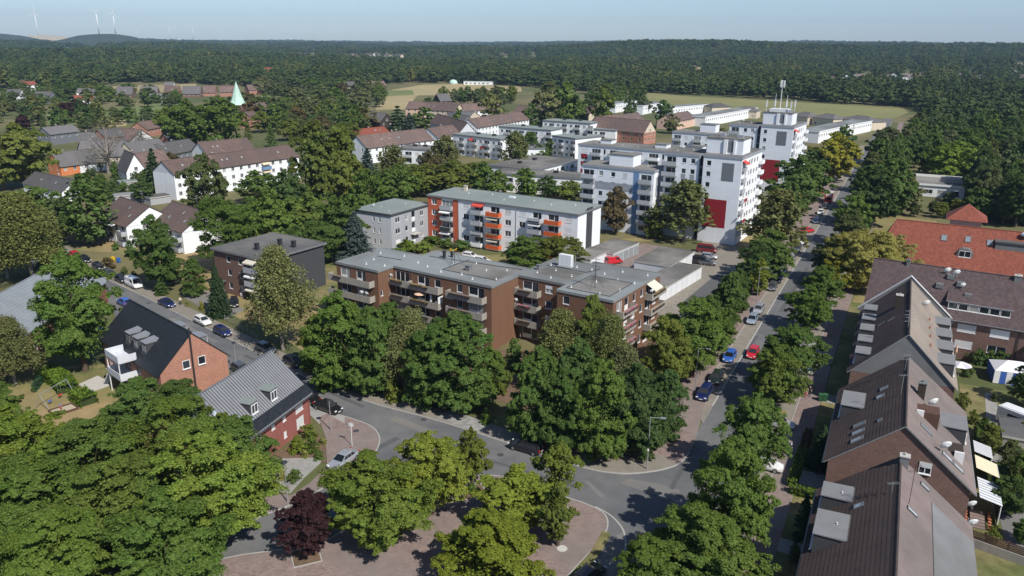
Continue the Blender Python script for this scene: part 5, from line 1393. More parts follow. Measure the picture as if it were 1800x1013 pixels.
house('second large brown roof just behind the red brick base', (1062, 224), (1136, 216), 6.0, 11.0, 12, 'brick_red', 'tile_mid', True, group=R)
house('brown house between the white block and the terraces at right', (1188, 214), (1224, 207), 5.0, 8.6, 12, 'peach_render', 'tile_mid', True, group=R)
# low white flats
FW_ = 'low white flat-roofed blocks in the middle distance'
def flats(label, a, c, z, D, roof='felt_green', cols=None, wall='white_render', edge='slate_panel', n=None):
    o, h, w = frame_px(a, c, z)
    if cols is None:
        cols = []; u = 1.0
        while u < w - 4: cols += [(u, 'w', 1.5), (u + 2.6, 'b', 3.6)]; u += 7.6
    b = slab_block('low_flats', label, o, h, w, D, z, cols, wall, 'white_render', floors=max(1, int(z / 2.75)), roof=roof, edge=edge, fasc=.7)
    b.o['group'] = FW_
    for k in range(2):
        b.part('roof_cowl', MB().box(0, 1.6, 0, 1.2, 0, .9), 'dark_metal', loc=(w * (.3 + .33 * k), D * .6, z + .3))
    return b
flats('wide low white flats in front of the small willow', (876.8, 223.3), (968.3, 230), 8.8, 12)
flats('white flats farthest back with green-grey roof and black cowls', (954, 212.7), (1038, 218.2), 8.8, 12)
flats('short white flats with green-grey roof and blank side wall', (970.8, 239.6), (1011, 245), 8.8, 17)
flats('single-storey-looking white flats next to the red brick house', (1042, 227.8), (1082, 230.3), 6.0, 11)
b = flats('white flats with yellow balconies and a red sunblind', (795.5, 237), (880, 246.3), 8.8, 11)
for u, z in ((14.5, 3.1), (14.5, .6)): b.panel((0, 0), 0, u, z, 1.0, 1.2, 'awning_yellow', 'yellow_panel', .06)
b.awning((0, 0), 0, 10.5, 8.0, 2.4, 1.0, .6, 'awning_red'); b.awning((0, 0), 0, 17.5, 5.2, 2.4, 1.2, .6, 'awning_red')
flats('white flats with sunblinds partly hidden behind the birches at centre', (697, 261.5), (752, 264.5), 6.0, 12, 'felt_gravel')
flats('two-storey flats with long gravel roof and cream side balconies', (939, 301), (1015, 282), 6.0, 20, 'felt_gravel')
flats('two-storey flats with gravel roof in front of the cream side balconies', (868, 306), (1023, 315), 6.0, 11, 'felt_gravel')
flats('blank white flat-roofed block behind the willow', (925, 262), (958, 262), 6.0, 12, 'felt_gravel', cols=[])
# rows of white bungalows near the meadow
BG = 'white flat-roofed terraces by the meadow'
def bung(label, a, c, z, D, wall='white_render', roof='felt_grey'):
    o, h, w = frame_px(a, c, z)
    b = Building('terrace_house', label, 'house', o, h, BG, det=False)
    n = max(1, int(w / 3.2)); op = {0: [(w * (k + .5) / n - .7, 3.3 if z > 4 else .9, 1.4, 1.2, 'w2') for k in range(n)]}
    b.box_shell(0, w, 0, D, 0, z, wall, op); b.flat_roof([(0, 0), (w, 0), (w, D), (0, D)], z, .25, .5, roof, 'white_render' if wall == 'white_render' else 'lead_grey')
    return b
def hipb(label, a, c, z, D, wall='cream_render'):
    o, h, w = frame_px(a, c, z)
    b = Building('villa', label, 'house', o, h, BG, det=False)
    b.box_shell(0, w, 0, D, 0, z, wall, {0: [(w * (k + .5) / 3 - .6, .9, 1.3, 1.4, 'w2') for k in range(3)]})
    gable_roof(b, 0, w, 0, D, z, z + 2.2, 'tile_grey_far', 'x', .4, .4, hip=w * .3, edge='lead_grey')
i = 0
for lab, a, c, z, D in (('white terrace with stepped front left of the far tower', (1240, 206), (1332, 190), 6.0, 11), ('white terrace behind the stepped one, nearest the meadow trees', (1178, 190), (1245, 184), 6.0, 10),
                        ('white terrace right of the far tower along the street end', (1440, 232), (1500, 219), 6.0, 11), ('far end of the white terrace beside the street', (1502, 219), (1533, 213), 6.0, 11),
                        ('short white terrace behind the poplars', (1082, 184), (1120, 178), 6.0, 11), ('white terrace between the poplars and the meadow', (1130, 187), (1168, 180), 6.0, 11)):
    bung(lab, a, c, z, D)
for lab, a, c, z, D in (('grey-hipped villa at the left end of the meadow', (1252, 189), (1285, 188), 5.0, 12), ('grey-hipped villa just left of the antenna tower', (1290, 194), (1330, 196), 5.0, 12),
                        ('grey-hipped villa right of the antenna tower', (1392, 203), (1420, 206), 5.0, 12), ('cream villa with grey hipped roof by the meadow', (1428, 206), (1465, 210), 5.0, 12), ('last cream villa at the right end of the meadow', (1475, 208), (1528, 215), 5.0, 13)):
    hipb(lab, a, c, z, D)
# village beyond the field at upper left
UL = 'houses beyond the green field'
for lab, a, c, ze, zr, wall, roof in (('white villa with red hipped roof at far left', (42, 150), (66, 149), 6.0, 9.0, 'white_render', 'tile_orange'), ('dark steep-roofed house below the tan field, far left of five', (204, 166), (232, 166), 3.0, 9, 'brick_dark', 'tile_grey_far'),
        ('dark steep-roofed house below the tan field, second of five', (246, 167), (276, 167), 3.0, 9.5, 'brick_dark', 'tile_grey_far'), ('brown steep-roofed house with white dormers below the tan field, middle of five', (288, 164), (314, 164), 3.0, 9, 'brick_red', 'tile_mid'),
        ('dark steep-roofed house below the tan field, fourth of five', (320, 165), (352, 165), 3.0, 9, 'brick_dark', 'tile_grey_far'), ('brown steep-roofed house next to the church spire, last of five', (356, 163), (378, 163), 3.0, 8.5, 'brick_red', 'tile_mid'),
        ('red brick house with dark roof just left of the church spire', (386, 162), (411, 162), 4.0, 9, 'brick_red', 'tile_mid'), ('white house on the tan field behind the steep roofs', (288, 151), (304, 151), 5.0, 8, 'white_render', 'tile_grey_far'),
        ('grey-roofed barn in front of the steep roofs', (264, 175), (306, 174), 3.0, 7, 'slate_panel', 'tile_grey_far'), ('grey modern house with white walls at left', (134, 163), (156, 163), 5.0, 8, 'white_render', 'tile_grey_far'),
        ('house with solar roof right of the grey modern one', (150, 168), (176, 168), 4.0, 8.5, 'white_render', 'tile_grey_far'), ('low house with crimson roof', (132, 176), (166, 175), 3.0, 6, 'white_render', 'tile_orange'),
        ('dark house among trees at far left', (55, 172), (84, 173), 4.0, 8.5, 'slate_panel', 'tile_grey_far'), ('grey house at the left edge beyond the trees', (10, 167), (34, 167), 4.0, 8, 'white_render', 'tile_grey_far'),
        ('brown-roofed house right of the church spire', (438, 159), (466, 158), 4.0, 8.5, 'brick_red', 'tile_mid'), ('brick house with white corner hidden among trees right of the spire', (470, 156), (492, 155), 4.0, 8.5, 'brick_red', 'tile_mid'),
        ('grey-roofed house alone in the green field', (545, 195), (578, 196), 4.0, 8.5, 'cream_render', 'tile_grey_far'), ('orange brick house below the church spire', (443, 209), (457, 207), 5.5, 9, 'brick_red', 'tile_mid'),
        ('cream house with steep roof at the left end of the tan field', (613, 153), (628, 152), 5.0, 9.5, 'cream_render', 'tile_grey_far'), ('dark house with brown roof beside the tan field', (658, 152), (680, 151), 4.0, 8.5, 'brick_dark', 'tile_mid'),
        ('dark gabled house behind the pink gable row', (774, 178), (794, 177), 5.0, 10, 'timber_dark', 'tile_grey_far'),
        ('white house with red gable on the wooded slope', (465, 126), (479, 126), 6.0, 11, 'white_render', 'tile_orange'), ('white apartment house on the wooded horizon, right one', (522, 95), (545, 96), 9.0, 13, 'white_render', 'tile_grey_far'),
        ('long white works building in the woods at upper left', (142, 84), (160, 85), 8.0, 10, 'white_render', 'tile_mid'), ('white works shed in the woods at upper left', (114, 82), (128, 83), 8.0, 9, 'white_render', 'felt_grey' if False else 'tile_grey_far'),
        ('white house on the far side of the woods above the tan field', (833, 96), (842, 96), 8.0, 10, 'white_render', 'tile_grey_far')):
    house(lab, a, c, ze, zr, 10, wall, roof, True, group=UL, chim=0, wins=2 if a[1] > 140 else 1, floors=1)
k = 0
for (x, y) in ((1455, 139), (1478, 137), (1500, 136), (1545, 136), (1562, 134), (1584, 135), (1605, 133), (1682, 134), (1700, 132), (1716, 135), (1775, 128), (1790, 137), (1520, 140), (608, 97), (640, 96), (655, 96), (672, 97), (692, 98), (703, 97)):
    k += 1
    right = x > 1000
    house(f'small pale house among the far trees {"on the right" if right else "at centre"}, {nth(k - 1 if right else k - 14)} of its cluster', (x, y), (x + RND.choice([12, 16, 20]), y + .4), 8.0, 12.0, 10, RND.choice(['white_render', 'white_render', 'cream_render', 'brick_brown']), RND.choice(['tile_mid', 'tile_grey_far', 'tile_brown_pale']), RND.random() < .6, group='far houses among the woods', chim=0, wins=1, floors=1)
# pavilion in the right-hand woods, gas tank and greenhouse
o, h, w = frame_px((1592, 322), (1697, 330), 4.0)
b = Building('pavilion', 'long white flat-roofed hall in the woods behind the orange roof', 'building', o, h, det=False)
b.box_shell(0, w, 0, 14, 0, 4.0, 'white_render', {0: [(2 + 4 * k, 1.0, 2.6, 1.4, 'w2') for k in range(int(w / 4))]}); b.flat_roof([(0, 0), (w, 0), (w, 14), (0, 14)], 4.0, .4, .7, 'felt_gravel', 'white_render')
b.part('roof_house', MB().box(0, w * .8, 0, 6, 0, 1.6), 'concrete_pale', loc=(3, 6, 4.3))
p = gp(797, 148); mb = MB().lathe([(5, 0), (5, 1.8), (4.3, 3.4), (2.8, 4.6), (1, 5.2), (.1, 5.3)], 20)
g = thing('gas_dome', 'pale green domed tank on the tan field', 'tank', p); obj('shell', mb.mesh('shell', 'copper_green', True), g); obj('base_ring', MB().lathe([(5.3, 0), (5.3, .8)], 20).mesh('base_ring', 'concrete_pale'), g)
p = gp(815, 149); b = Building('greenhouse', 'low white farm sheds right of the green dome', 'shed', p, 5, det=False); b.box_shell(0, 34, 0, 10, 0, 3.5, 'white_render', {0: [(2 + 5 * k, .8, 2.5, 1.6, 'w2') for k in range(6)]}); b.flat_roof([(0, 0), (34, 0), (34, 10), (0, 10)], 3.5, .3, .4, 'felt_green', 'white_render')

# ------------------------------------------------------------------ church spire
def church():
    bx, by = gp(421, 214)
    b = Building('church', 'church with tall pale green copper spire and cross', 'church', (bx, by), 20, det=False)
    zt = height_at(bx, by, 143); zb = height_at(bx, by, 184); s = 4.9
    b.box_shell(-s + .4, s - .4, -s + .4, s - .4, 0, zb, 'brick_brown', {0: [(2.5, zb - 6, 1.2, 3.0, 'w1'), (5.5, zb - 6, 1.2, 3.0, 'w1')]})
    mb = MB(); e = s + .5
    lv = [(e, zb), (e * .78, zb + (zt - zb) * .14), (e * .60, zb + (zt - zb) * .30), (.05, zt)]
    for (r0, z0), (r1, z1) in zip(lv, lv[1:]):
        for k in range(8):
            a0, a1 = 2 * math.pi * (k + .5) / 8, 2 * math.pi * (k + 1.5) / 8
            mb.quad((r0 * math.cos(a0), r0 * math.sin(a0), z0), (r0 * math.cos(a1), r0 * math.sin(a1), z0), (r1 * math.cos(a1), r1 * math.sin(a1), z1), (r1 * math.cos(a0), r1 * math.sin(a0), z1))
    b.part('spire', mb, 'copper_green')
    for an in range(4):
        c, s2 = math.cos(RAD(90 * an)), math.sin(RAD(90 * an))
        mb = MB(); mb.quad((-1.1, 0, 0), (1.1, 0, 0), (0, 0, 2.0)); mb.quad((-1.1, 0, 0), (0, 0, 2.0), (0, 2.2, 1.9)); mb.quad((1.1, 0, 0), (0, 2.2, 1.9), (0, 0, 2.0))
        b.part('spire_gable', mb, 'copper_green', loc=(s2 * (e - .2), -c * (e - .2), zb + .2), rot=RAD(90 * an))
    b.part('cross', MB().tube((0, 0, zt - .3), (0, 0, zt + 3.4), .12, n=5).box(-.9, .9, -.1, .1, zt + 1.9, zt + 2.15), 'dark_metal')
    b.box_shell(-6, 6, s, s + 22, 0, 5, 'brick_brown', name='nave_wall'); gable_roof(b, -6, 6, s, s + 22, 5, 10, 'tile_mid', 'y', name='nave_roof')
church()

# ------------------------------------------------------------------ hills and wind turbines
def hill(name, pts, dist, m, z0=-5):
    """a ridge seen side-on: picture points along its crest, built as a rounded mound at its distance"""
    mb = MB(); rows = []
    prof = [(-1.0, 0.0), (-.7, .35), (-.4, .72), (-.15, .95), (0, 1.0), (.2, .93), (.5, .6), (.8, .2), (1.0, 0.0)]
    crest = curve(pts, 4)
    for x, y in crest:
        d = ray(x, y); t = dist / d[1]; q = CAM + d * t
        rows.append([(q[0], q[1] + k * 420, max(z0, z0 + (q[2] - z0) * hgt)) for k, hgt in prof])
    n = len(prof)
    for r in rows: mb.v += r
    for i in range(len(rows) - 1):
        for j in range(n - 1):
            mb.f.append((i * n + j, (i + 1) * n + j, (i + 1) * n + j + 1, i * n + j + 1)); mb.m.append(0)
    return obj(name, mb.mesh(name, m, True), kind='structure')
hill('hill', [(-120, 62), (-40, 58), (10, 60), (35, 64), (60, 70), (90, 78)], 4300, 'hill_green')
hill('hill', [(25, 70), (50, 65), (70, 62), (95, 63), (120, 66), (140, 70)], 4700, 'sand_hill')
hill('hill', [(100, 74), (130, 67), (150, 61.5), (175, 60), (200, 60), (218, 62.5), (240, 68.5), (262, 74)], 4000, 'hill_green')
hill('hill', [(780, 84), (850, 77), (900, 74.5), (935, 75.5), (980, 80), (1020, 84)], 6500, 'hill_green')
def turbine(x, yb, yh, dist, spin, label):
    d = ray(x, yb); q = CAM + d * (dist / d[1])
    H = height_at(q[0], q[1], yh); z0 = q[2] - 6
    r = (H - z0) * .42
    t = thing('wind_turbine', label, 'wind turbine', (q[0], q[1], z0), 0, 'wind turbines on the horizon')
    hh = H - z0
    obj('tower', MB().tube((0, 0, 0), (0, 0, hh), 2.7, 1.5, 10).mesh('tower', 'turbine_white', True), t)
    obj('nacelle', MB().box(-2.2, 2.2, -5, 6, hh - 1.5, hh + 3).mesh('nacelle', 'turbine_white'), t)
    for k in range(3):
        a = RAD(spin + 120 * k); c, s = math.cos(a), math.sin(a)
        mb = MB(); mb.quad((-.9, -6, 0), (1.6, -6, 0), (1.4, -6, r * .5), (.1, -6, r), (-.5, -6, r * .6)); mb.quad((-.9, -5.2, 0), (-.5, -5.4, r * .6), (.1, -5.8, r), (1.4, -5.4, r * .5), (1.6, -5.2, 0))
        mb.quad((-.9, -6, 0), (-.5, -6, r * .6), (-.5, -5.4, r * .6), (-.9, -5.2, 0)); mb.quad((1.6, -6, 0), (1.6, -5.2, 0), (1.4, -5.4, r * .5), (1.4, -6, r * .5))
        obj('blade', mb.mesh('blade', 'turbine_white'), t, (0, 0, hh + .8), (0, a, 0))
    obj('hub', MB().tube((0, -7.5, hh + .8), (0, -4.8, hh + .8), .8, 1.8, 8).mesh('hub', 'turbine_white'), t)
for a in ((67, 62, 23, 4700, 5, 'tall wind turbine on the sandy hill at far left'), (174, 58, 22, 4050, 60, 'wind turbine on the dark round hill, left of the two'), (203, 57, 24, 4050, 8, 'wind turbine on the dark round hill, right of the two'),
          (241, 67, 52, 8500, 90, 'small wind turbine with level blades right of the dark hill'), (299, 68, 46, 7800, 20, 'small distant wind turbine, first of three close together'), (310, 68, 50, 7800, 50, 'small distant wind turbine, middle of three'), (340, 68, 47, 7800, 10, 'small distant wind turbine, last of three on the right')):
    turbine(*a)
# ------------------------------------------------------------------ trees
PROF = {
    'maple': lambda t: max(0.0, math.sin(math.pi * (0.16 + 0.82 * t))) ** 0.62,
    'round': lambda t: max(0.0, math.sin(math.pi * (0.13 + 0.85 * t))) ** 0.55,
    'horn': lambda t: (0.74 + 1.04 * t) if t < 0.25 else max(0.0, (1 - ((t - 0.25) / 0.75) ** 2.3)) ** 0.66,
    'poplar': lambda t: (0.5 + 2.2 * t) if t < 0.22 else max(0.0, 1 - ((t - 0.22) / 0.78) ** 2.4) ** 0.8,
    'young': lambda t: (0.6 + 1.3 * t) if t < 0.3 else max(0.0, 1 - ((t - 0.3) / 0.7) ** 1.4) ** 0.9,
    'thuja': lambda t: (0.8 + 1.0 * t) if t < 0.2 else max(0.0, 1 - (t - 0.2) / 0.8) ** 0.7,
    'bush': lambda t: max(0.0, math.sin(math.pi * (0.22 + 0.74 * t))) ** 0.6,
}
# real size of one model tree: radius, height of the crown's foot, full height
DIM = {'maple': (4.0, 1.7, 10.0), 'round': (5.0, 1.6, 11.0), 'horn': (3.4, 0.5, 10.0), 'poplar': (2.6, 1.2, 15.0), 'young': (2.3, 1.6, 7.5), 'thuja': (0.9, 0.05, 5.0), 'bush': (1.2, 0.0, 1.7), 'birch': (3.2, 2.0, 12.0), 'spruce': (2.6, 0.4, 12.0), 'pine': (3.4, 1.6, 11.0), 'dead': (3.5, 1.5, 10.0)}
# level of detail: boughs, tufts per bough, leaves per tuft, leaf size
LOD = {'n': (86, 13, 76, 0.170), 'm': (60, 8, 36, 0.43), 'f': (36, 5, 13, 1.0)}
RAG = {'n': .36, 'm': .28, 'f': .14}
def unit(rng, n):
    v = rng.normal(size=(n, 3)); return v / np.linalg.norm(v, axis=1, keepdims=True)
def clumps(kind, rng, ncl, rc=(0.17, 0.32)):
    R, z0, z1 = DIM[kind]; pf = PROF[kind]; ph = rng.uniform(0, 6.28, 5)
    out = []
    while len(out) < ncl:
        t = rng.uniform(0.0, 1.0)
        if rng.uniform() > pf(t) ** 1.3: continue
        th = rng.uniform(0, 6.28)
        mod = 1 + .13 * math.sin(2 * th + ph[0]) + .10 * math.sin(3 * th + ph[1] + 5 * t) + .08 * math.sin(5 * th + ph[2] - 7 * t)
        rad = R * pf(t) * mod * (0.35 + 0.65 * rng.uniform() ** 0.5)
        r = R * rng.uniform(*rc) * (0.55 + 0.45 * pf(t))
        rad = max(0.0, rad - r * 0.75)
        z = z0 + (z1 - z0) * t * 0.94 + rng.normal() * .15
        out.append((rad * math.cos(th), rad * math.sin(th), z, r))
    return np.array(out)
def limbs(mb, kind, cl, rng, n=12, m=0):
    R, z0, z1 = DIM[kind]; tr = 0.022 * z1 + 0.05
    zt = z0 + (z1 - z0) * 0.7
    lean = (rng.normal() * .25, rng.normal() * .25)
    mb.tube((0, 0, -0.3), (lean[0] * .3, lean[1] * .3, z0 + .4), tr * 1.25, tr, 8, m, caps=False)
    mb.tube((lean[0] * .3, lean[1] * .3, z0 + .4), (lean[0], lean[1], zt), tr, tr * .35, 7, m, caps=False)
    idx = rng.permutation(len(cl))[:n]
    for i in idx:
        x, y, z, r = cl[i]
        zs = z0 + .2 + (min(z, zt) - z0) * rng.uniform(.25, .65); f = (zs - z0) / (zt - z0)
        s = (lean[0] * f, lean[1] * f, zs); mid = (x * .55 + s[0] * .45, y * .55 + s[1] * .45, zs + (z - zs) * .45)
        mb.tube(s, mid, tr * .38, tr * .22, 5, m, caps=False); mb.tube(mid, (x, y, z), tr * .22, .02, 5, m, caps=False)
def make_tree(kind, lod, seed):
    rng = np.random.default_rng(seed * 131 + sum(map(ord, kind + lod)))
    R, z0, z1 = DIM[kind]
    tb = MB(); C, Nn, Sz = [], [], []
    if kind == 'birch':
        cl = clumps_birch(rng, {'n': 170, 'm': 85, 'f': 26}[lod])
        k = {'n': 150, 'm': 50, 'f': 24}[lod]
        for x, y, z, r in cl:                               # hanging sprays
            ns = max(3, k // 10); per_s = k // ns
            for s in range(ns):
                a = rng.uniform(0, 6.28); d = r * rng.uniform(.2, 1); L = rng.uniform(.8, 2.2) * r * 1.1
                sx, sy, sz = x + d * math.cos(a), y + d * math.sin(a), z + r * .3 * rng.normal()
                t = rng.uniform(0, 1, per_s)
                C.append(np.stack([sx + .25 * t * math.cos(a) + rng.normal(size=per_s) * .10, sy + .25 * t * math.sin(a) + rng.normal(size=per_s) * .10, sz - t ** 1.2 * L], 1))
                Nn.append(unit(rng, per_s) + np.array([math.cos(a) * .7, math.sin(a) * .7, .5])); Sz.append(np.full(per_s, {'n': .20, 'm': .45, 'f': 1.0}[lod]))
        limbs_birch(tb, cl, rng)
        bark = 'bark_pale'
    elif kind in ('spruce', 'pine'):
        nl = {'n': 26, 'm': 15, 'f': 9}[lod]; nb = {'n': 16, 'm': 9, 'f': 7}[lod]; k = {'n': 42, 'm': 16, 'f': 8}[lod]; lf = {'n': .30, 'm': .62, 'f': 1.1}[lod]
        tb.tube((0, 0, -.3), (0, 0, z1 * .97), .22, .03, 7, caps=False)
        for j in range(nl):
            t = j / (nl - 1); z = z0 + (z1 - z0) * t
            rr = R * ((1 - t) ** .85 if kind == 'spruce' else max(.12, math.sin(math.pi * (.2 + .78 * t))) ** .7) * rng.uniform(.8, 1.1) + .12
            for b in range(nb):
                a = 6.283 * (b + rng.uniform(-.4, .4)) / nb + j * .7; L = rr * rng.uniform(.7, 1.12)
                s = rng.uniform(.15, 1, k) ** .7
                droop = -.22 if kind == 'spruce' else .10
                zz = z + L * s * droop + rng.normal(size=k) * .12 * (1 if kind == 'spruce' else 2.2)
                wd = rng.normal(size=k) * .20 * (1.25 - s) * rr * .6
                C.append(np.stack([L * s * math.cos(a) - wd * math.sin(a), L * s * math.sin(a) + wd * math.cos(a), zz], 1))
                Nn.append(unit(rng, k) * .7 + np.array([math.cos(a) * .4, math.sin(a) * .4, .9])); Sz.append(np.full(k, lf))
                if lod == 'n' and b % 3 == 0: tb.tube((0, 0, z), (L * .8 * math.cos(a), L * .8 * math.sin(a), z + L * .8 * droop), .04, .01, 4, caps=False)
        bark = 'bark'
    elif kind == 'dead':
        cl = clumps('round', rng, 60); cl = cl * (.7, .7, .95, 1)
        limbs(tb, 'round', cl, rng, 60)
        for x, y, z, r in cl[:60]:
            for q in range(5):
                d = unit(rng, 1)[0]; tb.tube((x, y, z), (x + d[0] * 1.3, y + d[1] * 1.3, z + abs(d[2]) * 1.2), .025, .008, 4, caps=False)
        C.append(cl[:, :3] + rng.normal(size=(len(cl), 3)) * .3); Nn.append(unit(rng, len(cl))); Sz.append(np.full(len(cl), .25)); bark = 'bark_pale'
    else:
        nb, ns, per, leaf = LOD[lod]
        rcl = (.17, .30)
        if kind == 'young': nb, per = int(nb * .55), int(per * .7); rcl = (.20, .32)
        elif kind == 'bush': nb, ns, per = max(8, nb // 4), max(3, ns // 2), int(per * .6); rcl = (.28, .45); leaf *= .85
        elif kind == 'thuja': nb, ns = nb // 2, ns // 2; rcl = (.3, .45); leaf *= .6
        zs = 1.25 if kind in ('horn', 'poplar', 'young') else .95
        cl = clumps(kind, rng, nb, rcl)
        for x, y, z, r in cl:                               # boughs, each carrying smaller tufts
            out = np.array([x, y, (z - (z0 + z1) / 2) * .6]); out = out / (np.linalg.norm(out) + .3)
            dd = unit(rng, ns); dd[:, 2] = np.abs(dd[:, 2]) * 1.1 - .25
            dd = dd + out * .5
            for q in dd:
                c0 = np.array([x, y, z]) + q * r * rng.uniform(.55, .95) * (1, 1, .85); rs = r * rng.uniform(.21, .43)
                d = unit(rng, per); d[:, 2] = np.where(d[:, 2] < -.4, -d[:, 2] * .5, d[:, 2])
                C.append(c0 + d * (rs * (.35 + .75 * rng.uniform(0, 1, per) ** .6))[:, None] * (1, 1, zs))
                Nn.append(d * .7 + out * .4 + np.array([0, 0, .45]) + rng.normal(size=(per, 3)) * RAG[lod])
                Sz.append(np.full(per, leaf))
        n2 = nb * ns * per // 14                            # loose leaves inside
        t = rng.uniform(0, 1, n2); pr = np.array([PROF[kind](q) for q in t]); th = rng.uniform(0, 6.28, n2); rr = R * pr * rng.uniform(0, .75, n2)
        C.append(np.stack([rr * np.cos(th), rr * np.sin(th), z0 + (z1 - z0) * t * .9], 1)); Nn.append(unit(rng, n2)); Sz.append(np.full(n2, leaf * 1.15))
        if kind not in ('bush',): limbs(tb, kind, cl, rng, {'n': 16, 'm': 8, 'f': 4}[lod])
        bark = 'bark'
    C = np.concatenate(C); Nn = np.concatenate(Nn); Sz = np.concatenate(Sz) * rng.uniform(.65, 1.35, len(C))
    rad = np.percentile(np.hypot(C[:, 0], C[:, 1]), 97.5); top = np.percentile(C[:, 2], 99.8)
    C[:, :2] *= R / rad; C[:, 2] *= z1 / top
    crown = leaf_cloud(f'{kind}_crown', C, Nn, Sz, rng, 'leaf')
    trunk = tb.mesh(f'{kind}_trunk', bark, True) if tb.v else None
    return crown, trunk
def clumps_birch(rng, n):
    R, z0, z1 = DIM['birch']; out = []
    for _ in range(n):
        t = rng.uniform(0.05, 1); th = rng.uniform(0, 6.28); pf = (1 - max(0, t - .35) ** 1.6 * 1.9) * (.75 + .25 * math.sin(3 * th + t * 4))
        rad = R * max(.1, pf) * rng.uniform(.15, 1) ** .6 * .82
        out.append((rad * math.cos(th), rad * math.sin(th), z0 + 1.6 + (z1 - z0 - 1.6) * t, R * rng.uniform(.16, .28)))
    return np.array(out)
def limbs_birch(mb, cl, rng):
    R, z0, z1 = DIM['birch']
    mb.tube((0, 0, -.3), (.15, .1, z1 * .5), .2, .12, 7, caps=False); mb.tube((.15, .1, z1 * .5), (.05, .2, z1 * .95), .12, .02, 6, caps=False)
    for i in rng.permutation(len(cl))[:14]:
        x, y, z, r = cl[i]; zs = max(z0, z - rng.uniform(1.0, 2.5)); mb.tube((.1, .1, zs), (x, y, z), .05, .012, 4, caps=False)
_trees = {}
def tree_meshes(kind, lod, var):
    key = (kind, lod, var)
    if key not in _trees: _trees[key] = make_tree(kind, lod, var + 1)
    return _trees[key]
TINT = {'G': (0.111, 0.168, 0.033), 'G2': (0.119, 0.167, 0.030), 'Y': (0.162, 0.213, 0.030), 'YY': (0.185, 0.224, 0.030), 'D': (0.088, 0.140, 0.033), 'DD': (0.068, 0.109, 0.033), 'B': (0.180, 0.198, 0.065),
        'BD': (0.150, 0.163, 0.062), 'P': (0.045, 0.017, 0.020), 'S': (0.052, 0.094, 0.040), 'SB': (0.077, 0.112, 0.092), 'L': (0.245, 0.241, 0.030), 'LL': (0.272, 0.265, 0.078), 'BR': (0.131, 0.103, 0.041), 'YG': (0.144, 0.171, 0.030), 'O': (0.110, 0.134, 0.048)}
KNAME = {'maple': 'broadleaf_tree', 'round': 'round_crowned_tree', 'horn': 'hornbeam_tree', 'poplar': 'poplar_tree', 'young': 'young_tree', 'thuja': 'cypress_tree', 'bush': 'shrub', 'birch': 'birch_tree', 'spruce': 'conifer_tree', 'pine': 'conifer_tree', 'dead': 'bare_tree'}
NVAR = {'n': 3, 'm': 3, 'f': 2}
_tcount = [0]
def tree(pos, height, width, kind, tint, label, group, name=None, rot=None, cat=None, z=0.0):
    d = depth((pos[0], pos[1], 0))
    lod = 'n' if d < 185 else ('m' if d < 430 else 'f')
    _tcount[0] += 1; var = _tcount[0] * 7 % 11 % NVAR[lod]
    if kind in ('dead', 'thuja', 'bush', 'young', 'pine', 'horn', 'round') and lod == 'n': var = var % 2
    cr, tr = tree_meshes(kind, lod, var)
    R, z0, z1 = DIM[kind]
    sx = width / 2 / R; sz = height / z1
    t = thing(name or KNAME[kind], label, cat or ('shrub' if kind == 'bush' else 'tree'), (pos[0], pos[1], z), 0, group)
    t.rotation_euler = (0, 0, RND.uniform(0, 6.28) if rot is None else rot); t.rotation_euler.x, t.rotation_euler.y = RND.gauss(0, .03), RND.gauss(0, .03)
    e = RND.uniform(.93, 1.07); t.scale = (sx * e, sx / e, sz)
    c = obj('foliage' if kind == 'bush' else 'crown', cr, t)
    base = TINT[tint]; v = RND.uniform(.88, 1.12); j = [v * RND.uniform(.94, 1.06), v, v * RND.uniform(.85, 1.15)]
    c.color = (base[0] * j[0], base[1] * j[1], base[2] * j[2], 1)
    if tr: obj('trunk', tr, t)
    return t
def tree_px(x, y, ytop, w, kind, tint, label, group, **k):
    p = gp(x, y); h = height_at(p[0], p[1], ytop)
    wd = w * depth((p[0], p[1], h * .5)) / F
    return tree(p, h * 1.02, wd, kind, tint, label, group, **k)
HUE = {'G': 'green', 'G2': 'warm green', 'Y': 'yellowish green', 'YY': 'yellow-green', 'D': 'dark green', 'DD': 'very dark green', 'B': 'grey-green', 'BD': 'dull green', 'P': 'dark purple', 'S': 'dark green', 'SB': 'blue-grey', 'L': 'bright lime-yellow', 'LL': 'pale lime', 'BR': 'brownish', 'YG': 'fresh green', 'O': 'olive'}
SHP = {'maple': 'broad tree', 'round': 'round-crowned tree', 'horn': 'dense tree', 'poplar': 'tall narrow tree', 'young': 'slender open tree', 'birch': 'drooping birch', 'spruce': 'conifer', 'pine': 'pine', 'dead': 'bare dying tree', 'thuja': 'pointed cypress', 'bush': 'rounded shrub'}
def grove(place, group, rows):
    """rows of (x, y, ytop, width, kind, tint); each tree is labelled by look and by its place counted from the left"""
    rows = sorted(rows, key=lambda r: r[0])
    for i, r in enumerate(rows):
        tree_px(*r, f'{HUE[r[5]]} {SHP[r[4]]} {place}, {nth(i)} from the left', group)

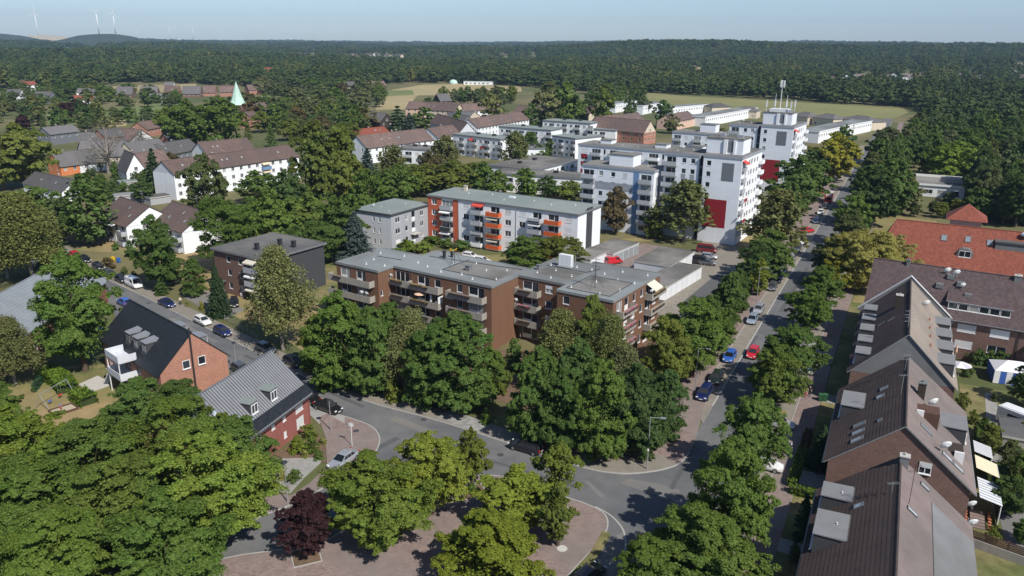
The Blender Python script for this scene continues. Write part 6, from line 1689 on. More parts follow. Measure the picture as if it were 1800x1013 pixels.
grove('of the lower left clump', 'trees of the lower left clump', [
    (374, 962, 768, 208, 'maple', 'Y'), (225, 985, 812, 225, 'maple', 'G2'), (75, 1000, 815, 220, 'maple', 'G2'), (-30, 985, 780, 200, 'maple', 'G2'), (318, 870, 705, 190, 'maple', 'G2'),
    (165, 900, 745, 190, 'maple', 'G2'), (40, 880, 725, 190, 'maple', 'Y'), (428, 872, 742, 128, 'maple', 'G'), (372, 800, 708, 110, 'maple', 'G'), (255, 800, 672, 130, 'maple', 'G'), (-15, 800, 672, 140, 'maple', 'G2'), (300, 1065, 880, 200, 'maple', 'G'), (130, 1075, 900, 200, 'maple', 'G2'), (320, 760, 672, 110, 'maple', 'D')])
tree_px(538, 978, 868, 102, 'maple', 'P', 'dark purple-leaved tree alone at the kerb', 'trees around the traffic island')
grove('on the paved traffic island', 'trees around the traffic island', [
    (668, 958, 812, 190, 'maple', 'Y'), (760, 905, 766, 135, 'maple', 'YY'), (832, 860, 752, 72, 'young', 'YG'), (978, 893, 782, 92, 'young', 'YG'), (905, 932, 826, 140, 'young', 'YY'), (862, 1035, 906, 195, 'horn', 'YY'), (980, 960, 850, 70, 'young', 'YG')])
grove('before the right-hand parking bays', 'street trees on the right side', [
    (1268, 975, 786, 170, 'maple', 'G2'), (1225, 1065, 905, 215, 'maple', 'G2'), (1140, 1085, 958, 120, 'maple', 'G2'), (1316, 842, 697, 118, 'maple', 'G'), (1356, 718, 612, 105, 'maple', 'G2'), (1385, 680, 574, 110, 'maple', 'G'), (1417, 582, 505, 80, 'maple', 'G'), (1442, 540, 470, 70, 'maple', 'G'), (1456, 500, 420, 66, 'maple', 'O')])
grove('in the far street row', 'street trees farther up on the right side', [
    (1484, 466, 372, 70, 'horn', 'O'), (1492, 432, 345, 66, 'maple', 'G'), (1508, 400, 318, 64, 'horn', 'D'), (1516, 370, 292, 60, 'maple', 'D'), (1528, 340, 270, 58, 'horn', 'O'), (1538, 315, 245, 56, 'maple', 'D'), (1552, 290, 225, 56, 'maple', 'O'), (1530, 400, 300, 90, 'maple', 'DD'), (1555, 380, 280, 90, 'maple', 'D')])
grove('with pale seed clusters beside the dark roof', 'pale trees on the right', [(1512, 512, 408, 120, 'round', 'LL'), (1550, 500, 412, 110, 'round', 'LL'), (1468, 512, 448, 70, 'round', 'L'), (1690, 500, 432, 110, 'round', 'LL'), (1735, 505, 445, 80, 'round', 'LL')])
grove('screening the brown balcony block', 'trees in front of the brown block', [
    (600, 676, 516, 125, 'horn', 'G'), (655, 690, 545, 105, 'horn', 'G'), (712, 694, 550, 95, 'birch', 'B'), (748, 712, 585, 105, 'horn', 'G'), (812, 716, 556, 145, 'horn', 'G'), (690, 660, 535, 90, 'horn', 'D'), (566, 655, 556, 70, 'horn', 'YG'), (775, 680, 560, 90, 'horn', 'D'), (860, 690, 610, 70, 'horn', 'G')])
grove('in the street corner group', 'trees at the street corner', [
    (940, 775, 616, 100, 'horn', 'G'), (990, 788, 655, 105, 'horn', 'D'), (1056, 804, 640, 120, 'horn', 'G'), (1115, 798, 645, 120, 'horn', 'DD'), (1170, 768, 655, 85, 'horn', 'D'), (982, 690, 548, 110, 'birch', 'B'), (1038, 690, 522, 76, 'horn', 'YG'), (1066, 725, 556, 84, 'birch', 'B'), (1010, 740, 600, 100, 'horn', 'D'), (1095, 745, 610, 90, 'birch', 'BD')])
grove('along the left footway', 'trees along the left footway', [
    (1215, 664, 530, 135, 'maple', 'G'), (1168, 690, 560, 95, 'maple', 'YG'), (1250, 628, 548, 76, 'maple', 'G'), (1276, 580, 480, 56, 'horn', 'G'), (1262, 575, 500, 60, 'horn', 'G'), (1298, 548, 474, 44, 'horn', 'D'), (1345, 492, 405, 90, 'maple', 'G'), (1325, 505, 425, 60, 'maple', 'D'), (1332, 520, 455, 34, 'poplar', 'YY'), (1240, 600, 520, 60, 'horn', 'G')])
grove('near the red-panelled tower', 'trees around the towers', [
    (1202, 424, 322, 112, 'birch', 'BD'), (1360, 448, 336, 112, 'birch', 'BD'), (1400, 372, 275, 105, 'round', 'G'), (1458, 318, 236, 90, 'round', 'L'), (1418, 352, 292, 60, 'maple', 'D'), (1152, 420, 372, 38, 'horn', 'YG'), (1082, 410, 330, 62, 'round', 'BR'), (1385, 400, 320, 70, 'maple', 'D'), (1420, 320, 262, 60, 'maple', 'D'), (1058, 395, 335, 60, 'round', 'O'), (1478, 290, 222, 44, 'maple', 'D'), (1320, 400, 330, 60, 'birch', 'BD'), (1265, 272, 226, 40, 'birch', 'BD')])
grove('before the white and orange block', 'trees before the white block', [(930, 478, 416, 88, 'round', 'G2'), (985, 480, 418, 86, 'round', 'YG'), (905, 470, 428, 40, 'round', 'G')])
tree_px(498, 616, 436, 118, 'birch', 'B', 'tall drooping birch beside the small brown brick block', 'trees along the cross street')
tree_px(387, 556, 466, 44, 'spruce', 'S', 'dark pointed conifer in front of the small brown brick block', 'trees along the cross street')
tree_px(283, 512, 382, 82, 'maple', 'D', 'two-tiered broad tree by the driveway opposite the white van', 'trees along the cross street')
tree_px(150, 652, 452, 140, 'maple', 'G', 'large maple on the lawn left of the black-roofed brick house', 'trees along the cross street')
tree_px(28, 676, 562, 112, 'birch', 'BD', 'dull drooping tree at the left edge below the slate roof', 'trees along the cross street')
tree_px(305, 502, 450, 50, 'maple', 'D', 'low dark tree beside the two-tiered one', 'trees along the cross street')
tree_px(345, 520, 455, 48, 'horn', 'D', 'small dark tree left of the pointed conifer', 'trees along the cross street')
tree_px(420, 500, 445, 30, 'horn', 'YG', 'small fresh green tree behind the pointed conifer', 'trees along the cross street')
grove('above the slate roof', 'trees at the left edge', [(62, 500, 345, 130, 'birch', 'B'), (100, 478, 385, 62, 'spruce', 'S'), (15, 490, 380, 90, 'birch', 'BR'), (165, 432, 308, 85, 'pine', 'D'), (115, 430, 350, 80, 'maple', 'O'), (25, 420, 340, 90, 'maple', 'YG'), (75, 410, 330, 80, 'maple', 'G'), (0, 460, 370, 80, 'maple', 'O')])
tree_px(50, 330, 220, 120, 'round', 'YG', 'great bright round tree at the left edge in the village', 'trees in the old village')
tree_px(8, 335, 232, 90, 'round', 'YG', 'bright round tree cut by the left edge in the village', 'trees in the old village')
tree_px(272, 342, 264, 44, 'spruce', 'S', 'dark conifer left of the long white house', 'trees in the old village')
tree_px(302, 300, 268, 40, 'round', 'BR', 'brownish tree behind the dark conifer', 'trees in the old village')
tree_px(192, 306, 214, 85, 'dead', 'BR', 'bare dying tree in front of the white cottages', 'trees in the old village')
tree_px(250, 262, 222, 40, 'dead', 'BR', 'small bare tree in front of the half-timbered gable', 'trees in the old village')
tree_px(366, 386, 274, 92, 'round', 'O', 'olive round tree in front of the long white house', 'trees in the old village')
tree_px(330, 264, 176, 92, 'round', 'G', 'big round tree above the village, left of the pair', 'trees in the old village')
tree_px(390, 266, 172, 96, 'round', 'G', 'big round tree above the village, right of the pair', 'trees in the old village')
tree_px(298, 235, 188, 50, 'round', 'Y', 'yellowish tree at the left of the big round pair', 'trees in the old village')
grove('of the central green belt', 'trees of the central green belt', [
    (400, 478, 352, 110, 'round', 'G'), (455, 360, 300, 70, 'round', 'G'), (480, 440, 338, 100, 'round', 'G'), (540, 430, 340, 100, 'round', 'G2'), (598, 448, 345, 95, 'round', 'D'), (625, 462, 375, 68, 'spruce', 'SB'), (565, 465, 390, 80, 'round', 'G'), (650, 395, 300, 80, 'round', 'G'), (610, 380, 270, 90, 'round', 'YG'), (505, 375, 300, 80, 'round', 'D'), (555, 350, 215, 80, 'horn', 'YG'), (602, 345, 222, 75, 'horn', 'YG'), (450, 420, 350, 80, 'round', 'D'), (520, 470, 400, 70, 'round', 'D'),
    (690, 340, 258, 66, 'birch', 'BD'), (645, 320, 262, 46, 'spruce', 'SB'), (735, 345, 290, 95, 'round', 'YG'), (800, 345, 282, 100, 'round', 'YG'), (850, 345, 285, 70, 'round', 'G'), (700, 360, 290, 80, 'round', 'G'), (780, 310, 240, 62, 'birch', 'BD'), (755, 325, 268, 60, 'round', 'BR'), (665, 350, 300, 60, 'round', 'D')])
grove('behind the white and orange block', 'trees behind the white block', [(905, 305, 232, 58, 'birch', 'BD'), (922, 352, 296, 52, 'horn', 'G'), (962, 350, 310, 50, 'round', 'D'), (1000, 352, 318, 56, 'round', 'Y'), (985, 272, 242, 40, 'round', 'BD'), (875, 350, 300, 45, 'round', 'G'), (1035, 360, 325, 50, 'round', 'O'), (950, 285, 255, 40, 'round', 'G'), (1215, 262, 236, 26, 'spruce', 'S'), (1160, 304, 284, 26, 'round', 'D')])
grove('behind the low white flats', 'tall trees behind the flats', [(965, 222, 146, 56, 'horn', 'B'), (995, 222, 148, 54, 'horn', 'G'), (1058, 222, 150, 50, 'horn', 'YG'), (1105, 215, 168, 34, 'round', 'D'), (985, 215, 185, 36, 'round', 'D'), (935, 222, 182, 40, 'round', 'G'), (865, 222, 165, 44, 'round', 'B'), (1165, 225, 178, 40, 'round', 'D'), (1180, 235, 200, 36, 'round', 'BD'), (700, 232, 188, 40, 'spruce', 'S'), (745, 232, 190, 60, 'round', 'D'), (720, 240, 200, 40, 'spruce', 'SB'), (755, 200, 172, 36, 'round', 'D'), (805, 232, 192, 24, 'horn', 'G'), (880, 215, 190, 40, 'round', 'D'), (1022, 218, 178, 34, 'round', 'G'), (1130, 200, 172, 30, 'round', 'O'), (1040, 190, 160, 36, 'round', 'D'), (1085, 192, 165, 30, 'round', 'G')])

# ------------------------------------------------------------------ looser planting, placed area by area
def inside(p, poly):
    x, y = p; c = False; j = len(poly) - 1
    for i in range(len(poly)):
        xi, yi = poly[i]; xj, yj = poly[j]
        if (yi > y) != (yj > y) and x < (xj - xi) * (y - yi) / (yj - yi) + xi: c = not c
        j = i
    return c
def fill(place, group, poly, n, hr, kinds, tints, gap=6.0, ratio=(.75, 1.05), name=None, avoid=None):
    """n trees inside a surveyed area, kept apart from one another"""
    xs = [p[0] for p in poly]; ys = [p[1] for p in poly]; got = []; tries = 0
    wp = [gp(*p) for p in poly]; x0, x1 = min(p[0] for p in wp), max(p[0] for p in wp); y0, y1 = min(p[1] for p in wp), max(p[1] for p in wp)
    while len(got) < n and tries < n * 60:
        tries += 1
        q = (RND.uniform(x0, x1), RND.uniform(y0, y1))
        if avoid and inside(proj((q[0], q[1], 0)), avoid): continue
        if not inside(q, wp) or any((q[0] - g[0]) ** 2 + (q[1] - g[1]) ** 2 < gap * gap for g in got): continue
        got.append(q)
    got.sort(key=lambda q: proj((q[0], q[1], 0))[0])
    for i, q in enumerate(got):
        k = RND.choice(kinds); t = RND.choice(tints); h = RND.uniform(*hr)
        rt = RND.uniform(*ratio) if k not in ('spruce', 'poplar') else RND.uniform(.36, .46)
        tree(q, h, h * rt, k, t, f'{HUE[t]} {SHP[k]} {place}, {nth(i)} from the left', group, name=name)
fill('beside the village', 'trees round the village', [(420, 200), (560, 196), (660, 205), (640, 240), (560, 300), (520, 262), (440, 262)], 52, (9, 14), ['round', 'maple', 'round', 'spruce'], ['G', 'O', 'D', 'BD', 'BR', 'YG'], 8, (.95, 1.25))
fill('in the gardens near the spire', 'trees near the church', [(395, 195), (480, 188), (520, 200), (480, 218), (405, 224)], 20, (9, 14), ['round', 'maple'], ['G', 'O', 'BR', 'D'], 8, (.95, 1.25))
fill('by the far left gardens', 'trees at the far left', [(0, 195), (130, 192), (190, 215), (180, 232), (60, 235), (0, 225)], 18, (8, 13), ['round', 'maple', 'spruce', 'birch'], ['D', 'DD', 'O', 'B', 'P'], 8, (.95, 1.25))
fill('among the far houses at upper left', 'trees among the far houses', [(0, 160), (200, 158), (280, 172), (330, 178), (300, 188), (200, 194), (80, 204), (0, 200)], 66, (7, 11), ['round', 'maple', 'round'], ['D', 'O', 'G', 'B'], 12, (1.1, 1.5))
fill('by the fields at centre', 'trees by the fields', [(440, 158), (600, 152), (660, 152), (690, 200), (640, 200), (560, 184), (440, 188)], 54, (9, 14), ['round', 'maple', 'round'], ['D', 'O', 'G', 'BD', 'BR'], 11, (1.0, 1.4))
fill('in front of the tan field', 'trees by the tan field', [(700, 178), (900, 172), (920, 182), (880, 188), (760, 184)], 20, (8, 15), ['round', 'maple'], ['G', 'D', 'YG', 'O'], 10)
fill('in the wood right of the street', 'trees of the right-hand wood', [(1545, 300), (1600, 250), (1640, 240), (1800, 250), (1840, 330), (1840, 410), (1780, 395), (1720, 385), (1700, 345), (1590, 335), (1575, 380), (1545, 400)], 62, (13, 18), ['maple', 'round', 'round', 'horn'], ['D', 'DD', 'D', 'O', 'G', 'BD'], 7.5, (.62, .85), avoid=[(1580, 318), (1706, 320), (1706, 410), (1580, 410)])
fill('edging the right-hand wood', 'trees of the right-hand wood edge', [(1720, 345), (1800, 345), (1840, 400), (1760, 400), (1720, 385)], 12, (13, 17), ['maple', 'round'], ['DD', 'D', 'O'], 7, (.65, .85))
tree_px(1672, 330, 250, 105, 'round', 'Y', 'large yellow-green round tree standing out from the right-hand wood', 'trees of the right-hand wood')
fill('behind the orange roof', 'trees behind the orange roof', [(1560, 372), (1600, 385), (1820, 398), (1820, 380), (1700, 372)], 16, (10, 14), ['maple', 'round'], ['DD', 'D', 'O', 'BD'], 6, (.7, .9), avoid=[(1584, 340), (1702, 340), (1702, 410), (1584, 410)])
fill('below the white hall', 'low trees below the white hall', [(1575, 372), (1600, 382), (1705, 394), (1705, 366)], 9, (4, 6), ['round', 'maple'], ['O', 'YG', 'LL'], 5)
fill('screening the green field', 'trees screening the green field', [(40, 210), (330, 200), (330, 226), (200, 232), (40, 238)], 34, (6, 10), ['round', 'maple', 'spruce', 'birch'], ['D', 'O', 'G', 'B', 'G'], 7, (1.0, 1.3))
fill('in the village yards', 'small trees in the village', [(105, 300), (300, 296), (300, 330), (110, 345)], 16, (3, 6.5), ['round', 'maple', 'horn'], ['G', 'YG', 'D', 'O'], 6)
fill('left of the meadow', 'trees left of the meadow', [(1030, 164), (1160, 164), (1160, 182), (1040, 186)], 16, (9, 14), ['round', 'maple'], ['D', 'O', 'G'], 9)
fill('among the low white flats', 'trees among the flats', [(860, 262), (930, 245), (1000, 262), (1010, 275), (930, 282)], 8, (6, 9), ['round', 'birch'], ['G', 'BD', 'D'], 8)
fill('in the cottage gardens', 'garden trees in the village', [(110, 330), (200, 318), (270, 330), (262, 360), (215, 350), (160, 370)], 12, (3.5, 7), ['round', 'maple', 'horn'], ['G', 'YG', 'D'], 5)
# ------------------------------------------------------------------ cars
# type: length, width, height, stations (x from rear 0..1, belt height, half-width factor), cabin (rear base, rear top, front top, front base)
CARS = {
    'hatchback': (4.1, 1.74, 1.48, [(0, .62, .84), (.03, .90, .93), (.12, .96, .98), (.45, .94, 1.0), (.70, .92, .99), (.86, .82, .95), (.96, .70, .86), (1, .55, .74)], (.02, .10, .56, .76)),
    'saloon': (4.6, 1.78, 1.43, [(0, .60, .84), (.03, .88, .93), (.14, .94, .98), (.45, .91, 1.0), (.70, .89, .99), (.86, .79, .95), (.96, .68, .86), (1, .54, .74)], (.12, .27, .56, .74)),
    'estate': (4.7, 1.80, 1.50, [(0, .62, .86), (.03, .92, .94), (.14, .95, .99), (.45, .93, 1.0), (.71, .90, .99), (.86, .80, .95), (.96, .69, .86), (1, .55, .74)], (.02, .08, .58, .76)),
    'small_van': (4.4, 1.80, 1.85, [(0, .62, .92), (.02, 1.05, .97), (.14, 1.08, 1.0), (.45, 1.06, 1.0), (.74, 1.02, .99), (.88, .92, .95), (.97, .75, .87), (1, .58, .76)], (.01, .03, .68, .84)),
    'van': (5.0, 1.92, 2.05, [(0, .62, .94), (.02, 1.10, .98), (.14, 1.12, 1.0), (.45, 1.10, 1.0), (.78, 1.08, .99), (.90, .98, .96), (.97, .80, .90), (1, .60, .80)], (.01, .03, .74, .88)),
}
_car = {}
def car_parts(typ, paint):
    if (typ, paint) in _car: return _car[(typ, paint)]
    L, W, H, st, cab = CARS[typ]
    X = lambda f: (f - .5) * L
    body = MB(); hw = W / 2; rings = []
    for f, zt, k in st:
        w = hw * k; zb = .24 if .03 < f < .97 else .34
        rings.append([(X(f), -w * .90, zb), (X(f), -w, zb + (zt - zb) * .35), (X(f), -w * .99, zt - .10), (X(f), -w * .90, zt), (X(f), w * .90, zt), (X(f), w * .99, zt - .10), (X(f), w, zb + (zt - zb) * .35), (X(f), w * .90, zb)])
    n = 8
    for r in rings: body.v += r
    for i in range(len(rings) - 1):
        for k in range(n):
            k2 = (k + 1) % n; body.f.append((i * n + k, i * n + k2, (i + 1) * n + k2, (i + 1) * n + k)); body.m.append(0)
    body.f.append(tuple(range(n))); body.m.append(0); body.f.append(tuple((len(rings) - 1) * n + n - 1 - k for k in range(n))); body.m.append(0)
    zb = st[3][1] - .03
    rb, rt_, ft, fb = [X(c) for c in cab]
    bw, tw = hw * .88, hw * .70 if typ not in ('van', 'small_van') else hw * .82
    bot = [(rb, -bw, zb), (fb, -bw, zb), (fb, bw, zb), (rb, bw, zb)]; top = [(rt_, -tw, H - .06), (ft, -tw, H - .06), (ft, tw, H - .06), (rt_, tw, H - .06)]
    body.quad(bot[0], bot[1], top[1], top[0]); body.quad(bot[2], bot[3], top[3], top[2]); body.quad(bot[1], bot[2], top[2], top[1]); body.quad(bot[3], bot[0], top[0], top[3])
    rtp = [(rt_ + .12, -tw * .86, H), (ft - .14, -tw * .86, H), (ft - .14, tw * .86, H), (rt_ + .12, tw * .86, H)]
    for k in range(4): body.quad(top[k], top[(k + 1) % 4], rtp[(k + 1) % 4], rtp[k])
    body.quad(*rtp)
    for s in (-1, 1): body.box(fb - .42, fb - .22, s * (hw * .97) - .09, s * (hw * .97) + .09, zb + .03, zb + .18)
    body.box(X(.03), X(.97), -hw * .86, hw * .86, .17, .26, m=1)
    P = {'body': body.mesh('car_body', [paint, 'black_plastic'])}
    def pane(a, b, c, d, inset, off, cut=None):
        a, b, c, d = map(Vector, (a, b, c, d)); ce = (a + b + c + d) / 4; nn = (b - a).cross(d - a).normalized()
        q = [p + (ce - p) * inset + nn * off for p in (a, b, c, d)]
        return MB().quad(*q)
    P['windscreen'] = pane(bot[1], bot[2], top[2], top[1], .10, .012).mesh('windscreen', 'car_glass')
    P['rear_window'] = pane(bot[3], bot[0], top[0], top[3], .16, .012).mesh('rear_window', 'car_glass')
    def side(sgn):
        mb = MB(); i, j = (0, 1) if sgn < 0 else (3, 2)
        y = lambda q: q[1] + sgn * .012
        lo, hi = .10, .88
        def pt(u, v):
            a, b = Vector(bot[i]), Vector(bot[j]); c, d = Vector(top[i]), Vector(top[j])
            p = (a.lerp(b, u)).lerp(c.lerp(d, u), v); return (p.x, p.y + sgn * .014, p.z)
        segs = [(.07, .34), (.37, .63), (.66, .93)] if typ in ('hatchback', 'saloon', 'estate') else [(.66, .94)]
        if typ == 'van' and paint in ('paint_maroon', 'paint_black'): segs = [(.06, .34), (.37, .63), (.66, .93)]
        for u0, u1 in segs: mb.quad(pt(u0, lo), pt(u1, lo), pt(u1, hi), pt(u0, hi))
        return mb
    P['side_window'] = (side(-1).mesh('side_window', 'car_glass'), side(1).mesh('side_window', 'car_glass'))
    if 'wheel' not in _car:
        w = MB(); w.tube((0, -.1, 0), (0, .1, 0), .315, n=16); w.tube((0, -.106, 0), (0, .106, 0), .20, n=12, m=1); _car['wheel'] = w.mesh('wheel', ['tyre', 'rim'])
    if 'lamp' not in _car:
        _car['head'] = MB().box(-.06, .05, -.17, .17, -.07, .07).mesh('headlight', 'headlamp'); _car['tail'] = MB().box(-.05, .06, -.13, .13, -.12, .12).mesh('tail_light', 'tail_lamp'); _car['plate'] = MB().box(-.015, .015, -.26, .26, -.055, .055).mesh('number_plate', 'number_plate'); _car['lamp'] = 1
    P['dim'] = (L, W, H, hw, X)
    _car[(typ, paint)] = P
    return P
def car(pos, heading, typ, paint, label, group='cars parked and driving', z=0.02):
    P = car_parts(typ, paint); L, W, H, hw, X = P['dim']
    t = thing('van' if 'van' in typ else 'car', label, 'van' if 'van' in typ else 'car', (pos[0], pos[1], z), 0, group)
    t.rotation_euler = (0, 0, RAD(90 - heading))
    obj('body', P['body'], t); obj('windscreen', P['windscreen'], t); obj('rear_window', P['rear_window'], t)
    for m in P['side_window']: obj('side_window', m, t)
    for f in (.175, .80):
        for s in (-1, 1): obj('wheel', _car['wheel'], t, (X(f), s * (hw * .985 - .09), .315))
    for s in (-1, 1):
        obj('headlight', _car['head'], t, (X(.972), s * hw * .66, .66)); obj('tail_light', _car['tail'], t, (X(.012), s * hw * .74, .80))
    obj('number_plate', _car['plate'], t, (X(1.003), 0, .45)); obj('number_plate', _car['plate'], t, (X(-.004), 0, .62))
    return t
UPS, DNS = 26.8, 206.8
def carp(x, y, hd, typ, paint, label, z=0.02): return car(gp(x, y), hd, typ, paint, label, z=z)
K1 = .078
carp(1238, 697, DNS, 'estate', 'paint_blue', 'dark blue estate car parked on the left strip, nearest the junction', K1)
carp(1258, 671, DNS, 'hatchback', 'paint_darkgreen', 'dark green hatchback parked right behind the dark blue estate', K1)
carp(1282, 633, DNS, 'hatchback', 'paint_brightblue', 'small bright blue car alone on the left parking strip', K1)
carp(1323, 626, DNS, 'hatchback', 'paint_red', 'red hatchback driving toward the junction', .02)
carp(1322, 567, DNS, 'hatchback', 'paint_paleblue', 'pale blue-grey car parked, front one of a silver pair', K1)
carp(1333, 549, DNS, 'hatchback', 'paint_silver', 'silver car parked, rear one of a silver pair', K1)
carp(1357, 509, DNS, 'hatchback', 'paint_grey', 'dark grey car parked in front of a dark blue one', K1)
carp(1367, 495, DNS, 'estate', 'paint_blue', 'dark blue estate parked behind the dark grey car', K1)
carp(1376, 481, DNS, 'hatchback', 'paint_silver', 'silver hatchback parked third behind the dark grey car', K1)
carp(1390, 460, DNS, 'saloon', 'paint_silver', 'silver saloon parked by itself beside the tree shadow', K1)
carp(1401, 441, DNS, 'estate', 'paint_grey', 'dark grey estate parked nose to the white car', K1)
carp(1409, 429, DNS, 'saloon', 'paint_white', 'white saloon parked behind the dark grey estate', K1)
carp(1420, 409, 60, 'hatchback', 'paint_red', 'bright red car parked at an angle on the left strip', K1)
carp(1434, 392, DNS, 'hatchback', 'paint_blue', 'dark blue car parked above the bright red one', K1)
carp(1442, 377, DNS, 'hatchback', 'paint_white', 'white hatchback parked below the black car and the red truck', K1)
carp(1449, 366, DNS, 'estate', 'paint_black', 'black estate parked just below the red and white truck', K1)
carp(1440, 449, UPS, 'hatchback', 'paint_black', 'black car driving away up the right lane', .02)
carp(1469, 334, UPS, 'saloon', 'paint_blue', 'dark blue saloon driving above the red and white truck', .02)
carp(1486, 304, DNS, 'van', 'paint_white', 'white van far up the street between the trees', .02)
carp(1345, 824, 116.8, 'hatchback', 'paint_white', 'white car nosed out of the right-hand parking bay under a tree', .075)
carp(1362, 788, 116.8, 'hatchback', 'paint_black', 'black car in the right-hand bay, mostly hidden by a tree', .075)
carp(1366, 750, 116.8, 'saloon', 'paint_silver', 'silver car in the right-hand bay above the hidden black one', .075)
carp(1398, 632, 116.8, 'hatchback', 'paint_white', 'white car peeping from behind the third right-hand tree', .075)
carp(1402, 655, 116.8, 'estate', 'paint_silver', 'silver estate under the third right-hand tree', .075)
CS = 132.0
carp(604, 816, 28 + 180, 'saloon', 'paint_silver', 'silver coupe-like saloon parked on the rounded corner footway', .104)
carp(590, 672, CS, 'hatchback', 'paint_black', 'black car parked on the far kerb of the cross street opposite the pale roof', .02)
carp(577, 722, 124, 'saloon', 'paint_black', 'black saloon in the bay beside the crimson brick house', .062)
carp(545, 706, 130, 'hatchback', 'paint_black', 'black car half hidden by the corner of the pale-roofed house', .062)
carp(924, 792, 300, 'estate', 'paint_black', 'black estate parked at the kerb by the notice boards', .02)
carp(516, 642, CS, 'hatchback', 'paint_black', 'black car seen just above the pale ridge', .02)
carp(425, 655, CS, 'hatchback', 'paint_grey', 'dark car behind the lamp between the two brick houses', .02)
carp(468, 618, CS, 'hatchback', 'paint_grey', 'dark car in the shade of the birch', .02)
carp(392, 589, CS, 'hatchback', 'paint_blue', 'blue hatchback parked beyond the black roof, nearest the birch', .115)
carp(357, 570, CS, 'hatchback', 'paint_white', 'white hatchback parked between the two blue cars', .115)
carp(294, 538, CS, 'saloon', 'paint_blue', 'blue saloon on the far kerb near the driveway', .05)
carp(236, 505, CS, 'van', 'paint_white', 'white delivery van on the far kerb of the cross street', .115)
carp(214, 496, CS, 'hatchback', 'paint_black', 'black car parked behind the white delivery van', .115)
carp(193, 486, CS, 'hatchback', 'paint_grey', 'dark grey car, second behind the white delivery van', .115)
carp(174, 474, CS, 'hatchback', 'paint_black', 'dark car, third behind the white delivery van', .115)
carp(150, 461, CS, 'hatchback', 'paint_black', 'black car next to the red one at the far end of the cross street', .115)
carp(133, 454, CS, 'hatchback', 'paint_red', 'red car at the far end of the cross street', .115)
carp(219, 536, 312, 'hatchback', 'paint_brightblue', 'blue car peeping out between the maple and the black roof', .02)
carp(1242, 444, 112, 'van', 'paint_maroon', 'maroon van in the yard below the red-panelled tower', .035)
carp(1246, 455, 112, 'hatchback', 'paint_silver', 'silver car between the maroon and the black van', .035)
carp(1228, 464, 112, 'van', 'paint_black', 'black van beside the white garage doors', .035)
carp(1243, 466, 112, 'hatchback', 'paint_grey', 'dark grey car next to the black van', .035)
carp(1079, 464, 60, 'small_van', 'paint_red', 'red van parked among the garages', .035)
carp(827, 454, 120, 'hatchback', 'paint_white', 'white car in the yard behind the brown block', .035)
carp(848, 462, 120, 'hatchback', 'paint_white', 'white car mostly hidden by the brown block roof', .035)
carp(412, 537, 160, 'hatchback', 'paint_black', 'black car in the yard of the small brown brick block', .035)
carp(1035, 1020, 40, 'hatchback', 'paint_black', 'black car roof just entering at the bottom edge', .02)
def truck():
    p = gp(1456, 356)
    t = thing('box_truck', 'red and white box truck standing in the street', 'truck', (p[0], p[1], .02), DNS - 0, 'cars parked and driving')
    obj('cab', MB().box(-1.1, 1.1, 1.6, 3.2, .5, 2.3).mesh('cab', 'paint_red'), t); obj('windscreen', MB().box(-.95, .95, 3.2, 3.215, 1.35, 2.15).mesh('windscreen', 'car_glass'), t)
    obj('cargo_box', MB().box(-1.2, 1.2, -3.4, 1.5, .7, 3.2).mesh('cargo_box', 'paint_red'), t); obj('cargo_roof', MB().box(-1.22, 1.22, -3.42, 1.52, 3.203, 3.3).mesh('cargo_roof', 'paint_white'), t)
    obj('front_board', MB().box(-.9, .9, 1.502, 1.55, 2.35, 3.15).mesh('front_board', 'paint_white'), t)
    for y in (-2.4, 2.4):
        for s in (-1, 1): obj('wheel', _car['wheel'], t, (s * 1.02, y, .42), math.pi / 2, (1.3, 1.2, 1.3))
    p = gp(1441, 350)
    t = thing('market_sunshade', 'small red sunshade beside the box truck', 'sunshade', (*p, .1)); obj('canopy', MB().quad((-1.8, -1.8, 2.2), (1.8, -1.8, 2.2), (0, 0, 2.9)).quad((1.8, -1.8, 2.2), (1.8, 1.8, 2.2), (0, 0, 2.9)).quad((1.8, 1.8, 2.2), (-1.8, 1.8, 2.2), (0, 0, 2.9)).quad((-1.8, 1.8, 2.2), (-1.8, -1.8, 2.2), (0, 0, 2.9)).mesh('canopy', 'awning_red'), t); obj('pole', MB().tube((0, 0, 0), (0, 0, 2.9), .04, n=6).mesh('pole', 'white_metal'), t)
truck()
# ------------------------------------------------------------------ street furniture
def lamp(x, y, h, label, arm=0.0, hd=90, tint='galvanised', head='dark_metal', z=.1):
    p = gp(x, y); t = thing('street_lamp', label, 'street lamp', (*p, z), hd, 'street lamps')
    obj('pole', MB().tube((0, 0, 0), (0, 0, 1.2), .09, .08, 8).tube((0, 0, 1.2), (0, 0, h), .065, .045, 8).mesh('pole', tint), t)
    if arm:
        obj('arm', MB().tube((0, 0, h - .02), (0, arm, h + .06), .04, .035, 6).mesh('arm', tint), t)
        obj('lamp_head', MB().box(-.14, .14, arm - .1, arm + .55, h, h + .12).box(-.11, .11, arm - .05, arm + .5, h - .03, h - .002, m=1).mesh('lamp_head', [tint, 'headlamp']), t)
    else:
        obj('lamp_head', MB().lathe([(.06, -.25), (.14, -.22), (.17, .02)], 10, m=1).lathe([(.36, .03), (.34, .10), (.2, .2), (.02, .24)], 12).mesh('lamp_head', [head, 'headlamp']), t, (0, 0, h))
    return t
lamp(582, 757, 4.3, 'post-top street lamp beside the black saloon')
lamp(506, 884, 5.0, 'post-top street lamp by the purple tree')
lamp(416, 652, 4.6, 'post-top street lamp between the two brick houses')
t = lamp(1137, 826, 7.0, 'tall street lamp with arm and blue street signs at the junction', 1.3, 100)
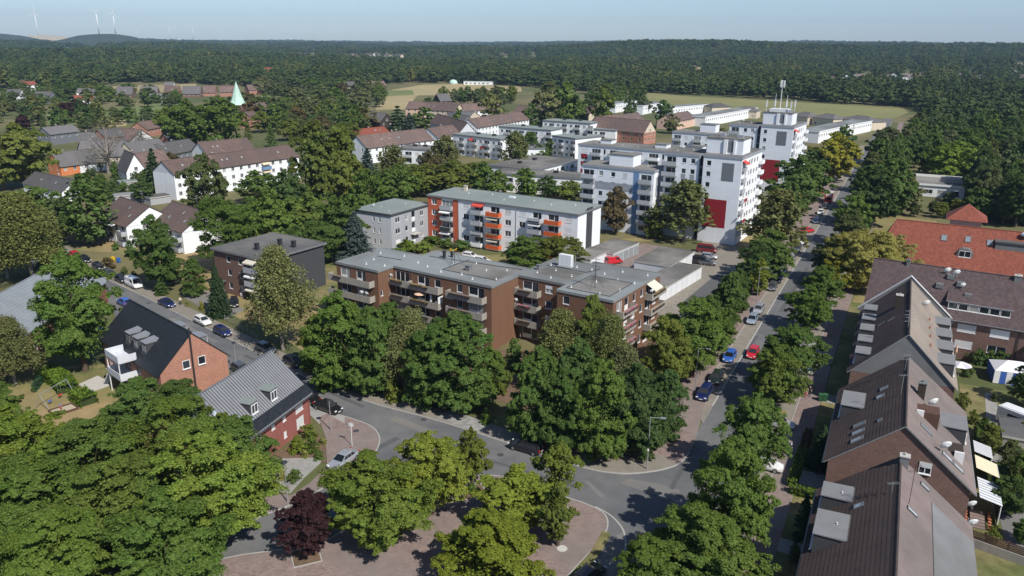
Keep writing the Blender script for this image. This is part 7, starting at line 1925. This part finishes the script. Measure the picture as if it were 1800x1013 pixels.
obj('street_sign', MB().box(-.9, -.05, -.02, .02, 3.2, 3.42).mesh('street_sign', 'bin_blue'), t); obj('junction_box', MB().box(-.1, .1, -.1, .1, 2.5, 3.0).mesh('junction_box', 'white_metal'), t)
lamp(1221, 690, 7.0, 'tall street lamp above the dark blue estate', 1.2, 100)
lamp(1330, 530, 7.0, 'tall street lamp near the yellow columnar tree', 1.2, 100)
lamp(1471, 533, 6.0, 'street lamp on the pale path right of the street', 1.0, 60)
lamp(1391, 430, 7.0, 'slim street lamp behind the white saloon', 1.2, 100)
p = gp(619, 785); t = thing('sign_post', 'sign post with small round plates on the rounded corner', 'sign', (*p, .1), 200)
obj('pole', MB().tube((0, 0, 0), (0, 0, 3.3), .04, n=8).mesh('pole', 'white_metal'), t)
obj('sign_plate', MB().box(-.35, .35, -.03, -.002, 2.75, 3.2).mesh('sign_plate', 'white_metal'), t); obj('sign_plate', MB().tube((.35, -.05, 2.95), (.35, -.03, 2.95), .25, n=14).mesh('sign_plate', 'paint_paleblue'), t)
for x, y, lab in ((1302, 545, 'slim white road sign post by the hedge on the left footway'),):
    p = gp(x, y); t = thing('sign_post', lab, 'sign', (*p, .1), 200); obj('pole', MB().tube((0, 0, 0), (0, 0, 3.0), .04, n=8).mesh('pole', 'white_metal'), t); obj('sign_plate', MB().box(-.3, .3, -.03, -.002, 2.3, 2.9).mesh('sign_plate', 'white_metal'), t)
p = gp(925, 770); t = thing('notice_board', 'white notice boards in the shade behind the black estate', 'notice board', (*p, .1), 30)
for k in range(2): obj('board', MB().box(k * 2.0, k * 2.0 + 1.8, -.05, .05, .8, 2.1).mesh('board', 'light_grey_render'), t)
for k in range(3): obj('post', MB().tube((-.1 + k * 2.0, 0, 0), (-.1 + k * 2.0, 0, 2.2), .05, n=6).mesh('post', 'galvanised'), t)

# bins
def bin_(x, y, m, label, z=.05, hd=20):
    p = gp(x, y); t = thing('wheelie_bin', label, 'bin', (*p, z), hd, 'wheelie bins')
    obj('body', MB().quad((-.24, -.27, .08), (.24, -.27, .08), (.29, -.34, 1.0), (-.29, -.34, 1.0)).quad((.24, .27, .08), (-.24, .27, .08), (-.29, .34, 1.0), (.29, .34, 1.0)).quad((.24, -.27, .08), (.24, .27, .08), (.29, .34, 1.0), (.29, -.34, 1.0)).quad((-.24, .27, .08), (-.24, -.27, .08), (-.29, -.34, 1.0), (-.29, .34, 1.0)).mesh('body', m), t)
    obj('lid', MB().box(-.31, .31, -.37, .40, 1.0, 1.08).mesh('lid', m), t)
    for s in (-1, 1): obj('wheel', MB().tube((s * .2, .3, .1), (s * .27, .3, .1), .1, n=10).mesh('wheel', 'tyre'), t)
bin_(338, 514, 'bin_blue', 'blue bin in the yard, left of a pair'); bin_(344, 514, 'bin_blue', 'blue bin in the yard, right of a pair')
bin_(209, 462, 'bin_blue', 'blue bin by the lawn of the white gable house'); bin_(199, 460, 'plastic_yellow', 'yellow-lidded bin beside the blue one by the lawn')
bin_(1442, 706, 'bin_green', 'dark green bin by the hedge of the right footway', .1); bin_(1450, 706, 'bin_green', 'second dark green bin, nearer the house', .1)
bin_(178, 580, 'bin_blue', 'blue bin under the maple beside the black-roofed house')
# pedestrians
def person(x, y, shirt, trousers, label, hd=200, stride=.18, scale=1.0, z=.1, sit=False):
    me = bpy.data.meshes.new('person')
    s = stride
    J = [(0, 0, .95), (0, 0, 1.2), (0, .01, 1.42), (0, .02, 1.52), (0, .03, 1.66), (0, .02, 1.76),
         (-.10, 0, .90), (-.11, s * .6, .50), (-.11, s, .08), (-.11, s + .16, .04), (.10, 0, .90), (.11, -s * .4, .50), (.11, -s, .10), (.11, -s + .15, .04),
         (-.19, 0, 1.40), (-.25, -.06, 1.13), (-.25, .06, .90), (-.25, .09, .80), (.19, 0, 1.40), (.25, .02, 1.13), (.25, .14, .92), (.25, .18, .82)]
    E_ = [(0, 1), (1, 2), (2, 3), (3, 4), (4, 5), (0, 6), (6, 7), (7, 8), (8, 9), (0, 10), (10, 11), (11, 12), (12, 13), (2, 14), (14, 15), (15, 16), (16, 17), (2, 18), (18, 19), (19, 20), (20, 21)]
    rad = [.15, .14, .13, .055, .095, .08, .095, .07, .045, .04, .095, .07, .045, .04, .07, .048, .036, .035, .07, .048, .036, .035]
    me.from_pydata(J, E_, []); me.update()
    o = bpy.data.objects.new('person', me); COL.objects.link(o)
    md = o.modifiers.new('skin', 'SKIN')
    for k, r in enumerate(rad): me.skin_vertices[0].data[k].radius = (r, r * (.75 if k < 3 else 1))
    me.skin_vertices[0].data[0].use_root = True
    o.modifiers.new('sub', 'SUBSURF').levels = 1; o.modifiers['sub'].render_levels = 1
    dg = bpy.context.evaluated_depsgraph_get(); m2 = bpy.data.meshes.new_from_object(o.evaluated_get(dg))
    o.modifiers.clear(); o.data = m2
    m2.materials.clear()
    for n_ in ('skin', shirt, trousers, 'hair', 'black_plastic'): m2.materials.append(M[n_])
    for f in m2.polygons:
        c = f.center
        f.material_index = 4 if c.z < .09 else 2 if c.z < .98 and abs(c.x) < .21 else 0 if (c.z < 1.2 and abs(c.x) > .2) else 1 if c.z < 1.47 else 3 if (c.z > 1.71 or (c.y < -.02 and c.z > 1.56)) else 0
        f.use_smooth = True
    p = gp(x, y); o.location = (*p, z); o.rotation_euler = (0, 0, -RAD(hd)); o.scale = (scale,) * 3
    return tag(o, label, 'person')
person(1415, 700, 'cloth_white', 'cloth_red', 'person in a pale top walking on the right footway', 205)
person(1422, 698, 'cloth_dark', 'cloth_dark', 'person in dark clothes walking beside the one in the pale top', 205)
person(318, 537, 'cloth_white', 'cloth_dark', 'person standing at the garden gate by the blue saloon', 150, .04, .95)
person(1403, 437, 'cloth_dark', 'cloth_blue', 'person beside the open door of the dark grey estate', 200, .05)

# hedges, shrubs
def hedge(pts, w, h, label, tint=(0.075, 0.12, 0.02), per=140, leaf=.17, name='hedge', z=0.0, closed=False):
    """clipped hedge along a line: a leafy skin over the whole box"""
    rng = np.random.default_rng(RND.randrange(1 << 30)); C = []; Nn = []
    for a, b in zip(pts, pts[1:]):
        a, b = np.array(a), np.array(b); L = np.linalg.norm(b - a); d = (b - a) / L; q = np.array([-d[1], d[0]])
        n = int((2 * h + w) * L * per / 4) + 30
        u = rng.uniform(-w * .3, L + w * .3, n); s = rng.choice(3, n, p=[h / (2 * h + w), w / (2 * h + w), h / (2 * h + w)])
        off = np.where(s == 0, -w / 2, np.where(s == 2, w / 2, rng.uniform(-w / 2, w / 2, n))) + rng.normal(size=n) * .05
        zz = np.where(s == 1, h, rng.uniform(0, h, n)) + rng.normal(size=n) * .05
        P = a + d * u[:, None] + q * off[:, None]
        C.append(np.stack([P[:, 0], P[:, 1], zz], 1))
        nn = np.where((s == 1)[:, None], np.array([0, 0, 1.0]), np.sign(off)[:, None] * np.array([q[0], q[1], .25])); Nn.append(nn + rng.normal(size=(n, 3)) * .5)
    C = np.concatenate(C); c0 = C[:, :2].mean(0)
    t = thing(name, label, 'hedge', (c0[0], c0[1], z)); C[:, :2] -= c0
    o = obj('foliage', leaf_cloud('hedge_foliage', C, np.concatenate(Nn), rng.uniform(.7, 1.3, len(C)) * leaf * 1.5, rng, 'leaf'), t); o.color = (*tint, 1); o['kind'] = 'stuff'
    core = MB()
    for a, b in zip(pts, pts[1:]):
        a, b = Vector(a) - Vector(c0), Vector(b) - Vector(c0); d = (b - a).normalized(); q = Vector((-d.y, d.x)) * (w / 2 - .1); e = d * .1
        core.prism([tuple(a - q - e), tuple(b - q + e), tuple(b + q + e), tuple(a + q - e)], 0, h - .1)
    obj('woody_core', core.mesh('woody_core', 'hedge_core'), t)
hedge([S(85.6, -6.6), S(85.6, -2.2)], 1.0, 1.1, 'clipped bright hedge across the front garden near the cypress', (.13, .19, .02))
hedge([S(86.8, -6.7), S(95.3, -6.7)], 1.0, 1.1, 'clipped bright hedge along the right footway', (.13, .19, .02))
hedge([S(95.8, -6.6), S(101, -6.6)], .9, 1.1, 'red-brown hedge continuing along the right footway', (.11, .055, .03))
hedge(px([(85, 662), (108, 676), (120, 690)]), 2.6, 1.7, 'bright laurel hedge beside the playground', (.13, .20, .02), 150, .22)
hedge(px([(140, 702), (155, 712)]), 2.4, 1.6, 'short bright hedge below the playground path', (.13, .20, .02), 150, .22)
hedge([S(97, 13.4), S(113, 13.9)], 1.2, 1.4, 'long hedge beside the back garden path', (.10, .14, .03))
hedge([S(95, 15.2), S(102, 15.6)], 1.4, 1.6, 'hedge by the striped awning', (.11, .16, .03))
hedge(px([(1262, 580), (1290, 540), (1312, 510)]), 2.2, 1.6, 'green hedge along the left footway', (.07, .12, .02), 120, .24)
hedge(px([(60, 690), (78, 668)]), .6, 1.3, 'green mesh fence line overgrown by leaves at the playground', (.04, .12, .06), 60, .2)
def shrubs(place, rows):
    for i, r in enumerate(sorted(rows)): tree_px(*r, f'{HUE[r[5]]} {SHP[r[4]]} {place}, {nth(i)} from the left', 'garden shrubs')
shrubs('by the corner of the crimson brick house', [(546, 772, 745, 32, 'bush', 'YG'), (549, 798, 768, 26, 'bush', 'G2'), (561, 808, 795, 24, 'bush', 'G'), (524, 795, 770, 40, 'bush', 'Y'), (517, 848, 826, 28, 'bush', 'G'), (497, 845, 824, 14, 'bush', 'LL'), (568, 782, 770, 16, 'bush', 'LL'), (536, 806, 790, 14, 'bush', 'LL')])
shrubs('in front of the grey annex', [(715, 440, 422, 45, 'bush', 'G2'), (742, 443, 425, 40, 'bush', 'Y'), (757, 432, 415, 40, 'bush', 'G2'), (812, 440, 423, 36, 'bush', 'G'), (700, 446, 436, 28, 'bush', 'G'), (735, 446, 438, 16, 'bush', 'P'), (785, 437, 420, 26, 'bush', 'G')])
shrubs('on the lawns of the cross street', [(232, 452, 430, 22, 'bush', 'D'), (192, 472, 452, 28, 'bush', 'BR'), (218, 482, 470, 18, 'bush', 'O'), (236, 490, 478, 20, 'bush', 'O'), (285, 520, 496, 24, 'horn', 'D'), (330, 540, 528, 8, 'bush', 'LL'), (355, 545, 530, 12, 'bush', 'L'), (440, 525, 508, 18, 'bush', 'G'), (203, 440, 425, 14, 'bush', 'D')])
shrubs('on the traffic island', [(829, 866, 850, 24, 'bush', 'G'), (976, 900, 885, 22, 'bush', 'BR')])
shrubs('below the brown block trees', [(905, 650, 600, 50, 'bush', 'G'), (880, 690, 640, 40, 'bush', 'YG'), (855, 745, 720, 30, 'bush', 'G'), (690, 705, 670, 40, 'bush', 'YG'), (640, 690, 660, 40, 'bush', 'G'), (920, 680, 650, 30, 'bush', 'BR')])
shrubs('in the back gardens on the right', [(1735, 800, 745, 40, 'horn', 'YG'), (1770, 830, 775, 46, 'maple', 'O'), (1770, 905, 840, 70, 'maple', 'D'), (1790, 860, 800, 50, 'maple', 'G'), (1795, 780, 745, 30, 'bush', 'L'), (1720, 640, 614, 26, 'bush', 'D'), (1755, 645, 618, 40, 'bush', 'D'), (1790, 640, 615, 40, 'bush', 'G'), (1690, 720, 690, 24, 'bush', 'YG'), (1742, 960, 925, 24, 'bush', 'YG'), (1785, 640, 600, 30, 'bush', 'G'), (1700, 662, 640, 22, 'bush', 'D'), (1712, 640, 618, 24, 'bush', 'D'), (1738, 642, 616, 30, 'bush', 'G'), (1806, 715, 640, 60, 'maple', 'D'), (1748, 705, 690, 18, 'bush', 'O'), (1800, 690, 668, 30, 'bush', 'G'), (1710, 745, 722, 20, 'bush', 'YG'), (1728, 765, 735, 26, 'horn', 'G'), (1796, 955, 915, 40, 'maple', 'G'), (1760, 770, 745, 20, 'bush', 'D')])
tree_px(1412, 948, 872, 42, 'thuja', 'S', 'pointed cypress in the shade of the front gardens', 'front garden trees')
tree_px(1440, 822, 748, 52, 'spruce', 'S', 'small conifer inside the hedged front garden', 'front garden trees')
tree_px(1395, 985, 955, 26, 'bush', 'O', 'shrub at the foot of the pointed cypress', 'front garden trees')

# back gardens on the right
def tent():
    p = gp(1776, 668); t = thing('garden_tent', 'white garden tent with blue striped sides', 'tent', (*p, .02), 20); w, d, h = 2.9, 2.4, 2.1
    mb = MB()
    mb.quad((-w, -d, h), (w, -d, h), (w * .3, 0, h + 1.1), (-w * .3, 0, h + 1.1)); mb.quad((w, d, h), (-w, d, h), (-w * .3, 0, h + 1.1), (w * .3, 0, h + 1.1)); mb.quad((w, -d, h), (w, d, h), (w * .3, 0, h + 1.1)); mb.quad((-w, d, h), (-w, -d, h), (-w * .3, 0, h + 1.1))
    obj('canopy', mb.mesh('canopy', 'canvas_white'), t)
    for k in range(7):
        x = -w + k * 2 * w / 7
        obj('side_panel', MB().box(x, x + 2 * w / 7 - .02, -d + .02, -d + .05, .05, h).mesh('side_panel', 'canvas_blue' if k % 2 else 'canvas_white'), t)
    for s in (-1, 1): obj('side_panel', MB().box(s * w - .03, s * w, -d + .06, d, .05, h).mesh('side_panel', 'canvas_blue'), t)
tent()
def parasol(x, y, r, h, m, label, shut=False, z=.05):
    p = gp(x, y); t = thing('parasol', label, 'parasol', (*p, z)); obj('pole', MB().tube((0, 0, 0), (0, 0, h), .03, n=6).mesh('pole', 'white_metal'), t)
    if shut: obj('canopy', MB().lathe([(.10, h - 1.5), (.2, h - 1.3), (.14, h - .5), (.03, h)], 8).mesh('canopy', m), t)
    else:
        mb = MB()
        for k in range(8):
            a0, a1 = math.pi * k / 4, math.pi * (k + 1) / 4; mb.quad((r * math.cos(a0), r * math.sin(a0), h - .55), (r * math.cos(a1), r * math.sin(a1), h - .55), (0, 0, h), m=k % 2)
        obj('canopy', mb.mesh('canopy', [m, 'canvas_white']), t)
parasol(1684, 662, 1.7, 2.5, 'canvas_lilac', 'open lilac and white parasol behind the third row house')
parasol(1678, 632, .2, 2.6, 'canvas_peach', 'closed peach parasol next to the satellite dishes', True)
def caravan():
    p = gp(1790, 752); b = Building('caravan', 'white caravan beside the grey garage', 'caravan', (*p,), 60, det=False)
    b.part('body', MB().prism([(-2.6, -1.1), (2.4, -1.1), (2.6, -.8), (2.6, .8), (2.4, 1.1), (-2.6, 1.1)], .45, 2.5), 'paint_white'); b.part('roof_bar', MB().box(-2.3, 2.3, -.9, .9, 2.503, 2.6), 'white_metal'); b.part('window', MB().box(-1.2, 1.2, -1.13, -1.102, 1.3, 1.9), 'car_glass')
    for s in (-1, 1): b.part('wheel', _car['wheel'], None, loc=(0, s * 1.0, .32))
caravan()
p = gp(1800, 790); b = Building('garage', 'grey flat-roofed garage at the right edge', 'garage', p, HR, det=False); b.box_shell(-3, 4, -3, 3, 0, 2.6, 'concrete'); b.flat_roof([(-3, -3), (4, -3), (4, 3), (-3, 3)], 2.6, .15, .3, 'felt_dark', 'concrete_pale')
# striped terrace roofs and awning behind the second house
def terrace_roof(s, t0, w, d, h, label, m='white_metal', slats=8):
    q = S(s, t0); t = thing('terrace_roof', label, 'terrace roof', (*q, 0), HR)
    for k in range(slats): obj('roof_slat', MB().quad((0, k * d / slats, h), (w, k * d / slats, h - .5), (w, (k + .62) * d / slats, h - .5), (0, (k + .62) * d / slats, h)).quad((0, k * d / slats, h - .05), (0, (k + .62) * d / slats, h - .05), (w, (k + .62) * d / slats, h - .55), (w, k * d / slats, h - .55)).mesh('roof_slat', m), t)
    obj('glazing', MB().quad((0, 0, h - .06), (w, 0, h - .56), (w, d, h - .56), (0, d, h - .06)).mesh('glazing', 'skylight_glass'), t)
    for y in (.1, d - .1): obj('post', MB().tube((w - .1, y, 0), (w - .1, y, h - .55), .06, n=6).mesh('post', 'white_metal'), t)
    obj('glass_front', MB().box(w - .08, w - .04, .2, d - .2, .1, h - .7).mesh('glass_front', 'car_glass'), t)
terrace_roof(88.9, 12.2, 2.2, 4.8, 3.2, 'striped white and glass terrace roof at the rear of the gable house')
terrace_roof(100.1, 12.2, 2.0, 3.2, 3.2, 'striped white terrace roof next to the cream awning')
q = S(98.6, 12.2); t = thing('garden_awning', 'cream awning stretched out behind the brick gable house', 'awning', (*q, 0), HR); obj('cloth', MB().quad((0, -2.6, 3.1), (0, .8, 3.1), (2.4, .8, 2.4), (2.4, -2.6, 2.4)).quad((0, -2.6, 3.07), (2.4, -2.6, 2.37), (2.4, .8, 2.37), (0, .8, 3.07)).mesh('cloth', 'awning_yellow'), t); obj('frame', MB().tube((2.4, -2.6, 2.4), (2.4, .8, 2.4), .04, n=6).mesh('frame', 'white_metal'), t)
# fence at the lower right
def fence():
    a, c = Vector(gp(1690, 955)), Vector(gp(1815, 1000)); d = c - a; L = d.length; hd = -math.degrees(math.atan2(d.y, d.x))
    t = thing('garden_fence', 'brown slatted fence on a low grey wall at the lower right', 'fence', (a.x, a.y, .02), hd)
    obj('base_wall', MB().box(0, L, -.12, .12, 0, 1.0).mesh('base_wall', 'concrete'), t)
    sl = MB().box(0, L, -.025, .025, 0, .13).mesh('slat', 'timber_brown')
    for k in range(5): obj('slat', sl, t, (0, 0, 1.06 + k * .19))
    for k in range(int(L / 2) + 1): obj('post', MB().box(-.06, .06, .03, .15, 0, 2.05).mesh('post', 'timber_brown'), t, (k * 2.0, 0, 0))
fence()
# flower pots and the garden stair
p = gp(1718, 930); t = thing('garden_steps', 'brick garden steps edged with flower pots', 'steps', (*p, .02), HR)
for k in range(6): obj('step', MB().box(-.7, .7, k * .45, k * .45 + .44, 0, .12 * (k + 1)).mesh('step', 'paver_pink'), t)
for k in range(6):
    for s in (-1, 1): obj('flower_pot', MB().lathe([(.13, 0), (.2, .3)], 8).mesh('flower_pot', 'terracotta'), t, (s * 1.15, k * .45 + .2, .12 * k))
# playground swing
p = gp(98, 706); t = thing('garden_swing', 'metal swing frame with bright seats on the bare playground', 'swing', (*p, .02), 100)
mb = MB(); mb.tube((-2.6, 0, 2.3), (2.6, 0, 2.3), .06, n=6)
for s in (-1, 1): mb.tube((s * 2.6, 0, 2.3), (s * 2.6, -1.1, 0), .05, n=6); mb.tube((s * 2.6, 0, 2.3), (s * 2.6, 1.1, 0), .05, n=6)
obj('frame', mb.mesh('frame', 'galvanised'), t)
for x, m in ((-1.0, 'plastic_red'), (1.0, 'canvas_blue')):
    o = obj('seat', MB().box(x - .3, x + .3, -.15, .15, .55, .62).mesh('seat', m), t); obj('chain', MB().tube((x - .28, 0, .6), (x - .28, 0, 2.3), .015, n=4).tube((x + .28, 0, .6), (x + .28, 0, 2.3), .015, n=4).mesh('chain', 'galvanised'), o)
person(108, 722, 'cloth_blue', 'cloth_red', 'child in blue and red at the playground swing', 90, .1, .7, .02)
p = gp(112, 722); t = thing('sand_pit', 'wooden sand pit frame with toys on the playground', 'sand pit', (*p, .02), 130)
for a in ((-1.6, 1.6, -1.2, -1.05), (-1.6, 1.6, 1.05, 1.2), (-1.6, -1.45, -1.05, 1.05), (1.45, 1.6, -1.05, 1.05)): obj('board', MB().box(*a, 0, .3).mesh('board', 'timber_brown'), t)
obj('sand', MB().box(-1.45, 1.45, -1.05, 1.05, 0, .12).mesh('sand', 'sand_hill'), t)
# yellow rocking toy and rotary drier behind the brown block
p = gp(797, 452); t = thing('clothes_drier', 'yellow rotary clothes drier in the yard behind the brown block', 'clothes drier', (*p, .03)); obj('pole', MB().tube((0, 0, 0), (0, 0, 1.9), .04, n=6).mesh('pole', 'white_metal'), t)
for k in range(4): a = RAD(45 + 90 * k); obj('arm', MB().tube((0, 0, 1.5), (1.2 * math.cos(a), 1.2 * math.sin(a), 1.95), .06, n=6).mesh('arm', 'plastic_yellow'), t)
# white garden chair by the small brick block
p = gp(427, 523); t = thing('garden_chair', 'white plastic garden chair by the small brick block', 'chair', (*p, .03), 200)
obj('seat', MB().box(-.28, .28, -.26, .28, .42, .47).mesh('seat', 'white_frame'), t); obj('backrest', MB().box(-.28, .28, .28, .33, .47, 1.0).mesh('backrest', 'white_frame'), t)
for x in (-.25, .21):
    for y in (-.25, .24): obj('leg', MB().box(x, x + .05, y, y + .05, 0, .42).mesh('leg', 'white_frame'), t)
# wire fence in front of the small brick block
a, c = Vector(gp(395, 562)), Vector(gp(455, 600)); d = c - a; t = thing('wire_fence', 'low wire fence with thin posts along the cross street lawn', 'fence', (a.x, a.y, 0), -math.degrees(math.atan2(d.y, d.x)))
for k in range(int(d.length / 2) + 1): obj('post', MB().tube((0, 0, 0), (0, 0, 1.1), .035, n=6).mesh('post', 'galvanised'), t, (k * 2.0, 0, 0))
for z in (.3, .7, 1.05): obj('wire', MB().tube((0, 0, z), (d.length, 0, z), .014, n=4).mesh('wire', 'galvanised'), t)
# tree guards: kerbs of the planting squares on the island
for i, (x, y) in enumerate(((538, 980), (832, 866), (978, 898))):
    p = gp(x, y); q = obj('planting_square', MB().box(-1.3, 1.3, -1.3, 1.3, -.1, .135).mesh('planting_square', 'soil'), None, (*p, 0), .4, kind='structure')
    for a in ((-1.42, 1.42, -1.42, -1.3), (-1.42, 1.42, 1.3, 1.42), (-1.42, -1.3, -1.3, 1.3), (1.3, 1.42, -1.3, 1.3)): obj('edging', MB().box(*a, -.1, .17).mesh('edging', 'kerbstone'), q)
# ------------------------------------------------------------------ the woods
def forest():
    rng = np.random.default_rng(11)
    src = []
    for k in range(4):
        cr, tr = make_tree('round', 'f', 40 + k)
        o = bpy.data.objects.new('wood_tree', cr); src.append(o)
    edge = [(-400, 176), (0, 160), (200, 149), (350, 147), (430, 154), (560, 153), (650, 150), (700, 147), (780, 146), (920, 151), (1000, 160), (1100, 162), (1140, 163), (1400, 177), (1615, 191), (1640, 232), (1800, 240), (2300, 250)]
    ex, ey = [e[0] for e in edge], [e[1] for e in edge]
    holes = [[(855, 97), (940, 95), (950, 115), (862, 117)], [(1082, 117), (1130, 117), (1132, 140), (1084, 140)], [(1196, 117), (1264, 120), (1264, 146), (1198, 144)], [(1445, 131), (1630, 128), (1635, 166), (1450, 163)], [(1675, 127), (1735, 126), (1735, 164), (1675, 162)], [(1768, 122), (1820, 120), (1820, 164), (1768, 162)], [(602, 94), (715, 94), (715, 108), (602, 108)], [(108, 81), (175, 81), (175, 95), (108, 95)], [(515, 92), (560, 92), (560, 108), (515, 108)], [(30, 140), (75, 138), (75, 160), (30, 160)], [(460, 122), (484, 122), (484, 146), (460, 146)], [(195, 145), (350, 145), (350, 170), (195, 170)], [(828, 90), (850, 90), (850, 99), (828, 99)]]
    P, Sc, Ro, Vx = [], [], [], []
    for r0, r1, gap, sc in ((480, 1500, 11.5, 1.75), (1500, 3000, 16, 2.2), (3000, 6000, 32, 3.2), (6000, 9500, 70, 5.5)):
        n = int(0.5 * (r1 ** 2 - r0 ** 2) * 1.34 / gap ** 2)
        r = np.sqrt(rng.uniform(r0 ** 2, r1 ** 2, n)); a = rng.uniform(-.67, .67, n)
        for rr, aa in zip(r, a):
            x, y = rr * math.sin(aa), rr * math.cos(aa)
            qx, qy = proj((x, y, 0.0))
            if qy > np.interp(qx, ex, ey): continue
            if any(inside((qx, qy), h) for h in holes) and rng.uniform() > .12: continue
            s = sc * rng.uniform(.6, 1.0) * (1.45 if rng.uniform() < .25 else 1)
            tall = min(2.2, (1.42 + .2 * math.sin(x * .013) * math.cos(y * .011)) * rng.uniform(.72, 1.16))
            P.append((x, y, terr(x, y) - .3)); Sc.append((s * 1.05, s * 1.05, tall * (1 if sc < 2 else 1.1))); Ro.append(rng.uniform(0, 6.28)); Vx.append(rng.integers(0, 4))
    # a group of tints: dark, olive, warm
    me = bpy.data.meshes.new('wood'); me.from_pydata(P, [], [])
    a = me.attributes.new('sc', 'FLOAT_VECTOR', 'POINT'); a.data.foreach_set('vector', np.array(Sc, dtype=np.float32).ravel())
    a = me.attributes.new('ro', 'FLOAT', 'POINT'); a.data.foreach_set('value', np.array(Ro, dtype=np.float32))
    a = me.attributes.new('vx', 'INT', 'POINT'); a.data.foreach_set('value', np.array(Vx, dtype=np.int32))
    o = obj('forest', me, kind='stuff'); tag(o, 'dark mixed woods stretching to the horizon behind the fields', 'forest'); o['kind'] = 'stuff'
    ng = bpy.data.node_groups.new('forest', 'GeometryNodeTree')
    ng.interface.new_socket('Geometry', in_out='INPUT', socket_type='NodeSocketGeometry'); ng.interface.new_socket('Geometry', in_out='OUTPUT', socket_type='NodeSocketGeometry')
    n = ng.nodes; L = ng.links.new
    gi, go = n.new('NodeGroupInput'), n.new('NodeGroupOutput'); iop = n.new('GeometryNodeInstanceOnPoints'); jn = n.new('GeometryNodeGeometryToInstance')
    for k in range(4)[::-1]:
        oi = n.new('GeometryNodeObjectInfo'); oi.inputs['Object'].default_value = src[k]; L(oi.outputs['Geometry'], jn.inputs[0])
    L(gi.outputs[0], iop.inputs['Points']); L(jn.outputs[0], iop.inputs['Instance']); iop.inputs['Pick Instance'].default_value = True
    def attr(name, t):
        q = n.new('GeometryNodeInputNamedAttribute'); q.data_type = t; q.inputs['Name'].default_value = name
        return next(s for s in q.outputs if s.enabled and s.name == 'Attribute')
    L(attr('vx', 'INT'), iop.inputs['Instance Index']); L(attr('sc', 'FLOAT_VECTOR'), iop.inputs['Scale'])
    cx = n.new('ShaderNodeCombineXYZ'); L(attr('ro', 'FLOAT'), cx.inputs['Z']); L(cx.outputs[0], iop.inputs['Rotation'])
    L(iop.outputs[0], go.inputs[0])
    md = o.modifiers.new('forest', 'NODES'); md.node_group = ng
    print('forest trees', len(P))
# the woods' leaf colour varies tree by tree
def wood_leaf():
    m = bpy.data.materials.new('wood_leaf'); m.use_nodes = True; nt = m.node_tree; L = nt.links.new
    b = nt.nodes['Principled BSDF']; b.inputs['Roughness'].default_value = .8; b.inputs['Specular IOR Level'].default_value = .15
    oi = N(nt, 'ObjectInfo'); cr = N(nt, 'ValToRGB'); e = cr.color_ramp.elements
    e[0].color = (.036, .062, .021, 1); e[1].color = (.135, .145, .040, 1); e[1].position = 1.0
    for p, c in ((.35, (.052, .086, .026, 1)), (.65, (.072, .108, .032, 1)), (.88, (.090, .112, .034, 1))):
        q = e.new(p); q.color = c
    gp_ = N(nt, 'NewGeometry'); wn = N(nt, 'TexNoise'); wn.inputs['Scale'].default_value = .012; wn.inputs['Detail'].default_value = 2; L(gp_.outputs['Position'], wn.inputs['Vector'])
    ad = N(nt, 'Math', operation='MULTIPLY_ADD'); L(wn.outputs['Fac'], ad.inputs[0]); ad.inputs[1].default_value = 1.6; ad.inputs[2].default_value = -.8
    a2 = N(nt, 'Math', operation='MULTIPLY_ADD'); L(oi.outputs['Random'], a2.inputs[0]); a2.inputs[1].default_value = .75; L(ad.outputs[0], a2.inputs[2])
    a3 = N(nt, 'Math', operation='ADD'); L(a2.outputs[0], a3.inputs[0]); a3.inputs[1].default_value = .12; L(a3.outputs[0], cr.inputs['Fac'])
    ge = N(nt, 'NewGeometry'); r = N(nt, 'MapRange'); r.inputs['To Min'].default_value = .82; r.inputs['To Max'].default_value = 1.18; L(ge.outputs['Random Per Island'], r.inputs['Value'])
    mx = N(nt, 'MixRGB', blend_type='MULTIPLY'); mx.inputs['Fac'].default_value = 1; L(cr.outputs['Color'], mx.inputs['Color1']); L(r.outputs['Result'], mx.inputs['Color2']); L(mx.outputs['Color'], b.inputs['Base Color'])
    M['wood_leaf'] = m
wood_leaf()
_sv = M['leaf']; M['leaf'] = M['wood_leaf']; LOD['f'] = (30, 5, 9, 1.1); forest(); M['leaf'] = _sv

# ------------------------------------------------------------------ the air
def haze():
    m = bpy.data.materials.new('haze'); m.use_nodes = True; nt = m.node_tree
    nt.nodes.remove(nt.nodes['Principled BSDF'])
    v = N(nt, 'VolumePrincipled'); v.inputs['Color'].default_value = (.50, .72, 1.0, 1); v.inputs['Density'].default_value = 0.000075; v.inputs['Anisotropy'].default_value = 0.0
    nt.links.new(v.outputs[0], nt.nodes['Material Output'].inputs['Volume'])
    M['haze'] = m
    o = obj('haze', MB().box(-10200, 10200, -10200, 10200, -22, 330).mesh('haze', 'haze'), kind='stuff'); tag(o, 'thin bluish summer haze over the whole land', 'haze'); o['kind'] = 'stuff'
haze()
